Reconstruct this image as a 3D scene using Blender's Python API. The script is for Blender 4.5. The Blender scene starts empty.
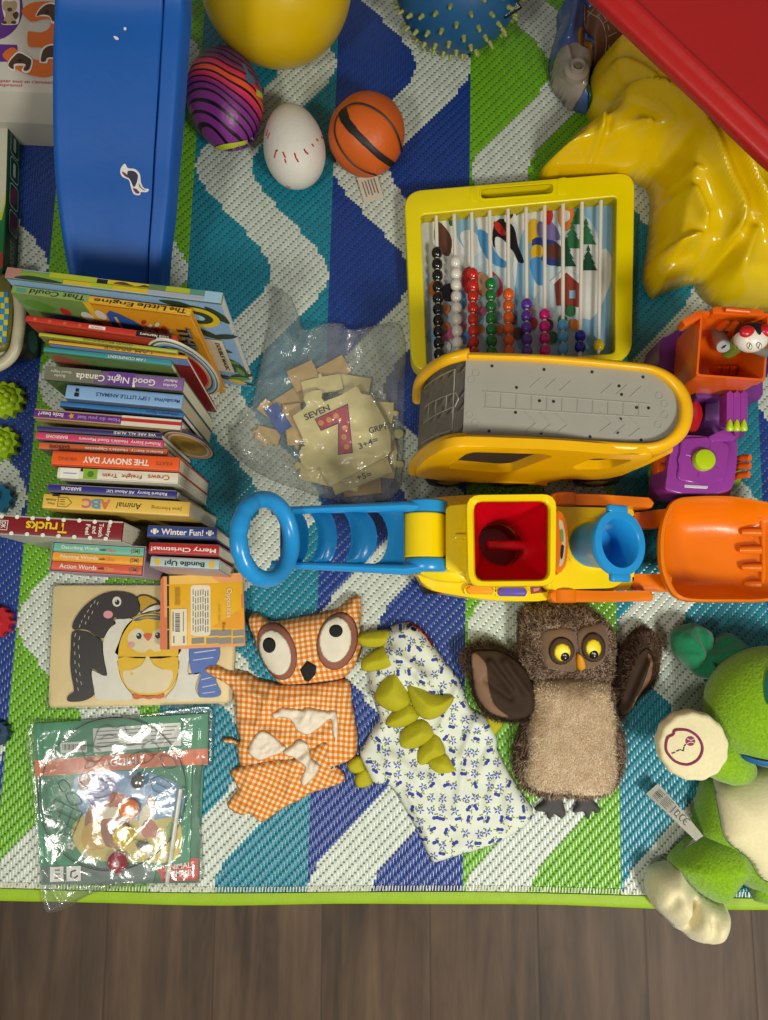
import bpy, bmesh, math, random
import numpy as np
from mathutils import Vector, Matrix, noise
random.seed(7)
PI = math.pi
SC = bpy.context.scene
COL = SC.collection

# ---------------------------------------------------------------- camera geometry
TH = math.radians(8.1)
FPX = 770.0
CAM = Vector((0, -math.sin(TH), math.cos(TH)))


def P(px, py, z=0.0):
    """world point at height z seen at photograph pixel (px, py)"""
    d = Vector(((px - 384) / FPX, -(py - 510) / FPX, -1.0))
    c, s = math.cos(TH), math.sin(TH)
    w = Vector((d.x, c * d.y - s * d.z, s * d.y + c * d.z))
    k = (z - CAM.z) / w.z
    return CAM + w * k


def PL(pts, z=0.0):
    return [tuple(P(a, b, z)[:2]) for a, b in pts]


def MPP(py, z):
    """metres per pixel at a height"""
    return (CAM.z - z) / (math.cos(TH) + (py - 510) / FPX * math.sin(TH)) / FPX


# ---------------------------------------------------------------- materials
_M = {}


def lin(c):
    return tuple(((v / 255) / 12.92 if v / 255 <= 0.04045 else ((v / 255 + 0.055) / 1.055) ** 2.4) for v in c)


def rgba(c):
    return (*lin(c), 1.0)


class NT:
    """small node-tree builder"""

    def __init__(self, m):
        self.t = m.node_tree
        self.n = self.t.nodes
        self.l = self.t.links

    def node(self, kind, **kw):
        nd = self.n.new(kind)
        for k, v in kw.items():
            setattr(nd, k, v)
        return nd

    def put(self, sock, v):
        if hasattr(v, 'is_linked') or hasattr(v, 'links'):
            self.l.new(v, sock)
        else:
            sock.default_value = v

    def math(self, op, a, b=0.0, c=0.0, clamp=False):
        nd = self.node('ShaderNodeMath', operation=op, use_clamp=clamp)
        self.put(nd.inputs[0], a)
        self.put(nd.inputs[1], b)
        if op in ('MULTIPLY_ADD', 'COMPARE', 'SMOOTH_MIN', 'WRAP'):
            self.put(nd.inputs[2], c)
        return nd.outputs[0]

    def mix(self, f, a, b, mode='MIX'):
        nd = self.node('ShaderNodeMix', data_type='RGBA', blend_type=mode)
        self.put(nd.inputs[0], f)
        self.put(nd.inputs[6], a)
        self.put(nd.inputs[7], b)
        return nd.outputs[2]

    def ramp(self, f, stops, interp='LINEAR'):
        nd = self.node('ShaderNodeValToRGB')
        cr = nd.color_ramp
        cr.interpolation = interp
        while len(cr.elements) < len(stops):
            cr.elements.new(0.5)
        for e, (p, c) in zip(cr.elements, stops):
            e.position = p
            e.color = c if len(c) == 4 else rgba(c)
        self.put(nd.inputs[0], f)
        return nd.outputs[0]

    def coords(self):
        return self.node('ShaderNodeTexCoord').outputs['Object']

    def noise(self, scale, detail=2, vec=None, rough=0.5, dist=0.0, out=0):
        nd = self.node('ShaderNodeTexNoise')
        nd.inputs['Scale'].default_value = scale
        nd.inputs['Detail'].default_value = detail
        nd.inputs['Roughness'].default_value = rough
        nd.inputs['Distortion'].default_value = dist
        self.l.new(vec if vec is not None else self.coords(), nd.inputs['Vector'])
        return nd.outputs[out]

    def bump(self, h, dist, strength=1.0):
        nd = self.node('ShaderNodeBump')
        nd.inputs['Distance'].default_value = dist
        nd.inputs['Strength'].default_value = strength
        self.put(nd.inputs['Height'], h)
        return nd.outputs[0]


def newmat(name):
    m = bpy.data.materials.new(name)
    m.use_nodes = True
    nt = NT(m)
    b = nt.n['Principled BSDF']
    return m, nt, b


def mat(name, col, rough=0.5, var=0.0, vs=40.0, bump=0.0, bs=300.0, coat=0.0, sheen=0.0, metal=0.0, spec=None, sss=0.0):
    """plain procedural material: colour with slight noise variation and micro bump"""
    key = name
    if key in _M:
        return _M[key]
    m, nt, b = newmat(name)
    c = rgba(col)
    if var > 0:
        n = nt.noise(vs, 3)
        lo = tuple(max(0, v * (1 - var)) for v in c[:3]) + (1,)
        hi = tuple(min(1, v * (1 + var)) for v in c[:3]) + (1,)
        nt.l.new(nt.ramp(n, [(0.3, lo), (0.7, hi)]), b.inputs['Base Color'])
    else:
        b.inputs['Base Color'].default_value = c
    b.inputs['Roughness'].default_value = rough
    b.inputs['Metallic'].default_value = metal
    if spec is not None:
        b.inputs['Specular IOR Level'].default_value = spec
    if coat:
        b.inputs['Coat Weight'].default_value = coat
        b.inputs['Coat Roughness'].default_value = 0.12
    if sheen:
        b.inputs['Sheen Weight'].default_value = sheen
        b.inputs['Sheen Roughness'].default_value = 0.5
    if bump:
        nt.l.new(nt.bump(nt.noise(bs, 3), bump), b.inputs['Normal'])
    _M[key] = m
    return m


def plastic(name, col, rough=0.28, **k):
    return mat(name, col, rough=rough, var=k.pop('var', 0.03), vs=k.pop('vs', 25), bump=k.pop('bump', 0.0002), bs=k.pop('bs', 120), **k)


def paper(name, col, rough=0.42):
    return mat(name, col, rough=rough, var=0.04, vs=60)


def film(name, tint=(225, 232, 235), body=0.10, rough=0.08, fres=1.1, base=0.03, bump=0.8, cap=0.30):
    """thin clear plastic film"""
    if name in _M:
        return _M[name]
    m, nt, b = newmat(name)
    nt.n.remove(b)
    out = nt.n['Material Output']
    tr = nt.node('ShaderNodeBsdfTransparent')
    tr.inputs[0].default_value = (0.97, 0.98, 0.98, 1)
    gl = nt.node('ShaderNodeBsdfGlossy')
    gl.inputs['Roughness'].default_value = rough
    gl.inputs['Color'].default_value = (1, 1, 1, 1)
    df = nt.node('ShaderNodeBsdfDiffuse')
    df.inputs[0].default_value = rgba(tint)
    fr = nt.node('ShaderNodeFresnel')
    fr.inputs[0].default_value = 1.5
    bm_ = nt.bump(nt.math('ABSOLUTE', nt.math('SUBTRACT', nt.noise(60, 3, rough=0.6, dist=0.8), 0.5)), 0.012, bump)
    for s in (gl.inputs['Normal'], fr.inputs['Normal']):
        nt.l.new(bm_, s)
    m1 = nt.node('ShaderNodeMixShader')
    m1.inputs[0].default_value = body
    nt.l.new(tr.outputs[0], m1.inputs[1])
    nt.l.new(df.outputs[0], m1.inputs[2])
    m2 = nt.node('ShaderNodeMixShader')
    nt.l.new(nt.math('MINIMUM', nt.math('MULTIPLY_ADD', fr.outputs[0], fres, base), cap), m2.inputs[0])
    nt.l.new(m1.outputs[0], m2.inputs[1])
    nt.l.new(gl.outputs[0], m2.inputs[2])
    nt.l.new(m2.outputs[0], out.inputs[0])
    _M[name] = m
    return m


# ---------------------------------------------------------------- objects
INST = set()
KEEP = set()
ROOTS = []


def tag(o, label=None, cat=None, group=None, kind=None):
    if label:
        o['label'] = label
    if cat:
        o['category'] = cat
    if group:
        o['group'] = group
    if kind:
        o['kind'] = kind
    return o


def thing(name, label, cat, group=None):
    o = bpy.data.objects.new(name, None)
    o.empty_display_size = 0.02
    COL.objects.link(o)
    ROOTS.append(o)
    return tag(o, label, cat, group)


def obj(name, bm, mats, parent=None, smooth=True, angle=40, label=None):
    bm.normal_update()
    me = bpy.data.meshes.new(name)
    bm.to_mesh(me)
    bm.free()
    return obj_me(name, me, mats, parent, smooth, angle, label)


def obj_me(name, me, mats, parent=None, smooth=True, angle=40, label=None):
    if not isinstance(mats, (list, tuple)):
        mats = [mats]
    if not me.materials:
        for m in mats:
            me.materials.append(m)
    if smooth:
        me.polygons.foreach_set('use_smooth', [True] * len(me.polygons))
        if angle < 180:
            try:
                me.set_sharp_from_angle(angle=math.radians(angle))
            except Exception:
                pass
    o = bpy.data.objects.new(name, me)
    COL.objects.link(o)
    if parent is not None:
        o.parent = parent
    else:
        ROOTS.append(o)
    if label:
        o['label'] = label
    return o


def single(name, bm, mats, label, cat, group=None, kind=None, **k):
    return tag(obj(name, bm, mats, **k), label, cat, group, kind)


def descend(o):
    for c in o.children:
        yield c
        yield from descend(c)


def finish():
    """set each thing's origin at its base"""
    bpy.context.view_layer.update()
    done = set()
    for r in ROOTS:
        if r in KEEP:
            continue
        lo = Vector((1e9,) * 3)
        hi = -lo
        members = [r] + list(descend(r))
        for o in members:
            if o.type == 'MESH' and len(o.data.vertices):
                co = np.empty(len(o.data.vertices) * 3)
                o.data.vertices.foreach_get('co', co)
                co = co.reshape(-1, 3)
                off = np.array(o.matrix_world.translation) if o in INST else 0
                if o in INST:
                    mw = np.array(o.matrix_world)
                    co = co @ mw[:3, :3].T + mw[:3, 3]
                lo = Vector([min(a, b) for a, b in zip(lo, co.min(0))])
                hi = Vector([max(a, b) for a, b in zip(hi, co.max(0))])
        if lo.x > 1e8:
            continue
        b = Vector(((lo.x + hi.x) / 2, (lo.y + hi.y) / 2, lo.z))
        r.location = b
        for o in members:
            if o in INST:
                o.location = o.location - b
            elif o.type == 'MESH' and o.data.name not in done:
                o.data.transform(Matrix.Translation(-b))
                done.add(o.data.name)


# ---------------------------------------------------------------- shapes
def xf(bm, verts, M):
    if M is not None:
        bmesh.ops.transform(bm, matrix=M, verts=verts)


def frame(o, x, y):
    """matrix with origin o and axes x, y, x cross y"""
    x = Vector(x).normalized()
    z = x.cross(Vector(y)).normalized()
    y = z.cross(x)
    M = Matrix((x, y, z)).transposed().to_4x4()
    M.translation = Vector(o)
    return M


def smooth(pts, n=6, closed=True):
    """Catmull-Rom through points"""
    pts = [Vector(p) for p in pts]
    N = len(pts)
    out = []
    rng = range(N) if closed else range(N - 1)
    for i in rng:
        if closed:
            p0, p1, p2, p3 = pts[(i - 1) % N], pts[i], pts[(i + 1) % N], pts[(i + 2) % N]
        else:
            p0, p1, p2, p3 = pts[max(i - 1, 0)], pts[i], pts[i + 1], pts[min(i + 2, N - 1)]
        for k in range(n):
            t = k / n
            out.append(0.5 * ((2 * p1) + (p2 - p0) * t + (2 * p0 - 5 * p1 + 4 * p2 - p3) * t * t + (3 * p1 - p0 - 3 * p2 + p3) * t ** 3))
    if not closed:
        out.append(pts[-1])
    return [tuple(p) for p in out]


def ell(cx, cy, rx, ry=None, rot=0, n=28, a0=0, a1=360):
    ry = rx if ry is None else ry
    c, s = math.cos(math.radians(rot)), math.sin(math.radians(rot))
    out = []
    full = abs(a1 - a0) >= 360
    for i in range(n if full else n + 1):
        a = math.radians(a0 + (a1 - a0) * i / n)
        x, y = rx * math.cos(a), ry * math.sin(a)
        out.append((cx + x * c - y * s, cy + x * s + y * c))
    return out


def rrect(x0, y0, x1, y1, r, n=5):
    out = []
    r = min(r, abs(x1 - x0) / 2 - 1e-6, abs(y1 - y0) / 2 - 1e-6)
    for cx, cy, a in ((x1 - r, y1 - r, 0), (x0 + r, y1 - r, 90), (x0 + r, y0 + r, 180), (x1 - r, y0 + r, 270)):
        for i in range(n + 1):
            t = math.radians(a + 90 * i / n)
            out.append((cx + r * math.cos(t), cy + r * math.sin(t)))
    return out


def rquad(q, r, n=5):
    """quadrilateral (any polygon) with rounded corners"""
    out = []
    N = len(q)
    for i in range(N):
        a, b, c = Vector(q[i - 1]), Vector(q[i]), Vector(q[(i + 1) % N])
        rr = r[i] if isinstance(r, (list, tuple)) else r
        d1, d2 = (a - b), (c - b)
        k = min(rr, d1.length * 0.49, d2.length * 0.49)
        p, s = b + d1.normalized() * k, b + d2.normalized() * k
        for j in range(n + 1):
            t = j / n
            out.append(tuple(p * (1 - t) ** 2 + b * 2 * t * (1 - t) + s * t * t))
    return out


def area2(p):
    return sum(p[i - 1][0] * p[i][1] - p[i][0] * p[i - 1][1] for i in range(len(p)))


def add_prism(bm, pts, z0, z1, mi=0, bev=0.0, seg=2, M=None, bot=False, taper=None):
    """polygon pts (x, y) from z0 to z1; taper scales the bottom about its centre"""
    pts = [tuple(p[:2]) for p in pts]
    if area2(pts) < 0:
        pts = pts[::-1]
    cx = sum(p[0] for p in pts) / len(pts)
    cy = sum(p[1] for p in pts) / len(pts)
    t = taper or 1.0
    vb = [bm.verts.new((cx + (p[0] - cx) * t, cy + (p[1] - cy) * t, z0)) for p in pts]
    vt = [bm.verts.new((p[0], p[1], z1)) for p in pts]
    ft = bm.faces.new(vt)
    fb = bm.faces.new(vb[::-1])
    fs = [ft, fb]
    n = len(pts)
    for i in range(n):
        fs.append(bm.faces.new((vb[i], vb[(i + 1) % n], vt[(i + 1) % n], vt[i])))
    for f in fs:
        f.material_index = mi
    vs = vb + vt
    if bev > 0:
        es = set(ft.edges)
        if bot:
            es |= set(fb.edges)
        r = bmesh.ops.bevel(bm, geom=list(es), offset=bev, segments=seg, profile=0.5, affect='EDGES', clamp_overlap=True)
        vs = list({v for f in r['faces'] for v in f.verts} | {v for v in vs if v.is_valid})
        for f in r['faces']:
            f.material_index = mi
    xf(bm, vs, M)
    return vs


def add_ring(bm, outer, inner, z0, z1, mi=0, bev=0.0, seg=2, M=None):
    """a frame: outer and inner loops with the same number of points"""
    n = len(outer)
    assert len(inner) == n
    if area2(outer) < 0:
        outer, inner = outer[::-1], inner[::-1]
    L = [[bm.verts.new((p[0], p[1], z)) for p in lp] for lp, z in ((outer, z0), (outer, z1), (inner, z1), (inner, z0))]
    top = []
    for k in range(4):
        a, b = L[k], L[(k + 1) % 4]
        for i in range(n):
            j = (i + 1) % n
            f = bm.faces.new((a[i], a[j], b[j], b[i]))
            f.material_index = mi
            if k == 1:
                top.append(f)
    vs = [v for l in L for v in l]
    if bev > 0:
        es = {e for f in top for e in f.edges if sum(1 for q in e.link_faces if q in top) == 1}
        r = bmesh.ops.bevel(bm, geom=list(es), offset=bev, segments=seg, profile=0.5, affect='EDGES', clamp_overlap=True)
        for f in r['faces']:
            f.material_index = mi
        vs = list({v for f in r['faces'] for v in f.verts} | {v for v in vs if v.is_valid})
    xf(bm, vs, M)
    return vs


def add_box(bm, c, s, M=None, bev=0.0, seg=2, mi=0):
    r = bmesh.ops.create_cube(bm, size=1.0, matrix=Matrix.Translation(Vector(c)) @ Matrix.Diagonal((*s, 1)))
    vs = r['verts']
    fs = {f for v in vs for f in v.link_faces}
    for f in fs:
        f.material_index = mi
    if bev > 0:
        es = {e for v in vs for e in v.link_edges}
        r = bmesh.ops.bevel(bm, geom=list(es), offset=min(bev, min(s) * 0.45), segments=seg, profile=0.5, affect='EDGES', clamp_overlap=True)
        for f in r['faces']:
            f.material_index = mi
        vs = list({v for f in r['faces'] for v in f.verts} | {v for v in vs if v.is_valid})
    xf(bm, vs, M)
    return vs


def add_rings(bm, rings, closed=False, cap0=True, cap1=True, mi=0):
    """bridge a list of vertex rings (each a list of points)"""
    R = [[bm.verts.new(p) for p in r] for r in rings]
    n = len(R[0])
    m = len(R)
    for k in range(m if closed else m - 1):
        a, b = R[k], R[(k + 1) % m]
        for i in range(n):
            j = (i + 1) % n
            f = bm.faces.new((a[i], a[j], b[j], b[i]))
            f.material_index = mi
    if not closed:
        if cap0:
            bm.faces.new(R[0][::-1]).material_index = mi
        if cap1:
            bm.faces.new(R[-1]).material_index = mi
    return [v for r in R for v in r]


def add_tube(bm, pts, r, segs=10, closed=False, mi=0, cap=True, flat=None, M=None, up=None):
    """tube along points; r a number or list; flat = (scale across, scale up)"""
    pts = [Vector(p) for p in pts]
    N = len(pts)
    rings = []
    nrm = None
    for i, p in enumerate(pts):
        if closed:
            t = pts[(i + 1) % N] - pts[i - 1]
        else:
            t = pts[min(i + 1, N - 1)] - pts[max(i - 1, 0)]
        if t.length < 1e-9:
            t = Vector((1, 0, 0))
        t.normalize()
        if up is not None:
            u = Vector(up) - t * t.dot(Vector(up))
            if u.length < 1e-4:
                u = t.orthogonal()
        elif nrm is None:
            u = t.orthogonal()
        else:
            u = nrm - t * t.dot(nrm)
            if u.length < 1e-6:
                u = t.orthogonal()
        u.normalize()
        nrm = u
        w = t.cross(u)
        rr = r[i] if isinstance(r, (list, tuple)) else r
        fa, fu = flat or (1, 1)
        rings.append([p + u * (math.cos(a) * rr * fu) + w * (math.sin(a) * rr * fa) for a in (2 * PI * k / segs for k in range(segs))])
    vs = add_rings(bm, rings, closed=closed, cap0=cap, cap1=cap, mi=mi)
    xf(bm, vs, M)
    return vs


def add_lathe(bm, prof, segs=28, M=None, mi=0, cap0=True, cap1=True):
    rings = [[(r * math.cos(2 * PI * k / segs), r * math.sin(2 * PI * k / segs), z) for k in range(segs)] for r, z in prof]
    vs = add_rings(bm, rings, cap0=cap0, cap1=cap1, mi=mi)
    xf(bm, vs, M)
    return vs


def add_ball(bm, c, r, M=None, u=24, v=16, mi=0):
    r = (r, r, r) if not isinstance(r, (tuple, list)) else r
    q = bmesh.ops.create_uvsphere(bm, u_segments=u, v_segments=v, radius=1.0)
    vs = q['verts']
    for f in {f for x in vs for f in x.link_faces}:
        f.material_index = mi
    A = Matrix.Translation(Vector(c)) @ (M.to_4x4() if M is not None else Matrix.Identity(4)) @ Matrix.Diagonal((*r, 1))
    bmesh.ops.transform(bm, matrix=A, verts=vs)
    return vs


def add_sheet(bm, grid, mi=0, thick=0.0):
    """rows of points as a surface, optionally with thickness along -z"""
    V = [[bm.verts.new(p) for p in row] for row in grid]
    for i in range(len(V) - 1):
        for j in range(len(V[0]) - 1):
            f = bm.faces.new((V[i][j], V[i + 1][j], V[i + 1][j + 1], V[i][j + 1]))
            f.material_index = mi
    return [v for r in V for v in r]


# ---------------------------------------------------------------- stuffed / cloth shapes
def pdist(q, poly):
    """distance and nearest point from points q to the closed polygon"""
    q = np.asarray(q, float)
    a = np.asarray(poly, float)
    b = np.roll(a, -1, 0)
    best = np.full(len(q), 1e9)
    near = np.zeros_like(q)
    for i in range(len(a)):
        d = b[i] - a[i]
        L = d @ d
        if L < 1e-14:
            continue
        t = np.clip(((q - a[i]) @ d) / L, 0, 1)
        p = a[i] + t[:, None] * d
        dd = np.hypot(*(q - p).T)
        m = dd < best
        best[m] = dd[m]
        near[m] = p[m]
    return best, near


def inside(q, poly):
    q = np.asarray(q, float)
    a = np.asarray(poly, float)
    b = np.roll(a, -1, 0)
    r = np.zeros(len(q), bool)
    for i in range(len(a)):
        c = (a[i, 1] > q[:, 1]) != (b[i, 1] > q[:, 1])
        if not c.any():
            continue
        xi = (b[i, 0] - a[i, 0]) * (q[:, 1] - a[i, 1]) / (b[i, 1] - a[i, 1] + 1e-15) + a[i, 0]
        r ^= c & (q[:, 0] < xi)
    return r


class Pillow:
    """puffed shape over an outline. base(x, y): height of what it lies on; folds: list of (p, q, width, amp) ridges in world xy"""

    def __init__(self, outline, h, R, base=0.0, edge=0.002, step=0.003, wr=0.0, wfreq=30.0, folds=(), p=2.0, seed=0.0, stretch=(1, 1), bot=None, extra=None, sharp=False):
        self.o = np.asarray([q[:2] for q in outline], float)
        self.h, self.R, self.edge, self.step, self.wr, self.wf = h, R, edge, step, wr, wfreq
        self.base = base if callable(base) else (lambda x, y, b=base: np.full(np.shape(x), b))
        self.folds, self.p, self.seed, self.st, self.extra, self.sharp = folds, p, seed, stretch, extra, sharp
        self.bot = bot

    def top(self, q):
        q = np.atleast_2d(np.asarray(q, float))
        d, _ = pdist(q, self.o)
        d = np.where(inside(q, self.o), d, 0)
        t = np.clip(d / self.R, 0, 1)
        f = (1 - (1 - t) ** self.p) ** (1 / self.p)
        z = self.edge + self.h * f
        g = np.clip(d / (self.R * 0.6), 0, 1)
        if self.wr:
            fn = (lambda v: 1 - 2 * abs(noise.noise(v))) if self.sharp else noise.noise
            w = np.array([fn(Vector((a * self.wf * self.st[0], b * self.wf * self.st[1], self.seed))) + 0.5 * fn(Vector((a * self.wf * 2.1 * self.st[0] + 9, b * self.wf * 2.1 * self.st[1], self.seed + 4))) for a, b in q])
            z = z + self.wr * w * g
        for fo in self.folds:
            if len(fo) == 3:                        # polyline fold, fading out at both ends
                pl, wd, am = fo
                pl = np.array([p[:2] for p in pl], float)
                seg = np.hypot(*(pl[1:] - pl[:-1]).T)
                cum = np.concatenate([[0], np.cumsum(seg)])
                best = np.full(len(q), 1e9)
                par = np.zeros(len(q))
                for i in range(len(seg)):
                    dv = pl[i + 1] - pl[i]
                    tc = np.clip(((q - pl[i]) @ dv) / max(dv @ dv, 1e-12), 0, 1)
                    r = np.hypot(*(q - (pl[i] + tc[:, None] * dv)).T)
                    mm = r < best
                    best[mm] = r[mm]
                    par[mm] = ((cum[i] + tc * seg[i]) / cum[-1])[mm]
                tap = np.clip(np.minimum(par, 1 - par) / 0.22, 0, 1)
                tap = tap * tap * (3 - 2 * tap)
                z = z + am * np.exp(-np.abs(best / wd) ** 1.5) * g * (0.12 + 0.88 * tap)
                continue
            p0, p1, wd, am = fo
            a, b = np.array(p0[:2], float), np.array(p1[:2], float)
            dv = b - a
            tt = ((q - a) @ dv) / (dv @ dv)
            tc = np.clip(tt, 0, 1)
            r = np.hypot(*(q - (a + tc[:, None] * dv)).T)
            z = z + am * np.exp(-(r / wd) ** 2) * g
        if self.extra:
            z = z + self.extra(q[:, 0], q[:, 1]) * g
        return z + self.base(q[:, 0], q[:, 1])

    def H(self, x, y):
        return float(self.top([(x, y)])[0])

    def __call__(self, x, y):
        return self.top(np.stack([np.ravel(x), np.ravel(y)], 1)).reshape(np.shape(x))

    def mesh(self, bm=None, mi=0):
        bm = bm or bmesh.new()
        s = self.step
        lo = self.o.min(0) - s
        n = np.ceil((self.o.max(0) - lo) / s).astype(int) + 2
        X, Y = np.meshgrid(lo[0] + np.arange(n[0]) * s, lo[1] + np.arange(n[1]) * s, indexing='ij')
        cen = np.stack([(X[:-1, :-1] + s / 2).ravel(), (Y[:-1, :-1] + s / 2).ravel()], 1)
        keep = inside(cen, self.o).reshape(n[0] - 1, n[1] - 1)
        cnt = np.zeros(n, int)
        for a in (0, 1):
            for b in (0, 1):
                cnt[a:n[0] - 1 + a, b:n[1] - 1 + b] += keep
        used = cnt > 0
        border = used & (cnt < 4)
        ij = np.argwhere(used)
        q = np.stack([X[used], Y[used]], 1)
        bd = border[used]
        d, near = pdist(q, self.o)
        q2 = np.where(bd[:, None], near, q)
        zt = self.top(q2)
        ba = self.base(q2[:, 0], q2[:, 1])
        zt = np.where(bd, ba + self.edge, zt)
        db, _ = pdist(q2, self.o)
        zb = np.where(bd, ba + self.edge, ba + self.edge * np.clip(1 - db / (self.edge * 2 + 1e-6), 0, 1))
        if self.bot is not None:
            zb = np.where(bd, zb, np.minimum(zb, zt - self.bot) if self.bot >= 0 else np.minimum(zt - 0.0008, ba))
        top, botv = {}, {}
        for k, (i, j) in enumerate(ij):
            top[(i, j)] = bm.verts.new((q2[k, 0], q2[k, 1], zt[k]))
            botv[(i, j)] = top[(i, j)] if bd[k] else bm.verts.new((q2[k, 0], q2[k, 1], zb[k]))
        for i, j in np.argwhere(keep):
            c = [(i, j), (i + 1, j), (i + 1, j + 1), (i, j + 1)]
            try:
                bm.faces.new([top[x] for x in c]).material_index = mi
            except ValueError:
                pass
            try:
                b4 = [botv[x] for x in c[::-1]]
                if len(set(b4) & {top[x] for x in c}) < 4:
                    bm.faces.new(b4).material_index = mi
            except ValueError:
                pass
        bmesh.ops.remove_doubles(bm, verts=bm.verts[:], dist=1e-6)
        return bm

    def make(self, name, mats, parent, label=None, smoothing=1, angle=180):
        bm = self.mesh()
        if smoothing:
            for _ in range(smoothing):
                bmesh.ops.smooth_vert(bm, verts=bm.verts[:], factor=0.35, use_axis_x=False, use_axis_y=False, use_axis_z=True)
        return obj(name, bm, mats, parent, angle=angle, label=label)


def patch(name, outline, over, mats, parent, h=0.002, R=0.003, off=0.0006, step=0.002, label=None):
    """a sewn or printed piece lying on a Pillow"""
    return Pillow(outline, h, R, base=lambda x, y: over(x, y) + off, edge=0.0002, step=step).make(name, mats, parent, label, smoothing=0)


from mathutils.bvhtree import BVHTree


def bvh_of(*objs):
    """ray target of meshes (in world coordinates while the scene is being built)"""
    V, Fc = [], []
    for o in objs:
        k = len(V)
        V += [v.co.copy() for v in o.data.vertices]
        Fc += [[i + k for i in p.vertices] for p in o.data.polygons]
    return BVHTree.FromPolygons(V, Fc)


def onto(tree, px, py, lift=0.0006):
    """point of a surface seen at a photograph pixel, lifted off it"""
    d = (P(px, py, 0) - CAM).normalized()
    h, n, i, dist = tree.ray_cast(CAM, d)
    if h is None:
        return None
    if n.dot(d) > 0:
        n = -n
    return h + n * lift


def print_on(name, tree, shapes, parent, lift=0.0006, inc=0.00015, label=None, step=6.0):
    """printed shapes wrapped on a curved surface: [(photo pixels, material)]; each is cut in small triangles"""
    bm = bmesh.new()
    mats = []
    for k, (pts, m) in enumerate(shapes):
        if m not in mats:
            mats.append(m)
        pts = [tuple(p[:2]) for p in pts]
        if area2(pts) < 0:
            pts = pts[::-1]
        b2 = bmesh.new()
        f = b2.faces.new([b2.verts.new((p[0], p[1], 0)) for p in pts])
        b2.normal_update()
        bmesh.ops.triangulate(b2, faces=[f], ngon_method='EAR_CLIP')
        for _ in range(4):
            es = [e for e in b2.edges if e.calc_length() > step]
            if not es:
                break
            bmesh.ops.subdivide_edges(b2, edges=es, cuts=1)
            bmesh.ops.triangulate(b2, faces=b2.faces[:])
        mp = {}
        for v in b2.verts:
            h = onto(tree, v.co.x, v.co.y, lift + inc * k)
            mp[v] = bm.verts.new(h) if h is not None else None
        for f in b2.faces:
            vs = [mp[v] for v in f.verts]
            if None in vs:
                continue
            bm.faces.new(vs[::-1]).material_index = mats.index(m)
        b2.free()
    return obj(name, bm, mats, parent, smooth=True, angle=180, label=label)


# ---------------------------------------------------------------- printed shapes and writing
def decal(name, shapes, M, parent, off=0.0003, inc=0.00012, label=None):
    """flat printed shapes: [(points, material)] in the plane of M"""
    bm = bmesh.new()
    mats = []
    for k, (pts, m) in enumerate(shapes):
        if m not in mats:
            mats.append(m)
        pts = [tuple(p[:2]) for p in pts]
        if area2(pts) < 0:
            pts = pts[::-1]
        vs = [bm.verts.new((*p, off + k * inc)) for p in pts]
        f = bm.faces.new(vs)
        f.material_index = mats.index(m)
    bm.normal_update()
    bmesh.ops.triangulate(bm, faces=bm.faces[:], ngon_method='EAR_CLIP')
    bmesh.ops.transform(bm, matrix=M, verts=bm.verts[:])
    return obj(name, bm, mats, parent, smooth=False, label=label)


def stroke(pts, w):
    """polygon of a line of width w through 2D points"""
    pts = [Vector(p[:2]) for p in pts]
    L, R = [], []
    for i, p in enumerate(pts):
        t = pts[min(i + 1, len(pts) - 1)] - pts[max(i - 1, 0)]
        n = Vector((-t.y, t.x)).normalized() * (w / 2)
        L.append(tuple(p + n))
        R.append(tuple(p - n))
    return L + R[::-1]


def text_mesh(s, bold=0.0):
    cu = bpy.data.curves.new('txt', 'FONT')
    cu.body = s
    cu.align_x = 'LEFT'
    cu.offset = bold
    cu.resolution_u = 3
    o = bpy.data.objects.new('txt', cu)
    COL.objects.link(o)
    bpy.context.view_layer.update()
    dg = bpy.context.evaluated_depsgraph_get()
    me = bpy.data.meshes.new_from_object(o.evaluated_get(dg))
    bpy.data.objects.remove(o)
    bpy.data.curves.remove(cu)
    return me


def text(s, M, w, h, m, parent, name='title_text', bold=0.012, off=0.0004, shear=0.0):
    """writing s fitted in a box w x h centred on M's origin, baseline along M's x"""
    me = text_mesh(s, bold)
    co = np.empty(len(me.vertices) * 3)
    me.vertices.foreach_get('co', co)
    co = co.reshape(-1, 3)
    if len(co) == 0:
        return None
    lo, hi = co.min(0), co.max(0)
    c, d = (lo + hi) / 2, np.maximum(hi - lo, 1e-6)
    sx, sy = w / d[0], h / d[1]
    A = Matrix.Translation((0, 0, off)) @ Matrix.Diagonal((sx, sy, 1, 1)) @ Matrix.Translation((-c[0], -c[1], 0))
    if shear:
        A = Matrix(((1, shear, 0, 0), (0, 1, 0, 0), (0, 0, 1, 0), (0, 0, 0, 1))) @ A
    me.transform(M @ A)
    me.materials.clear()
    return obj_me(name, me, m, parent, smooth=False)


def hM(px, py, z, deg=0):
    """horizontal plane at a photograph point; x to the right turned by deg (counter-clockwise), z up"""
    return Matrix.Translation(P(px, py, z)) @ Matrix.Rotation(math.radians(deg), 4, 'Z')
# ---------------------------------------------------------------- camera, light, view
cam = bpy.data.cameras.new('camera')
cam.sensor_fit = 'VERTICAL'
cam.sensor_height = 36.0
cam.sensor_width = 36.0
cam.lens = 36.0 * FPX / 1020
cam.clip_start = 0.01
co_ = bpy.data.objects.new('camera', cam)
co_.location = CAM
co_.rotation_euler = (TH, 0, 0)
COL.objects.link(co_)
SC.camera = co_
vs_ = SC.view_settings
vs_.view_transform = 'Standard'
vs_.look = 'None'
vs_.gamma = 1
vs_.use_curve_mapping = False
vs_.exposure = 0.0


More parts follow.
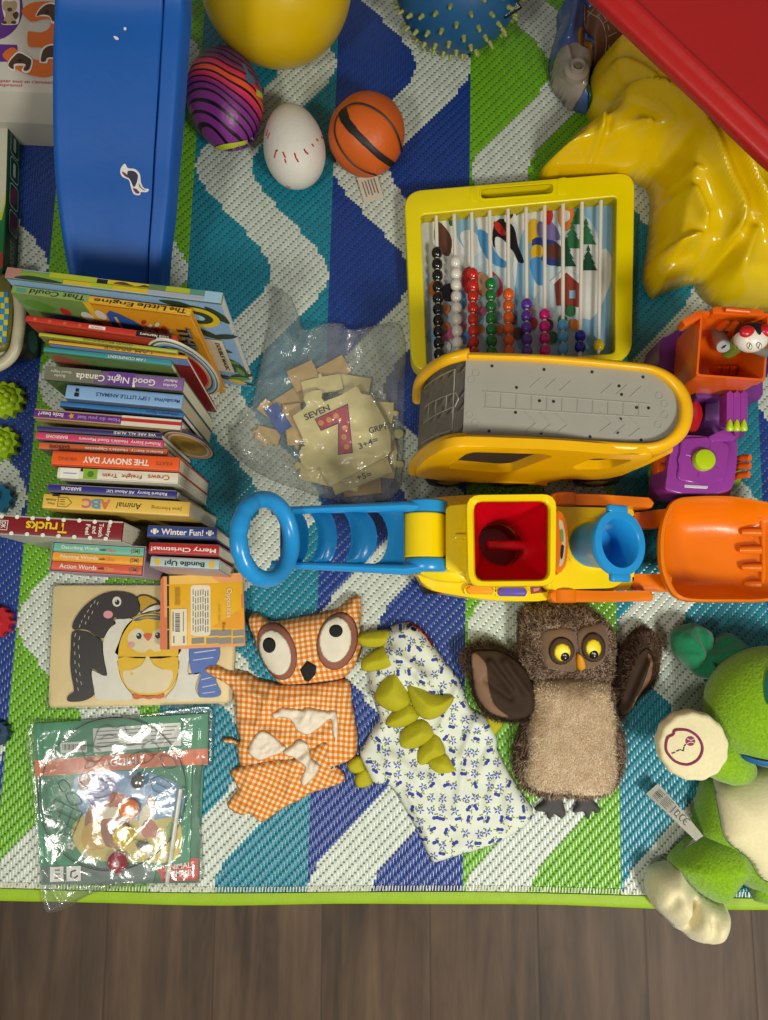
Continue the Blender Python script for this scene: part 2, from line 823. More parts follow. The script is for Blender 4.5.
def lamp(name, loc, aim, power, size, col):
    l = bpy.data.lights.new(name, 'AREA')
    l.shape = 'DISK'
    l.size = size
    l.energy = power
    l.color = col
    o = bpy.data.objects.new(name, l)
    o.location = loc
    o.rotation_euler = (Vector(aim) - Vector(loc)).to_track_quat('-Z', 'Y').to_euler()
    COL.objects.link(o)
    return o


lamp('ceiling_lamp', (0.78, -0.92, 1.45), (0.05, -0.3, 0), 23.5, 0.34, (1.0, 0.965, 0.88))
lamp('ceiling_lamp', (-0.70, -0.75, 1.7), (-0.1, -0.2, 0), 12, 0.30, (1.0, 0.95, 0.84))
w_ = bpy.data.worlds.new('room_light')
w_.use_nodes = True
w_.node_tree.nodes['Background'].inputs[0].default_value = (1.0, 0.95, 0.87, 1)
w_.node_tree.nodes['Background'].inputs[1].default_value = 0.21
SC.world = w_

# ---------------------------------------------------------------- wooden floor
m, nt, b = newmat('wood_planks')
tc = nt.coords()
sp = nt.node('ShaderNodeSeparateXYZ')
nt.l.new(tc, sp.inputs[0])
PW = 0.1303
u = nt.math('DIVIDE', nt.math('ADD', sp.outputs[0], -0.0552 + PW * 8), PW)
idx = nt.math('FLOOR', u)
fu = nt.math('FRACT', u)
wn = nt.node('ShaderNodeTexWhiteNoise', noise_dimensions='1D')
nt.l.new(idx, wn.inputs['W'])
mp = nt.node('ShaderNodeCombineXYZ')
nt.l.new(nt.math('MULTIPLY', sp.outputs[0], 26), mp.inputs[0])
nt.l.new(nt.math('MULTIPLY_ADD', sp.outputs[1], 2.2, nt.math('MULTIPLY', wn.outputs[0], 40)), mp.inputs[1])
g1 = nt.noise(1.6, 8, mp.outputs[0], 0.62, 0.6)
mp2 = nt.node('ShaderNodeCombineXYZ')
nt.l.new(nt.math('MULTIPLY', sp.outputs[0], 5), mp2.inputs[0])
nt.l.new(nt.math('MULTIPLY_ADD', sp.outputs[1], 2.0, nt.math('MULTIPLY', wn.outputs[0], 17)), mp2.inputs[1])
g2 = nt.noise(2.0, 4, mp2.outputs[0], 0.6, 0.4)
c1 = nt.ramp(g1, [(0.22, (18, 12, 8)), (0.42, (66, 48, 33)), (0.6, (96, 74, 53)), (0.78, (126, 102, 76))])
c2 = nt.ramp(g2, [(0.3, (26, 19, 13)), (0.7, (112, 88, 64))])
cc = nt.mix(0.45, c1, c2)
tone = nt.math('MULTIPLY_ADD', wn.outputs[0], 0.32, 0.56)
cb = nt.node('ShaderNodeCombineXYZ')
for i in range(3):
    nt.l.new(tone, cb.inputs[i])
cc = nt.mix(1.0, cc, cb.outputs[0], 'MULTIPLY')
edge = nt.math('MINIMUM', fu, nt.math('SUBTRACT', 1.0, fu))
seam = nt.math('LESS_THAN', edge, 0.009)
cc = nt.mix(seam, cc, rgba((58, 44, 32)))
nt.l.new(cc, b.inputs['Base Color'])
b.inputs['Roughness'].default_value = 0.55
b.inputs['Specular IOR Level'].default_value = 0.3
hh = nt.math('MULTIPLY_ADD', nt.math('SMOOTH_MIN', edge, 0.02, 0.01), 30, nt.math('MULTIPLY', g1, 0.25))
nt.l.new(nt.bump(hh, 0.001, 0.5), b.inputs['Normal'])
bm = bmesh.new()
add_box(bm, (0, 0, -0.012), (3.2, 3.2, 0.016))
floor = obj('floor', bm, m)
ROOTS.remove(floor)
tag(floor, kind='structure')

# ---------------------------------------------------------------- woven plastic play mat
m, nt, b = newmat('woven_straw')
ROTM = math.radians(1.4)
tc = nt.coords()
sp = nt.node('ShaderNodeSeparateXYZ')
nt.l.new(tc, sp.inputs[0])
X0, Y0 = sp.outputs[0], sp.outputs[1]
U = nt.math('MULTIPLY_ADD', X0, math.cos(ROTM), nt.math('MULTIPLY', Y0, -math.sin(ROTM)))
V = nt.math('MULTIPLY_ADD', X0, math.sin(ROTM), nt.math('MULTIPLY', Y0, math.cos(ROTM)))
SW, SL, SH = 0.0035, 0.0135, 0.28
W = 0.191
ci = nt.math('FLOOR', nt.math('DIVIDE', nt.math('ADD', U, 2.0), SW))
ph = nt.math('MULTIPLY_ADD', V, 1 / SL, nt.math('MULTIPLY', ci, -SH))
ph = nt.math('ADD', ph, 4000.0)
fp = nt.math('FRACT', ph)
fl = nt.math('SUBTRACT', nt.math('FLOOR', ph), 4000.0)
uq = nt.math('SUBTRACT', nt.math('MULTIPLY', nt.math('ADD', ci, 0.5), SW), 2.0)
half = nt.math('MULTIPLY_ADD', nt.math('GREATER_THAN', fp, 0.5), 0.5, 0.25)
vq = nt.math('MULTIPLY', nt.math('ADD', nt.math('ADD', fl, half), nt.math('MULTIPLY', ci, SH)), SL)
colp = nt.math('DIVIDE', nt.math('ADD', uq, 0.4645 + W * 6), W)
cidx = nt.math('FLOOR', colp)
cu_ = nt.math('SUBTRACT', nt.math('FRACT', colp), 0.5)
k3 = nt.math('MODULO', cidx, 3.0)
t_ = nt.math('MULTIPLY', nt.math('SUBTRACT', vq, 0.478), 2 * PI / 0.315)
K = 0.80
sn = nt.math('ARCSINE', nt.math('MULTIPLY', nt.math('COSINE', t_), K))
ctr = nt.math('MULTIPLY', sn, -0.292 / math.asin(K))
band = nt.math('LESS_THAN', nt.math('ABSOLUTE', nt.math('SUBTRACT', cu_, ctr)), 0.205)
GREEN, TEAL, NAVY, WHITE = (104, 168, 20), (22, 126, 146), (22, 58, 134), (196, 206, 192)
is1 = nt.math('COMPARE', k3, 1.0, 0.1)
is2 = nt.math('COMPARE', k3, 2.0, 0.1)
base = nt.mix(is1, rgba(GREEN), rgba(TEAL))
base = nt.mix(is2, base, rgba(NAVY))
col = nt.mix(band, base, rgba(WHITE))
# loose ends of the weave along the lower hem
endw = nt.math('LESS_THAN', nt.math('ADD', vq, nt.math('MULTIPLY', nt.math('FRACT', nt.math('MULTIPLY', ci, 0.5)), 0.003)), -0.4590)
# straw variation, holes between the straws
wn = nt.node('ShaderNodeTexWhiteNoise', noise_dimensions='2D')
cb = nt.node('ShaderNodeCombineXYZ')
nt.l.new(ci, cb.inputs[0])
nt.l.new(fl, cb.inputs[1])
nt.l.new(cb.outputs[0], wn.inputs['Vector'])
val = nt.math('MULTIPLY_ADD', wn.outputs[0], 0.16, 0.90)
cv = nt.node('ShaderNodeCombineXYZ')
for i in range(3):
    nt.l.new(val, cv.inputs[i])
col = nt.mix(1.0, col, cv.outputs[0], 'MULTIPLY')
fx = nt.math('FRACT', nt.math('DIVIDE', nt.math('ADD', U, 2.0), SW))
ax = nt.math('ABSOLUTE', nt.math('SUBTRACT', fx, 0.5))
ay = nt.math('ABSOLUTE', nt.math('SUBTRACT', fp, 0.5))
hole = nt.math('MULTIPLY', nt.math('GREATER_THAN', ay, 0.425), nt.math('LESS_THAN', ax, 0.40))
col = nt.mix(nt.math('MULTIPLY', hole, 0.72), col, rgba((36, 40, 42)))
nt.l.new(col, b.inputs['Base Color'])
b.inputs['Roughness'].default_value = 0.30
b.inputs['Specular IOR Level'].default_value = 0.6
hx = nt.math('SQRT', nt.math('MAXIMUM', nt.math('SUBTRACT', 1.0, nt.math('POWER', nt.math('MULTIPLY', ax, 2.0), 2.0)), 0.0))
hy = nt.math('SUBTRACT', 1.0, nt.math('POWER', nt.math('MULTIPLY', ay, 2.0), 3.0))
hgt = nt.math('MULTIPLY', nt.math('MULTIPLY_ADD', hx, 0.55, 0.45), hy)
nt.l.new(nt.bump(hgt, 0.0011, 0.9), b.inputs['Normal'])


def hem_y(x):
    return -0.4660 - (x + 0.4174) * 0.0090 + 0.0022 * math.sin(x * 9 + 0.6)


mat_root = thing('play_mat', 'woven plastic play mat with wavy navy, teal, green and white stripes on the wooden floor', 'mat')
KEEP.add(mat_root)
bm = bmesh.new()
xs = [-1.0 + 2.1 * i / 60 for i in range(61)]
pts = [(x, hem_y(x)) for x in xs] + [(1.1, 1.15), (-1.0, 1.15)]
add_prism(bm, pts, -0.004, 0.0)
obj('woven_sheet', bm, m, mat_root, angle=30)
mb = mat('mat_binding', (142, 178, 6), 0.55, 0.05, 60, 0.0006, 500)
bm = bmesh.new()
rows = []
for x in xs:
    y = hem_y(x)
    dy = 0.0130 + 0.0006 * math.sin(x * 23)
    prof = [(0.0015, 0.0), (0.001, 0.0022), (-0.003, 0.0026), (-0.007, 0.0024), (-dy + 0.002, 0.002), (-dy, 0.0), (-dy + 0.001, -0.004), (0.0, -0.004)]
    rows.append([(x, y + a, z) for a, z in prof])
add_rings(bm, rows)
obj('hem_binding', bm, mb, mat_root, label='lime green hem binding')
ms = mat('hem_thread', (214, 214, 190), 0.6)
bm = bmesh.new()
for i in range(300):
    x = -0.56 + i * 0.00375
    y = hem_y(x) + 0.0052
    add_tube(bm, [(x, y - 0.0030, 0.0009), (x + 0.0004, y + 0.0030, 0.0012)], 0.0008, 4)
st = obj('hem_stitching', bm, ms, mat_root)
st['kind'] = 'stuff'
# ================================================================ balls, slide, boxes, vinyl, red panel
def hitE(px, py, c, A):
    """point of the ellipsoid (centre c, axes matrix A) seen at a photograph pixel, or nearest rim point"""
    d = (P(px, py, 0) - CAM).normalized()
    Ai = A.inverted()
    o_, d_ = Ai @ (CAM - c), Ai @ d
    a, b_, c_ = d_.dot(d_), o_.dot(d_), o_.dot(o_) - 1
    q = b_ * b_ - a * c_
    t = (-b_ - math.sqrt(q)) / a if q > 0 else -b_ / a
    p = o_ + d_ * t
    if q <= 0:
        p.normalize()
    return c + A @ p, (A.inverted().transposed() @ p).normalized()


def ribbon_on(bm, pxs, c, A, w, lift=0.0006, mi=0, n=6):
    """strip along photograph pixels on an ellipsoid; w a width or list (m)"""
    pts = smooth([(a, b_, 0) for a, b_ in pxs], n, closed=False)
    H = [hitE(p[0], p[1], c, A) for p in pts]
    prev = None
    N = len(H)
    for i, (p, nn) in enumerate(H):
        t = (H[min(i + 1, N - 1)][0] - H[max(i - 1, 0)][0]).normalized()
        s = nn.cross(t).normalized()
        ww = (w[0] + (w[1] - w[0]) * i / (N - 1) if len(w) == 2 else w[min(int(i / n), len(w) - 1)]) if isinstance(w, (list, tuple)) else w
        q = [bm.verts.new(p + s * ww / 2 + nn * lift * 0.2), bm.verts.new(p + nn * lift), bm.verts.new(p - s * ww / 2 + nn * lift * 0.2)]
        if prev:
            for k in (0, 1):
                bm.faces.new((prev[k], q[k], q[k + 1], prev[k + 1])).material_index = mi
        prev = q


# ---- big yellow ball
R = 0.098
bm = bmesh.new()
yc = P(276, -17, R)
add_ball(bm, yc, R, u=64, v=40)
single('play_ball', bm, plastic('ball_yellow', (214, 178, 6), 0.3), 'large smooth yellow ball between the blue slide and the spiky ball', 'ball')

# ---- spiky blue ball
R = 0.084
sc_ = P(459, -19, R)
t = thing('spiky_ball', 'translucent blue massage ball covered in short yellow green spikes', 'ball')
bm = bmesh.new()
add_ball(bm, sc_, R, u=64, v=40)
obj('ball_shell', bm, plastic('ball_blue', (26, 84, 130), 0.4), t)
bm = bmesh.new()
add_lathe(bm, [(0.0034, -0.001), (0.0029, 0.002), (0.0025, 0.0048), (0.0023, 0.0066), (0.0012, 0.0078)], 10)
spk = plastic('spike_green', (142, 152, 74), 0.4)
me_sp = None
gold = PI * (3 - math.sqrt(5))
NS = 190
vis = []
for i in range(NS):
    z = 1 - 2 * (i + 0.5) / NS
    r = math.sqrt(1 - z * z)
    d = Vector((r * math.cos(gold * i), r * math.sin(gold * i), z))
    p = sc_ + d * R
    if (CAM - p).normalized().dot(d) > -0.28 and p.y < sc_.y + 0.03:
        vis.append(d)
vis.sort(key=lambda d: d.y)
for i, d in enumerate(vis[:96]):
    if me_sp is None:
        o = obj('spike', bm, spk, t)
        me_sp = o.data
        for v in me_sp.vertices:
            pass
    else:
        o = bpy.data.objects.new('spike', me_sp)
        COL.objects.link(o)
        o.parent = t
    o.matrix_local = Matrix.Translation(sc_ + d * R) @ d.to_track_quat('Z', 'Y').to_matrix().to_4x4()
    INST.add(o)
SP_MESH = me_sp
# care label
A = Matrix.Diagonal((R, R, R))
lp = P(511, 10, 0.092)
M = frame(lp, (0.75, 0.60, -0.1), (-0.60, 0.75, 0.1))
bm = bmesh.new()
add_prism(bm, rrect(-0.015, -0.006, 0.015, 0.006, 0.0008), 0, 0.0008, M=M)
lb = obj('care_label', bm, paper('label_black', (18, 18, 22)), t, label='small black care label')
M2 = M.copy()
text('BPA FREE', M @ Matrix.Translation((0, 0, 0.0009)), 0.025, 0.007, paper('label_white', (222, 222, 214)), lb, 'label_text')

# ---- purple foam football
a_ = Matrix.Rotation(math.radians(8), 3, 'Z') @ Matrix.Diagonal((0.0505, 0.0700, 0.0505))
fc = P(225, 99, 0.0525)
m, nt, b = newmat('football_swirl')
tc = nt.coords()
mp = nt.node('ShaderNodeMapping')
mp.inputs['Rotation'].default_value = (0, 0, math.radians(22))
nt.l.new(tc, mp.inputs[0])
sp = nt.node('ShaderNodeSeparateXYZ')
nt.l.new(mp.outputs[0], sp.inputs[0])
nz = nt.noise(11, 1.0, tc, 0.4, 0.6)
ph = nt.math('MULTIPLY_ADD', nz, 0.030, sp.outputs[1])
ln_ = nt.math('ABSOLUTE', nt.math('SUBTRACT', nt.math('FRACT', nt.math('DIVIDE', ph, 0.0100)), 0.5))
blk = nt.math('LESS_THAN', ln_, 0.15)
hue = nt.ramp(nt.math('MULTIPLY_ADD', nt.math('ADD', sp.outputs[1], nt.math('MULTIPLY', nz, 0.02)), 9.0, 0.42), [(0.05, (128, 44, 134)), (0.36, (122, 40, 120)), (0.46, (206, 42, 92)), (0.55, (232, 88, 40)), (0.64, (214, 40, 80)), (0.74, (96, 42, 92)), (1.0, (104, 50, 128))])
nt.l.new(nt.mix(blk, hue, rgba((12, 8, 16))), b.inputs['Base Color'])
b.inputs['Roughness'].default_value = 0.4
nt.l.new(nt.bump(nt.noise(260, 2), 0.0004), b.inputs['Normal'])
t = thing('foam_football', 'purple, red and black swirl-patterned foam football wedged beside the blue slide', 'ball')
bm = bmesh.new()
add_ball(bm, (0, 0, 0), 1, u=64, v=40)
for v in bm.verts:
    x, y, z = v.co
    k = 1 - 0.10 * abs(y) ** 3
    v.co = fc + a_ @ Vector((x * k, y, z * k))
obj('ball_body', bm, m, t)
em_ = [paper('print_lime', (186, 196, 30)), paper('print_steel', (64, 98, 132)), paper('print_plum', (88, 34, 104)), paper('print_lilac', (190, 150, 196))]
for i, (pxs, w, mi) in enumerate([(([(212, 151), (224, 147), (236, 145), (246, 143)]), 0.010, 0), ([(256, 92), (262, 96)], 0.008, 0), ([(243, 64), (249, 76), (252, 84)], [0.006, 0.016, 0.006], 1), ([(236, 149), (246, 146), (254, 139), (257, 131)], 0.012, 2), ([(238, 144), (243, 152)], 0.002, 3), ([(246, 141), (251, 148)], 0.002, 3), ([(251, 137), (256, 143)], 0.002, 3)]):
    bm = bmesh.new()
    ribbon_on(bm, pxs, fc, a_, w, 0.0009 + 0.0002 * mi, 0)
    obj('printed_emblem', bm, em_[mi], t)

# ---- baseball shaped squeeze ball
ax_ = Matrix.Rotation(math.radians(9), 3, 'Z')
a_ = ax_ @ Matrix.Diagonal((0.0415, 0.0575, 0.0415))
bc = P(294, 146, 0.0415)
t = thing('squeeze_baseball', 'white egg-shaped soft baseball with red stitches on the mat', 'ball')
bm = bmesh.new()
add_ball(bm, (0, 0, 0), 1, u=56, v=36)
for v in bm.verts:
    x, y, z = v.co
    k = 1 - 0.10 * y - 0.02
    v.co = bc + a_ @ Vector((x * k, y, z * k))
obj('ball_body', bm, mat('ball_white', (214, 210, 198), 0.55, 0.03, 30, 0.0005, 220), t)
bm = bmesh.new()
A2 = a_ @ Matrix.Diagonal((1.005, 1.005, 1.005))


def eggH(px, py):
    # march along the pixel's ray to the egg
    d = (P(px, py, 0) - CAM).normalized()
    Ai = a_.inverted()
    tt = (bc - CAM).length - 0.09
    for _ in range(400):
        p = Ai @ (CAM + d * tt - bc)
        k = 1 - 0.10 * p.y - 0.02
        if (p.x / k) ** 2 + p.y ** 2 + (p.z / k) ** 2 < 1:
            break
        tt += 0.0005
    return CAM + d * tt


for (x0, y0, x1, y1) in [(262, 114, 266, 112), (263.5, 124, 268, 120), (266.5, 136, 268, 130), (268, 139, 270, 133), (274.5, 158, 276.5, 150), (276, 152, 278, 150), (283, 152, 285.5, 158), (285, 159, 286, 163), (294.5, 153, 296, 158), (296, 158, 298.5, 162), (304, 149, 306, 153), (306, 152, 308, 154.5), (311.5, 144, 313.5, 146.5), (316, 139, 318, 141), (321, 137, 323, 139), (324.5, 134, 325.5, 140), (287, 186, 290, 187.5), (296, 190, 299, 190)]:
    p, q = eggH(x0, y0), eggH(x1, y1)
    add_tube(bm, [p, (p + q) / 2 + Vector((0, 0, 0.0004)), q], 0.0011, 6)
obj('stitching', bm, mat('stitch_red', (170, 30, 28), 0.6), t, label='red stitches')

# ---- small basketball
a_ = Matrix.Rotation(math.radians(-20), 3, 'Z') @ Matrix.Diagonal((0.0505, 0.0535, 0.048))
oc = P(367, 135, 0.048)
t = thing('mini_basketball', 'small soft orange basketball with black seams and a white care tag', 'ball')
bm = bmesh.new()
add_ball(bm, (0, 0, 0), 1, u=56, v=36)
for v in bm.verts:
    n_ = noise.noise(v.co * 1.6) * 0.035
    v.co = oc + a_ @ (v.co * (1 + n_))
obj('ball_body', bm, mat('ball_orange', (204, 92, 20), 0.5, 0.07, 22, 0.0005, 240), t)
bm = bmesh.new()
A3 = a_ @ Matrix.Diagonal((1.02, 1.02, 1.02))
ribbon_on(bm, [(342, 110), (346, 121), (355, 132), (368, 145), (380, 156), (393, 165)], oc, A3, [0.013, 0.011, 0.009, 0.008, 0.0085], 0.0015)
ribbon_on(bm, [(342, 110), (352, 104), (366, 105), (382, 114), (394, 128), (400, 142), (402, 152)], oc, A3, 0.0035, 0.0015)
ribbon_on(bm, [(342, 110), (336, 120), (335, 134), (341, 149), (352, 163), (364, 171), (376, 175)], oc, A3, 0.003, 0.0015)
obj('seam', bm, mat('seam_black', (16, 15, 15), 0.55), t, label='black seams')
bm = bmesh.new()
q = [P(357, 178, 0.006), P(377, 176, 0.006), P(384, 198, 0.002), P(364, 203, 0.002)]
vs = [bm.verts.new(p) for p in q] + [bm.verts.new(p + Vector((0, 0, 0.0006))) for p in q]
for f in ((3, 2, 1, 0), (4, 5, 6, 7), (0, 1, 5, 4), (1, 2, 6, 5), (2, 3, 7, 6), (3, 0, 4, 7)):
    bm.faces.new([vs[i] for i in f])
bmesh.ops.recalc_face_normals(bm, faces=bm.faces[:])
tg = obj('care_tag', bm, mat('tag_cloth', (196, 186, 166), 0.8), t, label='white cloth care tag')
ctr_ = sum(q, Vector()) / 4
M = frame(ctr_ + Vector((0, 0, 0.001)), q[1] - q[2], q[1] - q[0])
M = frame(ctr_ + Vector((0, 0, 0.0009)), q[2] - q[1], (q[1] - q[0]))
tm = mat('tag_ink', (110, 100, 88), 0.8)
bm = bmesh.new()
sh = []
for r in range(5):
    y = -0.009 + r * 0.0042
    sh.append((rrect(-0.012, y, 0.010 - 0.002 * (r % 2), y + 0.0014, 0.0003), tm))
bm.free()
decal('tag_print', sh, M, tg)

# ---- blue slide
mblue = mat('slide_blue', (18, 84, 164), 0.5, spec=0.3, var=0.05, vs=9, bump=0.0004, bs=60)
t = thing('toddler_slide', 'blue plastic slide with raised side rail and small animal sticker', 'slide')
st_ = [(-40, 53, 198, 0.300), (0, 54, 197, 0.285), (50, 52.5, 194, 0.245), (110, 52.5, 190, 0.200), (160, 54, 186, 0.165), (200, 57.5, 183, 0.135), (245, 64, 178, 0.105), (275, 70, 176, 0.088), (292, 73, 175, 0.078)]
st_ = smooth([(a, b_, c, d) if False else (a, b_, c) for a, b_, c, d in st_], 4, closed=False), smooth([(a, d, 0) for a, b_, c, d in st_], 4, closed=False)
rings = []
for (py, xl, xr), (_, z, _) in zip(*st_):
    k = MPP(py, z)
    a, c = P(xl - 3, py, z), P(xr - 13, py, z)
    X = lambda f, dz: (a.x + (c.x - a.x) * f, a.y, a.z + dz)
    w = c.x - a.x
    pr = [(0.0, -0.030), (0.0, -0.016), (0.012, -0.005), (0.035, 0.000), (0.075, 0.0015), (0.12, -0.0015), (0.17, -0.0040), (0.5, -0.0062), (0.80, -0.0045), (0.825, -0.0055), (0.832, -0.011), (0.845, -0.0105), (0.853, 0.0005), (0.868, 0.0040), (0.92, 0.0045), (0.975, 0.0040), (0.992, 0.0015), (1.0, -0.006), (1.0, -0.030)]
    rings.append([X(f, dz) for f, dz in pr])
bm = bmesh.new()
add_rings(bm, rings)
bmesh.ops.recalc_face_normals(bm, faces=bm.faces[:])
sl_ = obj('slide_bed', bm, mblue, t, angle=50)
# support legs under the slide keep it up
bm = bmesh.new()
for px_, py_, z_ in ((85, -60, 0.25), (122, -60, 0.25)):
    p = P(px_, py_, z_)
    bm = bmesh.new()
    add_prism(bm, rrect(p.x - 0.012, p.y - 0.018, p.x + 0.012, p.y + 0.018, 0.004), 0.0005, z_ + 0.002)
    obj('support_leg', bm, mblue, t)


def zslide(py):
    zs = st_[1]
    for (y0, z0, _), (y1, z1, _) in zip(zs, zs[1:]):
        if y0 <= py <= y1:
            return z0 + (z1 - z0) * (py - y0) / (y1 - y0)
    return zs[-1][1]


def on_slide(pts):
    return [P(a, b_, zslide(b_) - 0.0045) for a, b_ in pts]


slide_tree = bvh_of(sl_)


def patch_on_slide(name, shapes, parent, label=None):
    return print_on(name, slide_tree, shapes, parent, 0.0005, 0.0002, label, 20)


wh = paper('sticker_white', (216, 214, 208))
patch_on_slide('animal_sticker', [
    (smooth([(121, 168), (125, 163.5), (128, 168), (135, 169), (140, 174), (141, 182), (144, 188), (149, 189), (147, 192), (141, 192), (140, 195), (134, 194), (131, 187), (129, 180), (123, 177), (120.5, 173)], 3), wh),
    (smooth([(128, 171), (134, 171), (138, 175), (137, 182), (134, 187), (131, 181), (128, 176)], 3), paper('sticker_navy', (30, 26, 62))),
    (smooth([(122, 172), (125, 176), (129, 178), (128, 175), (124, 172)], 2), paper('sticker_maroon', (96, 26, 36))),
    (smooth([(133, 188), (136, 193), (140, 193), (137, 189)], 2), paper('sticker_maroon', (96, 26, 36))),
    (smooth([(139, 183), (142, 188), (146, 190), (144, 190), (140, 187)], 2), paper('sticker_maroon', (96, 26, 36))),
], t, 'white edged animal sticker')
patch_on_slide('scuff_mark', [(smooth([(113.5, 36), (117, 36.5), (119, 39), (116, 39.5)], 3), wh), (smooth([(124, 27), (126.5, 27.5), (126, 30), (124, 29.5)], 3), wh)], t)

# ---- white number puzzle box
t = thing('puzzle_box', 'white puzzle box printed with purple and orange numbers behind the blue slide', 'box')
zt = 0.115
q = [P(-60, -40, zt), P(62, -40, zt), P(60, 93.5, zt), P(-60, 88, zt)]
q2 = PL([(-60, -40), (64, -40), (62, 93.5), (-60, 88)], zt)
bm = bmesh.new()
wbox = mat('box_white', (196, 190, 178), 0.45, 0.03, 30)
add_prism(bm, q2, 0.052, zt, bev=0.0012)
obj('lid', bm, wbox, t)
bm = bmesh.new()
c_ = (sum(p[0] for p in q2) / 4, sum(p[1] for p in q2) / 4)
add_prism(bm, [(c_[0] + (p[0] - c_[0]) * 0.985, c_[1] + (p[1] - c_[1]) * 0.985) for p in q2], 0.0005, 0.056)
obj('tray', bm, mat('box_greyish', (172, 168, 158), 0.5), t)
I4 = Matrix.Identity(4)
pur, orn, brn = paper('print_purple', (92, 40, 128)), paper('print_orange', (208, 102, 34)), paper('print_brown', (72, 50, 36))
Z = lambda pts: PL(pts, zt)
pw = paper('print_white', (220, 214, 204))
crm = paper('print_tan', (172, 150, 118))
sh = [(Z(ell(-9, 8, 32, 33)), pur), (Z([(-20, 44), (17, 45), (18, 49), (8, 62), (-20, 62)]), pur),
      (Z(smooth([(2, 2), (5, -3), (18, -2), (20, 6), (19, 22), (15, 25), (3, 25), (2, 22), (5, 20), (3, 12)], 3)), pw),
      (Z(smooth([(3, 3), (6, 1), (10, 2), (14, 1), (17, 3), (17, 9), (14, 13), (16, 20), (14, 24), (4, 24), (6, 14), (3, 9)], 3)), crm),
      (Z(ell(10, 10, 2.6, 2)), brn), (Z(ell(4.5, 23, 2.6, 1.6)), brn), (Z(ell(14, 23, 2.6, 1.6)), brn), (Z(smooth([(13, 15), (17, 12), (19, 16), (16, 20)], 3)), brn),
      # the 3
      (Z(smooth([(22, 12), (31, 4), (46, 2), (60, 4), (70, 14), (70, 50), (64, 66), (50, 77), (36, 77), (20, 72), (8, 62), (3, 55), (13, 48), (22, 55), (34, 60), (44, 60), (46, 52), (40, 48), (29, 47), (28, 34), (30, 32), (42, 33), (50, 28), (50, 20), (42, 20), (31, 22)], 3)), orn),
      (Z(smooth([(36, 17), (40, 9), (47, 4), (56, 4), (66, 12), (60, 24), (52, 24), (50, 18), (42, 17)], 3)), pw),
      (Z(smooth([(37, 17), (41, 10), (48, 5), (56, 6), (64, 12), (58, 21), (53, 22), (50, 17), (43, 15.5)], 3)), brn),
      (Z(smooth([(8, 65), (13, 57), (20, 52), (30, 57), (33.5, 62), (31, 72), (26, 74), (22, 71), (24, 67), (16, 67), (16, 72), (10, 70)], 3)), pw),
      (Z(smooth([(9, 65), (14, 58), (20, 54), (29, 58.5), (32, 62), (30, 70), (26, 72), (24, 70), (26, 65), (15, 65), (14.5, 70), (10.5, 68.5)], 3)), brn),
      (Z(smooth([(40, 62), (42, 50), (52, 45), (62, 48), (66, 60), (50, 60), (48, 64), (42, 64)], 3)), pw),
      (Z(smooth([(41.5, 62), (44, 51), (52, 46.5), (62, 50), (64, 58), (49, 58.5), (46, 62.5)], 3)), brn),
      (Z(ell(20.5, 61.5, 1.8, 1.2)), paper('print_black', (20, 18, 18))), (Z(ell(47, 13, 1.8, 1.2)), paper('print_black', (20, 18, 18)))]
decal('number_print', sh, Matrix.Translation((0, 0, zt)), t)
red_ink = paper('ink_red', (176, 42, 36))
text("ompter tout en s'amusant", hM(24, 82, zt, -2), 62 * MPP(80, zt), 4.6 * MPP(80, zt), red_ink, t, 'box_text', 0.01)
text("tinopranol", hM(7, 85.5, zt, -2), 30 * MPP(84, zt), 4.2 * MPP(84, zt), red_ink, t, 'box_text', 0.01)

# ---- green transport game box at the edge
t = thing('game_box', 'green game box standing on edge with vehicle badges on its side', 'box')
zt = 0.036
qa = PL([(-70, 114), (9, 115.5), (5, 250), (2, 285), (-70, 285)], zt)
bm = bmesh.new()
add_prism(bm, qa, 0.0005, zt, bev=0.0008)
gdk = mat('box_green', (14, 60, 34), 0.4, 0.05)
obj('carton', bm, gdk, t)
sh = [(PL([(-69, 116), (8, 117), (6, 190), (2, 212), (-69, 235)], zt), mat('box_cream', (190, 186, 166), 0.45)), (PL([(6, 190), (2, 212), (-69, 235), (-69, 245), (2, 220), (5.6, 203)], zt), paper('print_lime', (186, 196, 30))),
      (PL([(5.6, 205), (2, 220), (-69, 245), (-69, 283), (2, 283)], zt), paper('print_grass', (20, 112, 60))), (PL([(3, 253), (-20, 253), (-20, 268), (2.5, 268)], zt), paper('ink_red', (176, 42, 36)))]
decal('lid_print', sh, Matrix.Translation((0, 0, zt)), t)
# side face badges: plane from the top right edge down
a, c = P(9, 115.5, zt), P(5, 250, zt)
M = frame(a, c - a, (0, 0, 1))          # x: along the box towards the books, y: up, z: outward
if M.to_3x3().col[2].x < 0:
    M = frame(a, a - c, (0, 0, 1))
sgn = 1 if (M.to_3x3().col[0].y < 0) else -1
Ls = (c - a).length
bw, bl = paper('badge_pale', (150, 160, 150)), paper('badge_maroon', (96, 34, 44))
sh = []
for i, (u0, kind) in enumerate(((0.17, 1), (0.36, 0), (0.56, 2), (0.76, 2))):
    cx = sgn * Ls * u0
    sh.append((rrect(cx - 0.017, -0.030, cx + 0.017, -0.006, 0.006), bw))
    sh.append((rrect(cx - 0.0155, -0.0288, cx + 0.0155, -0.0072, 0.005), gdk))
    if kind == 2:
        sh.append((smooth([(cx - 0.013, -0.016), (cx - 0.006, -0.009), (cx + 0.008, -0.011), (cx + 0.013, -0.020), (cx, -0.026)], 3), bl))
    else:
        sh.append((rrect(cx - 0.010, -0.021, cx + 0.010, -0.014, 0.003), bw))
decal('badge_print', sh, M, t)
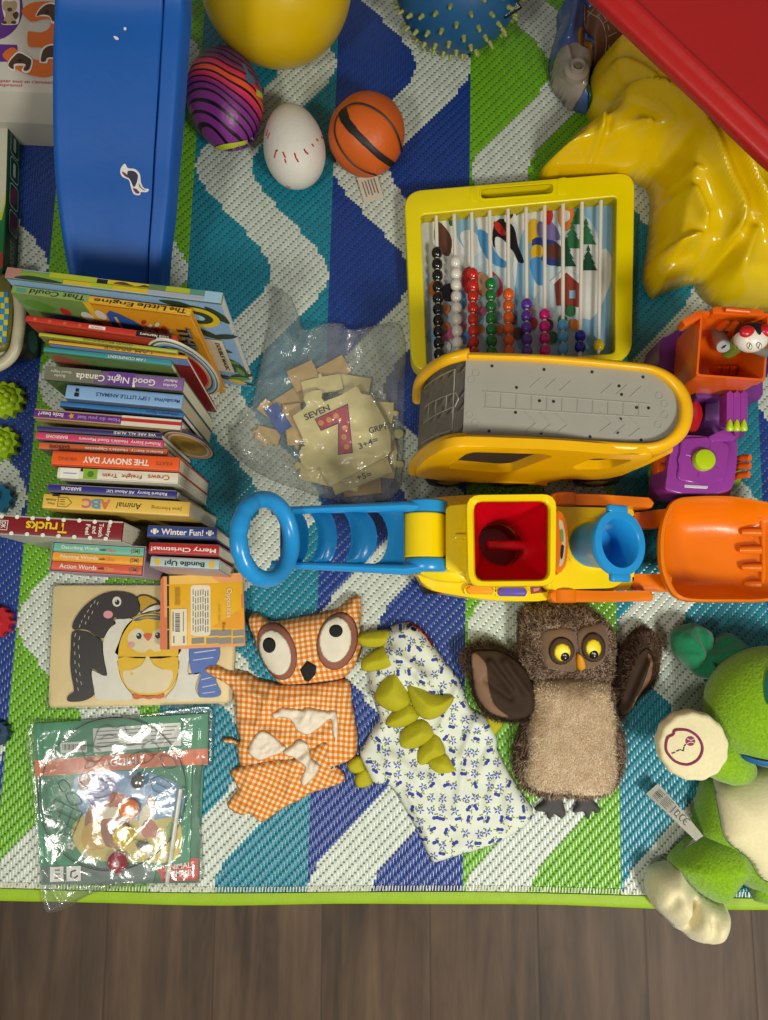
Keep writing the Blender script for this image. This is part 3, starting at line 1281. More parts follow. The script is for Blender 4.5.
text('TRANSPORT', M @ Matrix.Translation((sgn * Ls * 1.02, -0.018, 0)) @ Matrix.Rotation(0, 4, 'Z'), 0.05, 0.012, bw, t, 'box_text', 0.01)

# ---- red plastic panel
mred = mat('panel_red', (176, 20, 18), 0.42, 0.05, 9, 0.0004, 70)
t = thing('toy_table', 'large red plastic table top corner above the crumpled yellow vinyl', 'table')
zt = 0.30
o_ = PL([(506, -97), (700, 88), (806, 189), (1040, 140), (1080, -280), (700, -280)], zt)
bm = bmesh.new()


def inset(pts, d):
    cx = sum(p[0] for p in pts) / len(pts)
    cy = sum(p[1] for p in pts) / len(pts)
    n = len(pts)
    if area2(pts) < 0:
        pts = pts[::-1]
    out = []
    for i in range(n):
        a, b_, c = Vector(pts[i - 1]), Vector(pts[i]), Vector(pts[(i + 1) % n])
        e1, e2 = (b_ - a).normalized(), (c - b_).normalized()
        n1, n2 = Vector((-e1.y, e1.x)), Vector((-e2.y, e2.x))
        k = (n1 + n2)
        k = k / max(0.2, (1 + n1.dot(n2)))
        out.append(tuple(b_ + k * d))
    return out


o_ = rquad(o_, 0.05, 6)
if area2(o_) < 0:
    o_ = o_[::-1]
lv = []
for d, z in ((0.004, zt - 0.024), (0.0, zt - 0.012), (0.0005, zt - 0.009), (0.003, zt - 0.0065), (0.009, zt - 0.0045), (0.0125, zt - 0.003), (0.015, zt + 0.0005), (0.018, zt + 0.0012), (0.021, zt), (0.025, zt - 0.0045), (0.030, zt - 0.006)):
    lv.append([(p[0], p[1], z) for p in inset(o_, d)])
add_rings(bm, lv)
bmesh.ops.recalc_face_normals(bm, faces=bm.faces[:])
obj('table_top', bm, mred, t, angle=60)
bm = bmesh.new()
for px_, py_ in ((966, 60), (985, -140), (745, -230), (860, -220)):
    p = P(px_, py_, 0.25)
    add_tube(bm, [(p.x, p.y, 0.0008), (p.x, p.y, 0.275)], [0.022, 0.018], 16)
    o2 = obj('leg', bm, mred, t)
    bm = bmesh.new()
bm.free()
# ---- crumpled yellow vinyl
m, nt, b = newmat('vinyl_yellow')
b.inputs['Base Color'].default_value = rgba((220, 186, 6))
nt.l.new(nt.ramp(nt.noise(9, 3), [(0.3, (216, 178, 2)), (0.7, (224, 194, 10))]), b.inputs['Base Color'])
b.inputs['Roughness'].default_value = 0.16
b.inputs['Specular IOR Level'].default_value = 0.6
nt.l.new(nt.bump(nt.noise(16, 2, rough=0.45, dist=0.5), 0.004, 0.3), b.inputs['Normal'])
zv = 0.05
ol = PL(smooth([(622, 30), (600, 50), (593, 72), (594, 92), (602, 108), (597, 116), (580, 121), (562, 138), (545, 156), (552, 163), (575, 162), (612, 162), (657, 172), (658, 224), (655, 244), (653, 266), (662, 284), (674, 281), (692, 274), (708, 271), (714, 282), (726, 293), (746, 298), (775, 299), (786, 286), (788, 150), (772, 20), (700, -30), (640, -10)], 5), zv)


def W_(px, py, z=0.06):
    return P(px, py, z)


def L_(*pts):
    return [tuple(p) for p in smooth([tuple(W_(*p))[:2] + (0,) for p in pts], 5, closed=False)]


folds = [(L_((612, 60), (640, 66), (668, 100), (700, 160), (732, 212), (770, 262)), 0.0075, 0.034),
         (L_((594, 92), (622, 110), (652, 128), (676, 158), (704, 204), (722, 236), (716, 258), (700, 276)), 0.0065, 0.034),
         (L_((640, 96), (672, 128), (704, 176), (728, 214), (752, 252)), 0.006, -0.016),
         (L_((655, 90), (690, 130), (720, 180), (756, 232)), 0.006, 0.018),
         (L_((596, 76), (612, 78), (630, 90), (648, 112)), 0.007, 0.012),
         (L_((606, 52), (624, 44), (648, 50)), 0.012, 0.012),
         (L_((598, 118), (596, 146), (590, 168)), 0.0045, 0.016), (L_((604, 124), (602, 150), (598, 172)), 0.0045, -0.010),
         (L_((553, 160), (568, 148), (590, 150)), 0.008, 0.012), (L_((556, 164), (574, 166), (590, 160)), 0.005, 0.008),
         (L_((620, 138), (640, 148), (648, 170), (676, 190), (692, 196)), 0.0055, 0.020), (L_((634, 148), (630, 164), (622, 172)), 0.005, 0.010),
         (L_((646, 206), (660, 200), (676, 206), (690, 228), (696, 246)), 0.0055, 0.018), (L_((696, 246), (676, 252), (658, 252), (646, 246)), 0.006, 0.018),
         (L_((648, 250), (654, 268), (662, 284)), 0.005, 0.012), (L_((662, 284), (684, 270), (706, 262)), 0.006, 0.012), (L_((664, 266), (684, 258), (696, 254)), 0.007, -0.012),
         (L_((728, 248), (716, 268), (712, 290)), 0.006, -0.022), (L_((744, 236), (736, 262), (730, 288)), 0.008, 0.014), (L_((720, 60), (750, 120), (775, 180)), 0.016, 0.016)]


def dome(x, y):
    # rises under the red table
    c = P(740, 110, 0.08)
    r = np.hypot((x - c.x) / 0.17, (y - c.y) / 0.20)
    return 0.085 * np.exp(-r ** 2)


pv = Pillow(ol, 0.045, 0.034, base=0.0005, edge=0.006, step=0.0026, wr=0.0035, wfreq=11, sharp=True, folds=folds, seed=3.1, extra=dome, p=2.0)
bm = pv.mesh()
o = single('deflated_vinyl', bm, m, 'crumpled glossy yellow vinyl inflatable lying half under the red table', 'inflatable', angle=180)

# ---- small printed inflatable with a clear valve
t = thing('deflated_pool_toy', 'deflated blue and brown printed beach inflatable with a clear round valve', 'inflatable')
ol = PL(smooth([(566, -6), (560, 20), (553, 45), (552, 62), (560, 80), (572, 95), (588, 103), (596, 100), (592, 80), (596, 60), (612, 42), (630, 22), (618, -10)], 5), 0.03)
pf = Pillow(ol, 0.040, 0.022, base=0.0005, edge=0.004, step=0.003, wr=0.005, wfreq=30, seed=8.0, folds=[(P(575, 0, .03), P(566, 40, .03), 0.007, 0.02), (P(588, 10, .03), P(584, 50, .03), 0.006, -0.016), (P(572, 88, .03), P(562, 60, .03), 0.006, 0.01)])
pf.make('vinyl_bag', mat('vinyl_blue', (74, 98, 158), 0.2, 0.08, 30, 0.001, 40), t)
patch('printed_panel', PL(smooth([(585, 2), (598, -2), (618, 10), (632, 22), (612, 42), (604, 54), (596, 40), (590, 22)], 4), 0.05), pf, mat('vinyl_brown', (120, 84, 66), 0.3, 0.06), t, 0.002, 0.004, label='brown printed panel')
patch('orange_panel', PL(smooth([(579, 28), (586, 22), (592, 34), (598, 52), (588, 48), (580, 42)], 4), 0.05), pf, mat('vinyl_ochre', (164, 110, 20), 0.3), t, 0.001, 0.004)
clear = mat('vinyl_clear', (150, 140, 128), 0.18, 0.08, 40, 0.001, 50)
patch('clear_panel', PL(smooth([(556, 52), (562, 46), (578, 42), (590, 47), (596, 56), (592, 72), (588, 84), (578, 92), (566, 80), (557, 66)], 4), 0.045), pf, clear, t, 0.0025, 0.006, label='clear greyish panel round the valve')
patch('green_panel', PL(smooth([(585, 90), (592, 84), (597, 96), (590, 103)], 3), 0.03), pf, mat('vinyl_green', (20, 84, 60), 0.3), t, 0.002, 0.004)
vc = P(577, 68, 0.055)
z0 = pf.H(vc.x, vc.y)
bm = bmesh.new()
add_lathe(bm, [(0.017, z0 - 0.004), (0.0165, z0 + 0.003), (0.011, z0 + 0.006), (0.0095, z0 + 0.012), (0.008, z0 + 0.0125), (0.0065, z0 + 0.009), (0.004, z0 + 0.007)], 24, M=Matrix.Translation((vc.x, vc.y, 0)))
vv = obj('valve', bm, clear, t, label='clear round air valve')
bm = bmesh.new()
add_lathe(bm, [(0.0048, z0 + 0.0085), (0.0045, z0 + 0.0105), (0.001, z0 + 0.011)], 18, M=Matrix.Translation((vc.x + 0.0005, vc.y, 0)))
obj('plug', bm, mat('valve_plug', (112, 104, 84), 0.3), vv)
bm = bmesh.new()
for k in range(4):
    for (x0, y0, x1, y1) in ((590 + k * 7, 8 + k * 7, 599 + k * 7, 2 + k * 7),):
        a, c = P(x0, y0, 0.05), P(x1, y1, 0.05)
        pts = [Vector((a.x + (c.x - a.x) * s, a.y + (c.y - a.y) * s, pf.H(a.x + (c.x - a.x) * s, a.y + (c.y - a.y) * s) + 0.0035)) for s in (0, 0.5, 1)]
        add_tube(bm, pts, 0.0007, 5)
a, c = P(590, 3, 0.05), P(614, 38, 0.05)
for dx in (0, 0.008):
    pts = [Vector((a.x + dx + (c.x - a.x) * s, a.y + (c.y - a.y) * s, pf.H(a.x + dx + (c.x - a.x) * s, a.y + (c.y - a.y) * s) + 0.0035)) for s in (0, .2, .4, .6, .8, 1)]
    add_tube(bm, pts, 0.0007, 5)
obj('printed_lacing', bm, mat('lace_tan', (176, 150, 130), 0.5), t, label='pale printed lacing lines')
# ================================================================ books
PAGE = mat('book_pages', (218, 212, 192), 0.7, 0.04, 90)
PAGEG = mat('board_pages', (206, 202, 184), 0.7, 0.06, 90)
INKW, INKB = paper('ink_white', (226, 222, 210)), paper('ink_black', (26, 24, 28))


class Book:
    """upright book, spine up. A, B: photo pixels of the spine's ends; base: photo pixel of the foot of end B"""

    def __init__(self, name, label, cat, A, B, tpx, zt, base, spine, cover=None, hard=False, pages=PAGE, boards=0, depth=None, group='books standing in the row', tip=0.0):
        a, b_ = P(*A, zt), P(*B, zt)
        self.T = tpx * MPP((A[1] + B[1]) / 2, zt) - 0.0008
        X = (b_ - a).normalized()
        if base is not None:
            d = P(*base, 0.0) - b_
        else:
            d = Vector((0, 0, -zt))
        d = d - X * d.dot(X)
        D = d.length
        Z = -d.normalized()
        # keep the foot off the floor
        Y = Z.cross(X)
        self.M = Matrix((X, Y, Z)).transposed().to_4x4()
        self.M.translation = (a + b_) / 2
        self.L = (b_ - a).length
        low = min((self.M @ Vector((sx * self.L / 2, sy * self.T / 2, -D))).z for sx in (-1, 1) for sy in (-1, 1))
        if low < 0.0004:
            D -= (0.0004 - low) / max(0.3, Z.z)
        if depth:
            D = min(D, depth)
        self.D = D
        L, T, M = self.L, self.T, self.M
        cover = cover or spine
        self.root = thing(name, label, cat, group)
        tc_ = 0.0018 if hard or boards else 0.0009
        tc_ = min(tc_, T * 0.2)
        o = 0.0025 if hard else 0.0
        bm = bmesh.new()
        add_box(bm, (0, -T / 2 + tc_ / 2, -D / 2), (L, tc_, D), M, 0.0005, 1)
        self.front = obj('cover', bm, cover, self.root)
        bm = bmesh.new()
        add_box(bm, (0, T / 2 - tc_ / 2, -D / 2), (L, tc_, D), M, 0.0005, 1)
        obj('cover', bm, cover, self.root)
        bm = bmesh.new()
        n = 7
        pr = [(T / 2 * math.cos(PI * i / n), 0.0012 * math.sin(PI * i / n) - 0.0012) for i in range(n + 1)]
        pr = [(y, z) for y, z in pr] + [(-T / 2, -0.004), (T / 2, -0.004)]
        add_rings(bm, [[M @ Vector((x, y, z)) for y, z in pr] for x in (-L / 2, L / 2)])
        bmesh.ops.recalc_face_normals(bm, faces=bm.faces[:])
        self.spine = obj('spine', bm, spine, self.root)
        bm = bmesh.new()
        if boards:
            w = (T - 2 * tc_) / boards
            for i in range(boards):
                add_box(bm, (0, -T / 2 + tc_ + w * (i + 0.5), -D / 2 - 0.001), (L - 0.002 - 0.001 * (i % 2), w * 0.86, D - 0.004 - 0.0006 * (i % 2)), M)
        else:
            add_box(bm, (0, 0, -D / 2 - 0.0015 + o / 2), (L - 0.002 - 2 * o, T - 2 * tc_ - 0.0001, D - 0.004 - o), M)
        obj('page_block', bm, pages, self.root)

    def S(self, u, dv=0.0, flip=False):
        """frame on the spine: u 0..1 from end A to end B"""
        X, Y, Z = (self.M.to_3x3().col[i].copy() for i in range(3))
        o = self.M @ Vector((self.L * (u - 0.5), self.T * dv, 0.0))
        return frame(o, -X if flip else X, -Y if flip else Y)

    def text(self, s, u0, u1, hfrac, m, flip=True, dv=0.0, bold=0.012, shear=0.0):
        return text(s, self.S((u0 + u1) / 2, dv, flip), self.L * (u1 - u0), self.T * hfrac, m, self.spine, 'title_text', bold, 0.0004, shear)

    def art(self, shapes, name='spine_print', label=None):
        """printed shapes on the spine; coordinates u 0..1 along, v -0.5..0.5 across"""
        L, T = self.L, self.T
        M = self.S(0.5)
        return decal(name, [([((u - 0.5) * L, v * T) for u, v in p], m) for p, m in shapes], M, self.spine, 0.00015, 0.00005, label)

    def face(self, shapes, name='cover_picture', label=None):
        """printed shapes on the cover facing the viewer; coordinates u 0..1 along the spine, w 0..1 down from it"""
        L, T, D = self.L, self.T, self.D
        X, Y, Z = (self.M.to_3x3().col[i].copy() for i in range(3))
        o = self.M @ Vector((-L / 2, -T / 2, 0))
        self.FM = frame(o, X, Z)
        return decal(name, [([(u * L, -w * D) for u, w in p], m) for p, m in shapes], self.FM, self.front, 0.0002, 0.00006, label)


def R_(u0, v0, u1, v1):
    return [(u0, v0), (u1, v0), (u1, v1), (u0, v1)]


zB = 0.215
leafg, leafd, sky, yel = paper('leaf_green', (84, 128, 40)), paper('leaf_dark', (38, 58, 36)), paper('cover_sky', (128, 162, 196)), paper('cover_yellow', (206, 176, 30))
# outermost picture book
k = Book('picture_book', 'large jungle-patterned blue and green picture book at the back of the row against the slide', 'book', (6, 272), (222, 298), 12, zB, (250, 383), paper('cover_green', (126, 156, 48)), paper('cover_sky', (128, 162, 196)), boards=0)
k.art([(R_(0.0, -0.5, 0.07, 0.5), paper('cover_rose', (170, 120, 104))), (smooth([(0.05, -0.5), (0.10, -0.1), (0.2, -0.2), (0.27, -0.5)], 4), leafd), (R_(0.20, 0.0, 0.42, 0.5), paper('cover_lime', (168, 178, 40))), (R_(0.42, 0.0, 0.47, 0.4), INKB), (R_(0.47, 0.05, 0.66, 0.45), yel),
       (smooth([(0.50, 0.1), (0.54, 0.4), (0.6, 0.1), (0.64, 0.35), (0.66, 0.1)], 3), paper('cover_brown', (84, 62, 24))), (R_(0.66, 0.0, 0.74, 0.5), paper('cover_moss', (94, 124, 72))), (R_(0.74, 0.0, 0.85, 0.5), paper('cover_lime', (168, 178, 40))), (R_(0.85, 0.0, 0.92, 0.5), paper('cover_teal', (84, 142, 122))), (R_(0.92, -0.5, 1.0, 0.5), paper('cover_pale', (150, 186, 206))),
       (R_(0.27, -0.5, 0.4, -0.1), yel), (R_(0.4, -0.5, 0.50, -0.05), paper('cover_lime', (168, 178, 40))), (R_(0.5, -0.5, 0.66, -0.05), yel), (R_(0.66, -0.5, 0.92, -0.05), paper('cover_grey', (160, 164, 176)))])


def leaf(cx, cy, r, a, w=0.35):
    c, s = math.cos(math.radians(a)), math.sin(math.radians(a))
    pts = smooth([(-r, 0), (-r * 0.3, r * w), (r * 0.5, r * w * 0.8), (r, 0), (r * 0.5, -r * w * 0.8), (-r * 0.3, -r * w)], 3)
    return [(cx + x * c - y * s, cy + x * s + y * c) for x, y in pts]


sh = []
for cx, cy, r, a in ((0.88, 0.10, 0.10, 200), (0.96, 0.13, 0.09, 240), (0.78, 0.06, 0.08, 190), (0.95, 0.36, 0.08, 160), (0.86, 0.34, 0.09, 220), (0.90, 0.52, 0.07, 200), (0.96, 0.72, 0.10, 250), (0.90, 0.78, 0.08, 180), (0.97, 0.84, 0.08, 150), (0.88, 0.9, 0.08, 210), (0.97, 0.95, 0.06, 190), (0.82, 0.2, 0.09, 160), (0.74, 0.2, 0.08, 200)):
    sh.append((leaf(cx, cy, r, a, 0.33), leafd))
for cx, cy, r, a in ((0.93, 0.66, 0.06, 200), (0.97, 0.78, 0.06, 260), (0.95, 0.88, 0.07, 170)):
    sh.append((leaf(cx, cy, r, a, 0.3), leafg))
sh += [(ell(0.86, 0.17, 0.105, 0.10, 0, 30), yel), (ell(0.855, 0.17, 0.078, 0.065, 0, 30), leafd), (ell(0.85, 0.165, 0.045, 0.03, 20, 20), paper('cover_pale', (150, 186, 206))),
       (leaf(0.93, 0.93, 0.055, 20, 0.5), yel), (rrect(0.845, 0.40, 0.935, 0.80, 0.01), paper('sticker_cream', (204, 192, 160)))]
k.face(sh)
tm_ = k.FM @ Matrix.Translation((0.905 * k.L, -0.60 * k.D, 0.0017)) @ Matrix.Rotation(math.radians(-90), 4, 'Z')
text('DOUBLE MAGIC', tm_, 0.34 * k.D, 0.022 * k.L, INKB, k.front, 'cover_text', 0.02)

# storybook with yellow spine
k = Book('picture_book', 'tall green and yellow storybook about an engine leaning beside the jungle picture book', 'book', (12, 289), (191, 312), 8.5, zB - 0.012, (229, 391), paper('engine_yellow', (216, 172, 34)), paper('engine_orange', (206, 142, 30)), hard=True)
k.art([(R_(0, -0.5, 0.43, 0.5), paper('engine_green', (132, 158, 84))), (R_(0.025, -0.3, 0.08, 0.3), paper('cover_teal', (84, 142, 122)))])
k.text('That Could', 0.10, 0.41, 0.72, INKB, shear=0.2)
k.text('Engine', 0.46, 0.68, 0.72, INKB, shear=0.2)
k.text('Little', 0.70, 0.86, 0.66, INKB, shear=0.2)
k.text('The', 0.88, 0.975, 0.66, INKB, shear=0.2)
blu, pal = paper('engine_blue', (44, 82, 158)), paper('engine_pale', (206, 200, 184))
sh = [(R_(0, 0, 0.40, 1), paper('engine_meadow', (106, 136, 70))), (R_(0.40, 0, 0.44, 1), paper('engine_yellow', (216, 172, 34))), (smooth([(0.05, 0.30), (0.12, 0.22), (0.24, 0.18), (0.33, 0.22), (0.36, 0.34), (0.25, 0.40), (0.12, 0.38)], 3), blu),
      (smooth([(0.02, 0.1), (0.10, 0.05), (0.2, 0.12), (0.12, 0.17)], 3), leafg), (ell(0.25, 0.14, 0.03, 0.04), paper('ink_red', (176, 42, 36))), (ell(0.37, 0.16, 0.035, 0.05), pal), (ell(0.33, 0.32, 0.03, 0.04), pal), (ell(0.42, 0.24, 0.02, 0.05), paper('engine_brown', (120, 70, 40))), (ell(0.46, 0.12, 0.03, 0.05), pal), (ell(0.47, 0.3, 0.025, 0.05), paper('engine_brown', (120, 70, 40))),
      (smooth([(0.50, 0.10), (0.62, 0.12), (0.68, 0.25), (0.66, 0.7), (0.5, 0.7)], 3), blu), (R_(0.535, 0.12, 0.55, 0.7), paper('engine_yellow', (216, 172, 34)))]
for i in range(6):
    sh.append((ell(0.70 + 0.026 * i, 0.14 + 0.035 * (i % 3), 0.012, 0.03, 30), pal if i % 2 else paper('ink_red', (176, 42, 36))))
    sh.append((ell(0.69 + 0.022 * i, 0.24 + 0.03 * (i % 2), 0.012, 0.03, -20), pal if i % 2 == 0 else leafg))
k.face(sh)
tm_ = k.FM @ Matrix.Translation((0.925 * k.L, -0.26 * k.D, 0.0024)) @ Matrix.Rotation(math.radians(-90), 4, 'Z')
text('THE', tm_, 0.26 * k.D, 0.075 * k.L, INKB, k.front, 'cover_text', 0.05)
text('THE', tm_ @ Matrix.Translation((0.0008, 0.0006, 0.0004)), 0.25 * k.D, 0.068 * k.L, paper('title_steel', (108, 122, 132)), k.front, 'cover_text', 0.02)

# red book with rainbow rings
k = Book('picture_book', 'red picture book with rainbow ring cover and dotted red spine', 'book', (26, 318), (176, 339), 7.5, 0.188, (222, 398), paper('book_red', (190, 50, 30)), paper('book_red2', (164, 44, 26)))
k.art([(R_(0.735, -0.42, 0.97, 0.42), INKB), (R_(0.42, -0.2, 0.53, 0.3), INKW)] + [(ell(0.06 + 0.1 * i, 0.0, 0.012, 0.25), paper('book_coral', (204, 92, 54))) for i in range(4)])
k.text('little learners', 0.76, 0.95, 0.42, INKW)
k.text('TOUCH', 0.435, 0.515, 0.3, paper('ink_red', (176, 42, 36)))
wht = paper('ring_white', (206, 202, 190))


def ring_board(k, cu, cw, ru, rw, rot, rings, label, y=0.0):
    """die-cut round cover board with printed rings"""
    X, Y, Z = (k.M.to_3x3().col[i].copy() for i in range(3))
    o = k.M @ Vector((-k.L / 2, -k.T / 2 + 0.0021 + y, 0))
    FM = frame(o, X, Z)
    e = lambda f: [(q[0], q[1]) for q in ell(cu * k.L, -cw * k.D, ru * k.L * f, rw * k.D * f, rot, 44)]
    bm = bmesh.new()
    add_prism(bm, e(1.0), 0.0002, 0.0022, bev=0.0004, M=FM)
    bo = obj('round_cover_board', bm, rings[0][1], k.root, label=label)
    decal('ring_print', [(e(f), m_) for f, m_ in rings[1:]], FM, bo, 0.0023, 0.00006)


ring_board(k, 0.935, 0.46, 0.225, 0.48, 0, [(1, wht), (0.955, paper('ring_green', (70, 96, 60))), (0.91, wht), (0.87, paper('ring_sky', (118, 158, 196))), (0.81, paper('ring_blue', (40, 80, 150))), (0.76, paper('ring_yellow', (216, 180, 40))), (0.70, paper('ring_pink', (196, 120, 130))), (0.65, paper('ring_red', (178, 28, 28)))], 'white edged board with rainbow rings')

# thin books
k = Book('thin_book', 'thin lime green spined book next to the red rainbow book', 'book', (39, 334), (177, 351.5), 5, 0.172, (199, 404), paper('spine_lime', (176, 184, 52)), paper('cover_olive', (120, 116, 60)))
k.text('GOOD BEGINNINGS', 0.32, 0.68, 0.5, paper('ink_olive', (110, 104, 20)))
k = Book('thin_book', 'thin yellow spined book with blue and dark red covers', 'book', (49, 341.5), (187, 357.5), 5.2, 0.168, (217, 411), paper('spine_amber', (214, 164, 34)), paper('cover_maroon', (120, 30, 30)))
k.text('I AM BRAVE', 0.40, 0.75, 0.5, paper('ink_olive', (110, 104, 20)))
sh = [(R_(0.0, 0.0, 1.0, 0.10), paper('cover_steel', (92, 132, 180)))]
k.face(sh)
k = Book('thin_book', 'thin teal spined book with white lettering and meadow cover', 'book', (44, 349), (171, 363), 6, 0.162, (196, 414), paper('spine_teal', (48, 150, 156)), paper('cover_meadow', (100, 118, 62)))
k.text('I AM CONFIDENT', 0.50, 0.80, 0.55, INKW)
k.face([(smooth([(0.02, 0.12), (0.10, 0.05), (0.2, 0.1), (0.3, 0.2), (0.3, 0.35), (0.1, 0.4)], 3), paper('cover_brick', (150, 72, 62))), (smooth([(0.35, 0.1), (0.5, 0.05), (0.7, 0.1), (0.9, 0.3), (0.5, 0.3)], 3), paper('cover_moss', (94, 124, 72)))])

k = Book('board_book', 'purple and grey spined board book about saying good night below the teal book', 'book', (45, 372.5), (183, 384.5), 15, 0.152, (216, 425), paper('spine_violet', (128, 92, 152)), paper('cover_darkgreen', (70, 88, 50)), boards=0, pages=mat('pages_cream', (204, 202, 176), 0.7))
k.art([(R_(0, -0.5, 0.40, 0.5), paper('spine_sage', (112, 112, 92))), (smooth([(0.36, -0.5), (0.38, -0.1), (0.44, 0.1), (0.46, -0.5)], 3), paper('spine_mauve', (106, 84, 120))), (R_(0.46, -0.5, 0.645, 0.5), paper('spine_purple', (102, 62, 140))), (smooth([(0.640, -0.5), (0.642, -0.3), (0.65, -0.12), (0.655, -0.3), (0.66, -0.5)], 2), INKW)])
k.text('Good Night Canada', 0.225, 0.80, 0.62, INKW)
k.text('Good Night', 0.04, 0.19, 0.24, paper('ink_pale', (196, 196, 176)), dv=0.17)
k.text('Books', 0.07, 0.15, 0.22, paper('ink_pale', (196, 196, 176)), dv=-0.16)
k.text('Adams/', 0.86, 0.96, 0.22, INKW, dv=0.17)
k.text('Gordon', 0.86, 0.96, 0.22, INKW, dv=-0.16)

k = Book('board_book', 'light blue spined board book about spotting little animals', 'book', (66, 391.5), (182, 402), 16, 0.150, (213, 438.5), paper('spine_sky', (128, 166, 206)), paper('cover_bluegrey', (84, 98, 120)), pages=mat('pages_tan', (182, 172, 142), 0.7))
k.text('I SPY LITTLE ANIMALS', 0.26, 0.72, 0.26, paper('ink_navy', (40, 60, 110)))
k.text('Marzollo/Wick', 0.76, 0.98, 0.24, paper('ink_navy', (40, 60, 110)))
k.art([(R_(0.075, -0.28, 0.115, 0.0), INKB), (R_(0.08, 0.05, 0.11, 0.28), INKB)])

k = Book('thin_book', 'slim blue spined book half hidden behind the purple feelings book', 'book', (60, 403.5), (183, 415), 6.5, 0.142, (210, 448.5), paper('spine_blue', (44, 112, 168)), paper('cover_navy', (44, 58, 84)))
k.text("Where's Spot", 0.70, 0.97, 0.6, paper('ink_navy', (40, 60, 110)))

# round cornered purple book
k = Book('board_book', 'purple board book with red striped spine end and die-cut round cover', 'book', (34, 413), (181, 425), 11, 0.140, (208, 456), paper('spine_plum', (96, 40, 124)), paper('cover_tan', (172, 140, 92)), boards=4)
k.art([(R_(0.595, -0.5, 1.0, 0.5), paper('stripe_cream', (210, 204, 184))), (R_(0.595, -0.08, 1.0, 0.28), paper('stripe_red', (186, 40, 36)))])
k.text('How do you feel', 0.30, 0.585, 0.46, paper('ink_lilac', (176, 140, 196)))
k.text('little bear?', 0.03, 0.20, 0.42, INKW)
star = [(0.255 + 0.022 * (1 if i % 2 else 0.45) * math.cos(PI * i / 5), 0.35 * (1 if i % 2 else 0.45) * math.sin(PI * i / 5)) for i in range(10)]
k.art([(star, paper('star_gold', (206, 152, 40)))], 'bear_print')
k.face([(ell(0.45, 0.45, 0.35, 0.4), paper('bear_tan', (190, 152, 92)))])
ring_board(k, 0.955, 0.51, 0.165, 0.48, 0, [(1, paper('cover_navy', (44, 58, 84))), (0.93, paper('bear_cream', (206, 190, 150))), (0.86, paper('ring_pinkish', (190, 110, 100))), (0.80, paper('bear_cream', (206, 190, 150))), (0.70, paper('bear_ochre', (170, 134, 50))), (0.52, paper('bear_gold', (186, 150, 66))), (0.3, paper('bear_ochre', (170, 134, 50)))], 'cream and gold ringed board')

k = Book('thin_book', 'thin navy spined book beneath the purple feelings book', 'book', (37, 428), (161, 435.5), 6, 0.138, (190, 462), paper('spine_indigo', (52, 40, 112)), paper('cover_greyed', (96, 96, 92)))
k.text('WE ARE ALL ALIKE', 0.62, 0.96, 0.5, INKW)
k = Book('thin_book', 'pink spined manners book next to the thin navy one', 'book', (36, 435.5), (163, 444), 9, 0.138, (193, 470), paper('spine_pink', (206, 60, 104)), paper('cover_greyed', (96, 96, 92)))
k.text("Richard Scarry  Huckle's Good Manners", 0.34, 0.98, 0.5, INKW)
k.text('BARRONS', 0.08, 0.25, 0.4, INKW)
k = Book('thin_book', 'burnt orange spined opposites book behind the bright orange one', 'book', (39, 445.5), (167, 452.5), 8.5, 0.138, (197, 478), paper('spine_rust', (206, 96, 44)), paper('cover_greyed', (96, 96, 92)))
k.text("Richard Scarry  Huckle's Opposites", 0.36, 0.97, 0.5, INKW)
k.text('BARRONS', 0.08, 0.24, 0.4, INKB)

k = Book('board_book', 'bright orange spined board book about a snowy day', 'book', (52, 458), (179, 464.5), 16, 0.148, (210, 489), paper('spine_orange', (226, 88, 24)), paper('cover_redorange', (190, 72, 30)), boards=9, pages=PAGEG)
k.text('THE SNOWY DAY', 0.245, 0.765, 0.42, INKW, bold=0.03)
k.text('KEATS', 0.82, 0.945, 0.24, paper('ink_sand', (150, 70, 40)))
k.text('VIKING', 0.05, 0.20, 0.24, paper('ink_sand', (150, 70, 40)))

k = Book('board_book', 'white spined train board book with red lettering', 'book', (57.5, 472.5), (178, 478.5), 12, 0.146, (209, 501), paper('spine_white', (214, 208, 186)), paper('cover_white', (206, 200, 180)), boards=7, pages=PAGEG)
k.art([(R_(0.02, -0.46, 0.18, 0.46), INKW), (R_(0.215, -0.46, 0.33, 0.46), paper('badge_green', (124, 172, 40))), (ell(0.275, 0.0, 0.028, 0.28), paper('badge_darkgreen', (74, 120, 30))), (R_(0.05, -0.05, 0.16, 0.03), paper('cover_steel', (92, 132, 180))), (R_(0.19, 0.2, 0.21, 0.46), INKB)])
k.text('Freight  Train', 0.375, 0.70, 0.46, paper('ink_crimson', (160, 36, 30)))
k.text('Crews', 0.75, 0.93, 0.44, paper('ink_rust', (178, 70, 34)))

k = Book('thin_book', 'navy spined book between the white train book and the yellow animal book', 'book', (48, 487.5), (176, 494.5), 9, 0.140, (203, 512), paper('spine_navy', (44, 42, 122)), paper('cover_grey2', (130, 130, 116)), pages=PAGEG)
k.text('Richard Scarry  All About Us!', 0.46, 0.93, 0.48, INKW)
k.text('BARRONS', 0.105, 0.26, 0.42, INKW)

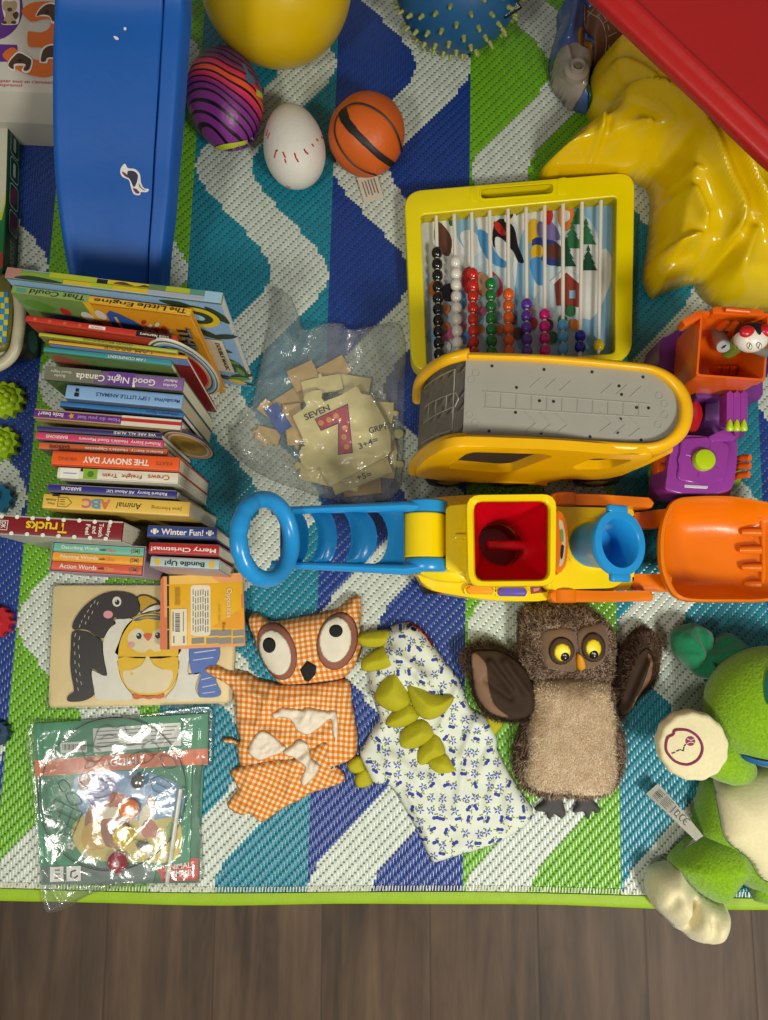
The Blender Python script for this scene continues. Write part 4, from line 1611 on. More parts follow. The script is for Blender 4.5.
k = Book('board_book', 'thick yellow spined animal alphabet board book', 'book', (43, 501), (189.5, 509.5), 16, 0.140, (218, 524), paper('spine_yellow', (214, 176, 72)), paper('cover_mustard', (196, 160, 66)), pages=PAGEG)
k.text('Animal', 0.505, 0.67, 0.4, INKB, shear=0.2, bold=0.0)
k.text('Jane Horning', 0.74, 0.95, 0.3, paper('ink_brown', (120, 92, 40)), bold=0.0)
for ch, u, c_ in (('A', 0.425, (206, 104, 74)), ('B', 0.36, (88, 140, 168)), ('C', 0.30, (190, 92, 134))):
    k.text(ch, u - 0.033, u + 0.033, 0.62, paper('ink_letter_' + ch, c_), bold=0.03)
k.art([(stroke([(0.10, -0.32), (0.10, 0.32), (0.165, 0.32), (0.195, 0.0), (0.165, -0.32), (0.10, -0.32)], 0.008) if False else [(0.10, -0.33), (0.165, -0.33), (0.2, 0.0), (0.165, 0.33), (0.10, 0.33)], paper('ink_brown', (120, 92, 40))), ([(0.106, -0.28), (0.163, -0.28), (0.192, 0.0), (0.163, 0.28), (0.106, 0.28)], paper('spine_yellow', (214, 176, 72))), (R_(0.115, -0.16, 0.15, -0.10), paper('ink_brown', (120, 92, 40))), (R_(0.115, 0.0, 0.15, 0.06), paper('ink_brown', (120, 92, 40))), (R_(0.115, 0.14, 0.15, 0.2), paper('ink_brown', (120, 92, 40))), (R_(0.06, 0.36, 0.11, 0.5), INKB)])
k.text('Animals', 0.02, 0.09, 0.16, paper('ink_brown', (120, 92, 40)), dv=0.1)
k.text('Play', 0.03, 0.08, 0.16, paper('ink_brown', (120, 92, 40)), dv=-0.12)

# trucks
k = Book('board_book', 'dark red polka dot touch and feel truck board book', 'book', (-7, 524), (122, 531.5), 21, 0.130, (146, 545), paper('spine_maroon', (124, 12, 24)), paper('cover_silver', (170, 170, 156)), boards=9, pages=PAGEG)
k.text('Trucks', 0.255, 0.575, 0.52, paper('ink_yellow', (226, 196, 20)), bold=0.022)
dots = []
for i in range(8):
    dots.append((ell(0.058 + 0.121 * i, 0.40 + 0.02 * (i % 2), 0.017, 0.105, 0, 16), INKW))
    dots.append((ell(0.03 + 0.122 * i, -0.41, 0.017, 0.10, 0, 16), INKW))
dots += [(R_(0.055, -0.27, 0.118, 0.22), INKW), (R_(0.06, -0.24, 0.113, 0.19), paper('spine_maroon', (124, 12, 24)))]
k.art(dots, 'dot_print')
for i, (wd, u, hh_) in enumerate((('Baby', 0.895, 0.62), ('Touch', 0.838, 0.66), ('and', 0.788, 0.36), ('Feel', 0.735, 0.52))):
    M = k.S(u, 0.0, False) @ Matrix.Rotation(math.radians(-90), 4, 'Z')
    text(wd, M, k.T * hh_, k.L * 0.034, INKW, k.spine, 'title_text', 0.02)
text('DK', k.S(0.087, -0.025) @ Matrix.Rotation(math.radians(-90), 4, 'Z'), k.T * 0.34, k.L * 0.035, INKW, k.spine, 'title_text', 0.02, 0.0016)

# small right-hand stack
k = Book('mini_board_book', 'navy spined winter board book with white paw prints', 'book', (147.5, 531), (216.5, 533.5), 13, 0.098, (231, 545), paper('spine_royal', (40, 62, 136)), paper('cover_royal', (60, 66, 96)), boards=7, pages=PAGEG)
k.text('Winter Fun!', 0.20, 0.81, 0.50, INKW, flip=False, bold=0.022)


def paw(cx, w=0.05, hh_=0.32):
    s = [(ell(cx, -0.05, w * 0.55, hh_ * 0.6), INKW)]
    for a in (-0.9, -0.3, 0.3, 0.9):
        s.append((ell(cx + w * a, 0.20 - 0.22 * abs(a), w * 0.24, hh_ * 0.36), INKW))
    return s


k.art(paw(0.105) + paw(0.905), 'paw_print')
k = Book('mini_board_book', 'red spined holiday board book between winter and bundle up books', 'book', (149, 548), (218.5, 550.5), 13, 0.098, (232, 560), paper('spine_scarlet', (178, 26, 34)), paper('cover_scarlet', (120, 60, 50)), boards=7, pages=PAGEG)
k.text('Merry Christmas!', 0.03, 0.965, 0.46, INKW, bold=0.022)
k = Book('mini_board_book', 'pale blue spined bundle up board book with yellow flowers', 'book', (150.5, 561.5), (219, 565), 12, 0.098, (232, 574), paper('spine_ice', (166, 190, 188)), paper('cover_petal', (160, 140, 150)), boards=7, pages=PAGEG)
k.text('Bundle Up!', 0.21, 0.79, 0.56, INKB, bold=0.022)
fl_ = paper('flower_yellow', (220, 176, 40))
for c in (0.10, 0.895):
    k.art([(ell(c + 0.028 * math.cos(a), 0.22 * math.sin(a), 0.017, 0.12, 0, 12), fl_) for a in (2 * PI * i / 6 for i in range(6))] + [(ell(c, 0, 0.026, 0.2), fl_)], 'flower_print')

# slipcase with three little books
bA, bB = (50.5, 556), (144.5, 561.5)
zt = 0.092
t = thing('book_slipcase', 'small lilac grey card slipcase holding three little word books', 'slipcase')
a, b_ = P(*bA, zt), P(*bB, zt)
X = (b_ - a).normalized()
Y = Vector((0, 0, 1)).cross(X)
MS = Matrix((X, Y, Vector((0, 0, 1)))).transposed().to_4x4()
MS.translation = (a + b_) / 2
SLn, STn = (b_ - a).length, 30.5 * MPP(558, zt)
slm = paper('slip_lilac', (150, 134, 150))
for nm, c, s in (('side_wall', (0, STn / 2 - 0.0006, -0.046), (SLn, 0.0012, 0.091)), ('side_wall', (0, -STn / 2 + 0.0006, -0.046), (SLn, 0.0012, 0.091)), ('end_wall', (-SLn / 2 + 0.0006, 0, -0.046), (0.0012, STn - 0.0024, 0.091)), ('end_wall', (SLn / 2 - 0.0006, 0, -0.046), (0.0012, STn - 0.0024, 0.091)), ('bottom_wall', (0, 0, -0.0910), (SLn - 0.0024, STn - 0.0024, 0.001))):
    bm = bmesh.new()
    add_box(bm, c, s, MS, 0.0003, 1)
    obj(nm, bm, slm, t)


class SBook(Book):
    pass


for i, (nm, lab, c_, tx) in enumerate((('pocket_book', 'teal little word book in the slipcase beside the red trucks book', (104, 170, 148), 'Describing Words'), ('pocket_book', 'amber middle word book of the three in the slipcase', (222, 154, 40), 'Naming Words'), ('pocket_book', 'coral red word book in the slipcase nearest the penguin puzzle', (204, 88, 60), 'Action Words'))):
    dy = (STn - 0.0032) / 3
    ctr_ = MS @ Vector((0, STn / 2 - 0.0016 - dy * (i + 0.5), -0.0005 if i != 9 else 0))
    A_ = ctr_ - X * (SLn / 2 - 0.0022)
    B_ = ctr_ + X * (SLn / 2 - 0.0022)

    def pix(p):
        d = p - CAM
        c, s = math.cos(TH), math.sin(TH)
        v = Vector((d.x, c * d.y + s * d.z, -s * d.y + c * d.z))
        return (384 + FPX * v.x / -v.z, 510 - FPX * v.y / -v.z)
    zz = ctr_.z
    kb = Book(nm, lab, 'book', pix(A_), pix(B_), (dy + 0.0004) / MPP(558, zz), zz, None, paper('pocket_%d' % i, c_), group='little word books in the slipcase', boards=3, pages=PAGEG, depth=0.088)
    kb.text(tx, 0.09, 0.50, 0.5, INKW, flip=False, dv=0.02)
    kb.text('with', 0.515, 0.58, 0.3, INKB, flip=False)
    kb.text('Kibou', 0.59, 0.69, 0.42, paper('ink_faded_%d' % i, [(196, 120, 120), (226, 120, 60), (226, 170, 40)][i]), flip=False)
    kb.text('(SM)', 0.86, 0.96, 0.6, paper('ink_dim', (110, 100, 70)), flip=False)
# ================================================================ abacus board
t = thing('bead_abacus', 'yellow framed abacus board with rows of coloured beads and a carry slot', 'abacus')
zt = 0.030
myel = plastic('abacus_yellow', (232, 214, 0), 0.26)
# the frame outline: corners with big radius, handle slot at the top
oc_ = [(404, 191), (635, 171.5), (632, 360), (412, 372)]
ic_ = [(421, 214.5), (617, 196), (615, 353), (427, 368)]
kp = MPP(270, zt)
O = rquad(PL(oc_, zt), 0.026, 8)
I = rquad(PL(ic_, zt), 0.006, 8)
bm = bmesh.new()
add_ring(bm, O, I, 0.001, zt, bev=0.004, seg=3)
fr_ = obj('board_frame', bm, myel, t)
# handle slot recess: a dark see-through slot is cut as a raised grip with an opening above the frame's top bar
so = rquad(PL([(470, 186.5), (480, 181), (556, 175.5), (566, 179), (556, 194), (480, 200)], zt), 0.006, 4)
# slot hole through the top bar
cut = bmesh.new()
hs = rquad(PL([(481, 189), (553, 183.5), (553, 193.5), (481, 199)], zt), 0.006, 5)
add_prism(cut, hs, -0.02, 0.08)
cme = bpy.data.meshes.new('cut')
cut.to_mesh(cme)
cut.free()
co = bpy.data.objects.new('cut', cme)
COL.objects.link(co)
md = fr_.modifiers.new('slot', 'BOOLEAN')
md.object = co
md.solver = 'EXACT'
bpy.context.view_layer.update()
dg = bpy.context.evaluated_depsgraph_get()
nm = bpy.data.meshes.new_from_object(fr_.evaluated_get(dg))
fr_.modifiers.clear()
fr_.data = nm
bpy.data.objects.remove(co)
bm = bmesh.new()
hso = rquad(PL([(479.5, 187.3), (554.5, 181.8), (554.5, 195), (479.5, 200.7)], zt), 0.008, 5)
hsi = rquad(PL([(481, 189), (553, 183.5), (553, 193.5), (481, 199)], zt), 0.006, 5)
add_ring(bm, hso, hsi, zt - 0.002, zt + 0.0008, bev=0.0004)
obj('handle_rim', bm, myel, t)
# raised grip zone beside the slot
for q in ([(470, 189), (477, 185), (477, 201.5), (470, 202)], [(557, 179), (566, 177), (567, 194), (557, 195)]):
    bm = bmesh.new()
    add_prism(bm, rquad(PL(q, zt), 0.003, 3), zt - 0.003, zt + 0.0007, bev=0.0004)
    obj('grip_bump', bm, myel, t)
# back board
zb_ = 0.007
bq = PL([(417, 206), (622, 187), (620, 362), (421, 374)], zb_)
bm = bmesh.new()
add_prism(bm, bq, 0.001, zb_)
bb = obj('picture_board', bm, paper('winter_pale', (190, 208, 214), 0.35), t, label='glossy winter scene picture board')
wz = lambda pts: PL(pts, zb_)
sb, snow, brk, hsb, pine, pined = (paper(n_, c_, 0.35) for n_, c_ in (('winter_sky', (132, 178, 206)), ('winter_snow', (214, 216, 210)), ('winter_brown', (96, 60, 46)), ('winter_house', (140, 62, 50)), ('winter_pine', (46, 112, 72)), ('winter_darkpine', (28, 76, 56))))
blk_, red_, navy_, yel_, org_, pnk_ = (paper(n_, c_, 0.35) for n_, c_ in (('winter_black', (26, 26, 30)), ('winter_red', (186, 40, 36)), ('winter_navy', (44, 64, 130)), ('winter_gold', (214, 174, 40)), ('winter_orange', (206, 120, 50)), ('winter_pink', (196, 90, 130))))
blue2, skin = paper('winter_blue', (78, 146, 200), 0.35), paper('winter_skin', (206, 160, 124), 0.35)
sh = []


def S_(pts, m_, n=3):
    sh.append((wz(smooth(pts, n)), m_))


S_([(424, 214), (450, 210), (470, 225), (472, 260), (450, 280), (426, 270)], snow)
S_([(436, 222), (444, 226), (452, 240), (449, 256), (440, 252), (434, 238)], brk)
S_([(449, 219), (455, 216), (456, 224), (450, 226)], pine)
S_([(456, 214), (470, 212), (478, 230), (474, 250), (462, 246), (456, 232)], sb)
S_([(460, 236), (468, 230), (478, 236), (482, 250), (470, 256)], snow)
S_([(476, 214), (492, 210), (500, 230), (496, 248), (482, 240)], snow)
S_([(478, 230), (488, 234), (495, 252), (508, 262), (504, 268), (490, 262), (480, 246)], blue2)
S_([(515, 206), (540, 206), (548, 240), (540, 290), (524, 300), (512, 270), (518, 240)], snow)
S_([(520, 240), (530, 234), (534, 290), (528, 330), (520, 350), (514, 320)], sb)
S_([(548, 196), (610, 194), (612, 350), (585, 350), (580, 290), (600, 260), (590, 220)], sb)
S_([(560, 240), (590, 236), (600, 262), (588, 275), (566, 268)], snow)
S_([(570, 300), (600, 250), (612, 262), (608, 290), (590, 320)], snow)
# husky
S_([(494, 225), (503, 219), (514, 228), (518, 246), (524, 262), (518, 262), (512, 250), (503, 250), (493, 246)], blk_)
S_([(495, 238), (503, 240), (512, 252), (508, 262), (497, 254)], snow)
S_([(507, 212), (511, 208), (514, 210), (517, 205), (520, 213), (516, 222), (508, 224), (504, 220)], snow)
S_([(509, 213), (512, 211), (513, 216), (510, 219)], blk_)
S_([(515, 210), (517.5, 206), (519, 212), (516.5, 216)], blk_)
S_([(494, 222), (500, 224), (506, 234), (502, 236), (495, 229)], red_)
# child with blue hood
S_([(529, 222), (536, 220), (538, 236), (531, 244), (526, 240)], yel_)
S_([(532, 240), (546, 238), (560, 246), (566, 262), (550, 266), (536, 256)], navy_)
S_([(546, 246), (556, 244), (562, 252), (556, 260), (547, 257)], brk)
S_([(533, 246), (541, 246), (543, 254), (536, 262), (530, 254)], yel_)
S_([(530, 262), (540, 258), (546, 280), (540, 286), (534, 280)], blue2)
S_([(537, 224), (546, 218), (556, 228), (560, 240), (548, 240), (538, 236)], paper('winter_lilac', (120, 110, 160), 0.35))
# snowman and scarf
S_([(533, 200), (548, 198), (552, 212), (546, 222), (534, 218)], snow)
S_([(541, 201), (548, 199), (553, 216), (548, 226), (544, 216)], red_)
S_([(560, 206), (572, 208), (574, 222), (566, 232), (558, 222)], org_)
S_([(562, 212), (569, 212), (569, 220), (563, 222)], snow)
# pines
for (x, y, w, h_) in ((572, 236, 11, 26), (566, 252, 10, 30), (586, 232, 10, 26), (588, 258, 9, 26), (578, 214, 8, 22)):
    pts = [(x, y - h_ / 2)]
    for i_ in range(1, 5):
        pts += [(x + w * i_ / 4, y - h_ / 2 + h_ * i_ / 4), (x + w * (i_ / 4 - 0.18), y - h_ / 2 + h_ * i_ / 4)]
    pts += [(x - p_[0] + x, p_[1]) for p_ in pts[1:][::-1]]
    sh.append((wz(pts), pine if y < 240 else pined))
# house
sh.append((wz([(554, 280), (566, 271), (582, 284), (581, 308), (556, 306)]), hsb))
sh.append((wz([(550, 282), (566, 268), (586, 286), (583, 288), (566, 273), (553, 285)]), snow))
sh.append((wz([(569, 291), (575, 291), (575, 299), (569, 299)]), sb))
# children with hats along the bottom
S_([(464, 270), (472, 268), (480, 276), (486, 292), (470, 296), (462, 286)], red_)
S_([(478, 276), (484, 274), (490, 284), (488, 296), (480, 294)], skin)
S_([(490, 272), (500, 280), (502, 294), (493, 296)], red_)
S_([(489, 282), (496, 276), (499, 288), (492, 294)], paper('winter_teal', (90, 150, 160), 0.35))
S_([(430, 284), (440, 280), (444, 292), (436, 300), (429, 294)], org_)
S_([(442, 288), (452, 284), (458, 294), (452, 302), (443, 300)], blk_)
S_([(455, 296), (463, 292), (466, 306), (458, 308)], blue2)
for x, y, r, m_ in ((432, 336, 5, sb), (437, 329, 4, org_), (444, 338, 5, pnk_), (446, 327, 4, org_), (452, 334, 5, pnk_), (462, 326, 4, pnk_), (466, 338, 5, blue2), (478, 320, 5, sb), (480, 330, 4, org_), (482, 312, 4, pnk_), (497, 318, 4, sb), (500, 330, 4, org_), (512, 320, 5, brk), (518, 334, 5, brk), (528, 312, 5, org_), (532, 324, 5, red_), (548, 326, 5, brk), (552, 338, 5, pine), (570, 312, 5, pine), (574, 326, 5, org_), (562, 322, 5, pine), (446, 310, 4, org_), (470, 308, 4, skin), (446, 348, 5, snow), (470, 348, 4, red_)):
    S_(ell(x, y, r, r * 1.2, 0, 10), m_)
decal('winter_picture', sh, Matrix.Translation((0, 0, zb_)), bb, 0.0002, 0.00005)
# dark shadow gap of the tray is real: inner tray wall
bm = bmesh.new()
add_ring(bm, rquad(PL([(420, 213), (618, 194.5), (616, 355), (426, 370)], zt), 0.006, 8), I, 0.002, zt - 0.002)
obj('tray_lining', bm, myel, t)
# rods
zr = 0.021
rodm = plastic('rod_white', (222, 216, 198), 0.35)
tops = [(436, 212.5), (454, 211), (471.5, 209), (489.5, 207.5), (508, 206), (526, 204.5), (544.5, 203), (563, 201.5), (582, 199.5), (601, 197.5)]
bots = [(439.5, 366), (458, 364.5), (474, 363.5), (491.8, 362.5), (508.8, 361.5), (527, 360.5), (544.8, 359.5), (562.8, 358.5), (580, 357), (598.5, 355)]
for a, b_ in zip(tops, bots):
    p, q = P(*a, zr), P(*b_, zr)
    bm = bmesh.new()
    d = (q - p).normalized()
    add_tube(bm, [p - d * 0.001, p, p + d * 0.004, q], [0.0028, 0.0034, 0.0026, 0.0024], 10)
    obj('rod', bm, rodm, t)
# beads
cols = [('black', (18, 17, 18)), ('white', (222, 216, 202)), ('red', (200, 30, 14)), ('green', (10, 118, 48)), ('orange', (234, 96, 10)), ('purple', (92, 52, 160)), ('pink', (216, 14, 124)), ('light blue', (86, 168, 214)), ('blue', (22, 40, 160)), ('yellow', (226, 198, 12))]
bm = bmesh.new()
add_lathe(bm, [(0.0026, -0.0069), (0.0045, -0.0066), (0.0066, -0.0042), (0.0074, 0.0), (0.0066, 0.0042), (0.0045, 0.0066), (0.0026, 0.0069)], 20, cap0=False, cap1=False)
bead_me = None
lasty = [354.6, 354, 353.6, 352.5, 352, 351.5, 351, 349, 347, 345.5]
firsty = [253, 262, 274, 284, 294.5, 304.5, 314.7, 325.5, 336, 345.5]
for ci_, (cn, cc_) in enumerate(cols):
    n_ = 10 - ci_
    bmat = plastic('bead_' + cn.replace(' ', '_'), cc_, 0.18, coat=0.3)
    for j in range(n_):
        y = firsty[ci_] + (lasty[ci_] - firsty[ci_]) * (j / max(1, n_ - 1))
        f = (y - tops[ci_][1]) / (bots[ci_][1] - tops[ci_][1])
        x = tops[ci_][0] + (bots[ci_][0] - tops[ci_][0]) * f
        if bead_me is None:
            o = obj('bead', bm, bmat, t)
            bead_me = o.data
        else:
            o = bpy.data.objects.new('bead', bead_me)
            COL.objects.link(o)
            o.parent = t
        o.data = bead_me
        if j == 0:
            cur = bead_me.copy() if ci_ else bead_me
            if ci_:
                cur.materials.clear()
                cur.materials.append(bmat)
        o.data = cur
        d = (P(*bots[ci_], zr) - P(*tops[ci_], zr)).normalized()
        o.matrix_local = Matrix.Translation(P(x, y, zr)) @ d.to_track_quat('Z', 'Y').to_matrix().to_4x4()
        o['label'] = cn + ' bead'
        INST.add(o)

# ================================================================ zip bag of wooden number puzzle pieces
wood = mat('puzzle_wood', (228, 214, 148), 0.5, 0.06, 50, 0.0002, 200)
woodt = mat('puzzle_tan', (208, 174, 112), 0.55, 0.08, 50, 0.0002, 200)
bluep = mat('puzzle_blue', (44, 86, 168), 0.4, 0.05)


def tile(cx, cy, w, h_, rot, tabs, z):
    """outline (world) of a jigsaw tile; tabs: list of (side, +1 tab / -1 hole)"""
    c = P(cx, cy, z)
    k = MPP(cy, z)
    w, h_ = w * k, h_ * k
    pts = []
    sides = [((-w / 2, -h_ / 2), (w / 2, -h_ / 2)), ((w / 2, -h_ / 2), (w / 2, h_ / 2)), ((w / 2, h_ / 2), (-w / 2, h_ / 2)), ((-w / 2, h_ / 2), (-w / 2, -h_ / 2))]
    td = dict(tabs)
    for i, (a, b_) in enumerate(sides):
        a, b_ = Vector(a), Vector(b_)
        pts.append(tuple(a))
        if i in td:
            s = td[i]
            d = (b_ - a).normalized()
            n = Vector((d.y, -d.x)) * s
            m_ = (a + b_) / 2
            r = min(w, h_) * 0.13
            pts.append(tuple(m_ - d * r * 0.55))
            for q in range(9):
                th = math.radians(230 - 280 * q / 8)
                pts.append(tuple(m_ + n * r * 1.05 + d * r * math.cos(th) * 1.0 + n * r * math.sin(th)))
            pts.append(tuple(m_ + d * r * 0.55))
    M = Matrix.Translation((c.x, c.y, 0)) @ Matrix.Rotation(math.radians(rot), 4, 'Z')
    return [tuple((M @ Vector((*p, 0)))[:2]) for p in pts]


G = 'wooden number puzzle pieces in the zip bag'
pieces = [
    # cx, cy, w, h, rot, tabs, z, mat, label
    (290, 400, 42, 18, 33, [], 0.004, woodt, 'long tan wooden strip piece at the bag corner beside the books'),
    (304, 376, 28, 24, 26, [(0, 1)], 0.009, woodt, 'tan wooden puzzle piece with rounded tab, topmost towards the bag opening'),
    (332, 371, 34, 20, 30, [], 0.006, woodt, 'plain tan wooden piece pointing at the clear top of the bag'),
    (322, 385, 40, 16, 12, [(2, 1)], 0.013, wood, 'pale wooden piece tucked just above the word seven'),
    (352, 385, 36, 20, -10, [], 0.008, wood, 'pale wooden rectangle behind the upper edge of the seven tile'),
    (271, 411, 26, 14, -38, [(1, 1)], 0.006, woodt, 'tan wooden piece next to the blue piece'),
    (268, 435, 24, 15, -15, [(3, 1), (0, 1)], 0.006, woodt, 'tan wooden piece with two tabs alone at the bag side nearest the books'),
    (278, 418, 15, 30, 32, [], 0.011, bluep, 'blue painted puzzle piece among the tan ones'),
    (294, 424, 18, 42, 8, [(0, 1)], 0.010, woodt, 'tan wooden piece upright between the blue piece and the seven tile'),
    (378, 412, 30, 22, -4, [(1, 1)], 0.010, wood, 'pale wooden piece sticking out beside the group wording'),
    (372, 440, 44, 40, 14, [(1, 1)], 0.008, wood, 'large pale wooden piece under the seven tile towards the bus'),
    (376, 462, 40, 30, -5, [(1, 1)], 0.005, wood, 'pale wooden piece with a tab beside the bag edge and bus wheel'),
    (318, 470, 34, 26, -14, [(3, 1)], 0.008, wood, 'pale wooden piece beneath the lower tab of the seven tile'),
    (340, 478, 40, 20, -12, [], 0.010, wood, 'pale wooden strip near the blue handle end of the bag'),
    (362, 486, 38, 18, 6, [], 0.004, woodt, 'lowest tan wooden piece in the bag close to the digger'),
    (358, 468, 62, 34, 22, [], 0.014, wood, 'pale wooden tile printed with a sum showing five'),
]
for cx, cy, w, h_, rot, tb, z, m_, lab in pieces:
    bm = bmesh.new()
    add_prism(bm, tile(cx, cy, w, h_, rot, tb, z), z - 0.0035, z, bev=0.0005, seg=1)
    pc = single('puzzle_piece', bm, m_, lab, 'puzzle piece', G)
    if 'five' in lab:
        text('+5=', hM(364, 476, z, 16), 15 * MPP(476, z), 6 * MPP(476, z), INKB, pc, 'printed_sum', 0.02)
# the seven tile on top
z7 = 0.022
sv = PL([(292, 416), (304, 409), (307, 405), (303, 399), (306, 393), (314, 390), (321, 390), (322.5, 394), (321, 398), (324, 402), (340, 396), (357, 385), (361, 394), (371, 395), (376, 404), (384, 418), (391, 434), (391, 451), (386, 457), (330, 486), (328, 484), (319, 466), (316, 470), (307, 470), (301, 463), (299, 452), (302, 446), (306, 447), (303, 438)], z7)
bm = bmesh.new()
add_prism(bm, sv, z7 - 0.004, z7, bev=0.0006)
pc = single('puzzle_piece', bm, wood, 'big pale wooden tile with the red figure seven on top of the pile', 'puzzle piece', G)
r7 = lambda p: PL(p, z7)
dec = [(r7([(314.5, 419), (348, 403.5), (353, 453), (338, 455), (338, 424), (321, 431)]), INKB), (r7([(315.5, 419.5), (347.3, 405), (352, 452), (339, 454), (339, 422), (321.5, 429.5)]), paper('seven_red', (186, 40, 72)))]
for x, y in ((321, 423), (329, 420), (336, 416), (345, 428), (344, 437), (346.5, 447)):
    dec.append((r7(ell(x, y, 3, 2.8, 0, 12)), paper('seven_apricot', (222, 150, 70))))
decal('number_print', dec, Matrix.Translation((0, 0, z7)), pc)
text('SEVEN', hM(317, 412.5, z7, 24), 27 * MPP(412, z7), 6.5 * MPP(412, z7), INKB, pc, 'printed_word', 0.02)
text('SEPT', hM(332, 396, z7, 24), 16 * MPP(412, z7), 4 * MPP(412, z7), INKB, pc, 'printed_word', 0.01)
text('GRPT', hM(378, 428.5, z7, 14), 19 * MPP(412, z7), 6 * MPP(412, z7), INKB, pc, 'printed_word', 0.02)
text('3+4=', hM(368, 443, z7, 22), 20 * MPP(412, z7), 6 * MPP(412, z7), INKB, pc, 'printed_sum', 0.02)

# the bag
def bagH(x, y):
    c = P(345, 430, 0.02)
    r = np.hypot((x - c.x) / 0.085, (y - c.y) / 0.095)
    return 0.018 / (1 + r ** 4)


bo = PL(smooth([(286, 291), (293, 300), (300, 318), (306, 328), (322, 322), (341, 321), (350, 328), (372, 324), (398, 322), (406, 345), (405, 380), (404, 440), (400, 490), (380, 501), (352, 503), (322, 497), (296, 488), (272, 480), (247, 466), (233, 452), (230, 440), (236, 424), (250, 404), (254, 388), (260, 360), (266, 335), (274, 312), (280, 296)], 4), 0.008)
cl = film('bag_film', (222, 226, 222), 0.10, 0.12, fres=1.2, base=0.03, bump=0.3, cap=0.4)
fb = [(P(286, 292, 0), P(288, 345, 0), 0.010, 0.022), (P(295, 318, 0), P(306, 350, 0), 0.006, -0.010), (P(322, 324, 0), P(306, 352, 0), 0.006, 0.014), (P(345, 326, 0), P(350, 350, 0), 0.006, 0.012), (P(350, 330, 0), P(390, 420, 0), 0.007, 0.012), (P(372, 326, 0), P(350, 372, 0), 0.006, 0.010), (P(398, 330, 0), P(396, 480, 0), 0.004, 0.006),
      (P(240, 440, 0), P(290, 470, 0), 0.008, 0.012), (P(252, 425, 0), P(285, 462, 0), 0.004, 0.008), (P(262, 455, 0), P(300, 480, 0), 0.005, 0.008), (P(236, 450, 0), P(262, 470, 0), 0.005, 0.008)]
pb = Pillow(bo, 0.008, 0.02, base=0.0006, edge=0.0012, step=0.0030, wr=0.005, wfreq=24, sharp=True, folds=fb, seed=5.5, extra=bagH)


def bag_top(q, f=pb.top):
    return f(q)


bm = pb.mesh()
# keep the upper film and a flat lower film
zbag = single('zip_bag', bm, cl, 'clear zip bag holding wooden number puzzle pieces beside the books', 'bag', angle=180)
# ================================================================ toy pieces at the edge beside the books
def gear(name, lab, cx, cy, rpx, teeth, col, flower, group):
    k = MPP(cy, 0.02)
    c = P(cx, cy, 0.022)
    R = rpx * k
    t = thing(name, lab, 'gear toy', group)
    pts = []
    for i in range(teeth * 8):
        a = 2 * PI * i / (teeth * 8)
        s = max(0.0, min(1.0, 0.5 + 1.6 * math.cos(a * teeth)))
        pts.append((c.x + (R * 0.80 + R * 0.20 * s) * math.cos(a), c.y + (R * 0.80 + R * 0.20 * s) * math.sin(a)))
    bm = bmesh.new()
    add_prism(bm, pts, 0.0005, 0.013, bev=0.001)
    m_ = plastic('gear_' + name + str(len(_M)), col, 0.32)
    obj('gear_wheel', bm, m_, t)
    if flower:
        for k2, (rr, z0, z1, n_, ph) in enumerate(((0.72, 0.013, 0.020, 8, 0), (0.48, 0.020, 0.026, 6, 0.4))):
            bm = bmesh.new()
            for i in range(n_):
                a = 2 * PI * i / n_ + ph
                add_ball(bm, (c.x + math.cos(a) * R * rr * 0.62, c.y + math.sin(a) * R * rr * 0.62, z0), (R * rr * 0.42, R * rr * 0.42, (z1 - z0)), u=14, v=8)
            add_ball(bm, (c.x, c.y, z0), (R * rr * 0.6, R * rr * 0.6, z1 - z0 + 0.001), u=16, v=8)
            obj('petal_ring', bm, m_, t)
    bm = bmesh.new()
    add_lathe(bm, [(R * 0.2, 0.010), (R * 0.2, 0.027), (R * 0.14, 0.029), (R * 0.1, 0.024)], 18, M=Matrix.Translation((c.x, c.y, 0)))
    obj('hub', bm, m_, t)


gear('flower_gear', 'lime green flower gear closest to the toy vehicle at the mat edge', 1, 397, 19, 11, (150, 182, 10), True, 'plastic gears along the mat edge')
gear('flower_gear', 'lime green flower gear next to the navy stripe and teal gear', -4, 441, 18, 11, (142, 176, 10), True, 'plastic gears along the mat edge')
gear('toy_gear', 'teal plastic gear just above the polka dot trucks book', -6, 497, 15, 10, (14, 104, 138), False, 'plastic gears along the mat edge')
gear('toy_gear', 'red plastic gear on the navy stripe beside the penguin puzzle', -8, 622, 16, 11, (176, 16, 26), False, 'plastic gears along the mat edge')
gear('toy_gear', 'dark blue plastic gear on the mat edge near the plastic bag game', -7, 735, 12, 10, (12, 50, 84), False, 'plastic gears along the mat edge')

t = thing('toy_vehicle', 'olive and cream toy vehicle with black wheels and checkered stripe by the tall picture books', 'toy vehicle')
zt = 0.058
olive, cream = plastic('vehicle_olive', (96, 92, 34), 0.4), plastic('vehicle_cream', (190, 182, 152), 0.35)
bm = bmesh.new()
add_prism(bm, rquad(PL([(-60, 270), (8, 272), (13, 300), (11, 335), (4, 350), (-60, 356)], zt), 0.012, 6), 0.030, zt, bev=0.008, seg=4)
vb = obj('body', bm, olive, t)
bm = bmesh.new()
sec = smooth([P(18, 292, 0.055), P(20, 312, 0.055), P(18, 335, 0.055), P(14, 352, 0.050), P(2, 364, 0.046), P(-20, 370, 0.046), P(-50, 370, 0.046)], 5, closed=False)
add_tube(bm, sec, 0.007, 12, flat=(1.0, 1.3))
obj('bumper', bm, cream, t)
bm = bmesh.new()
add_prism(bm, rquad(PL([(-55, 290), (9, 292), (14, 320), (10, 346), (0, 356), (-55, 360)], 0.05), 0.012, 5), 0.026, 0.050)
obj('fender', bm, cream, t)
vt_ = bvh_of(vb)
cb_ = [paper('check_blue', (44, 130, 190)), paper('check_yellow', (196, 190, 40))]
sh = []
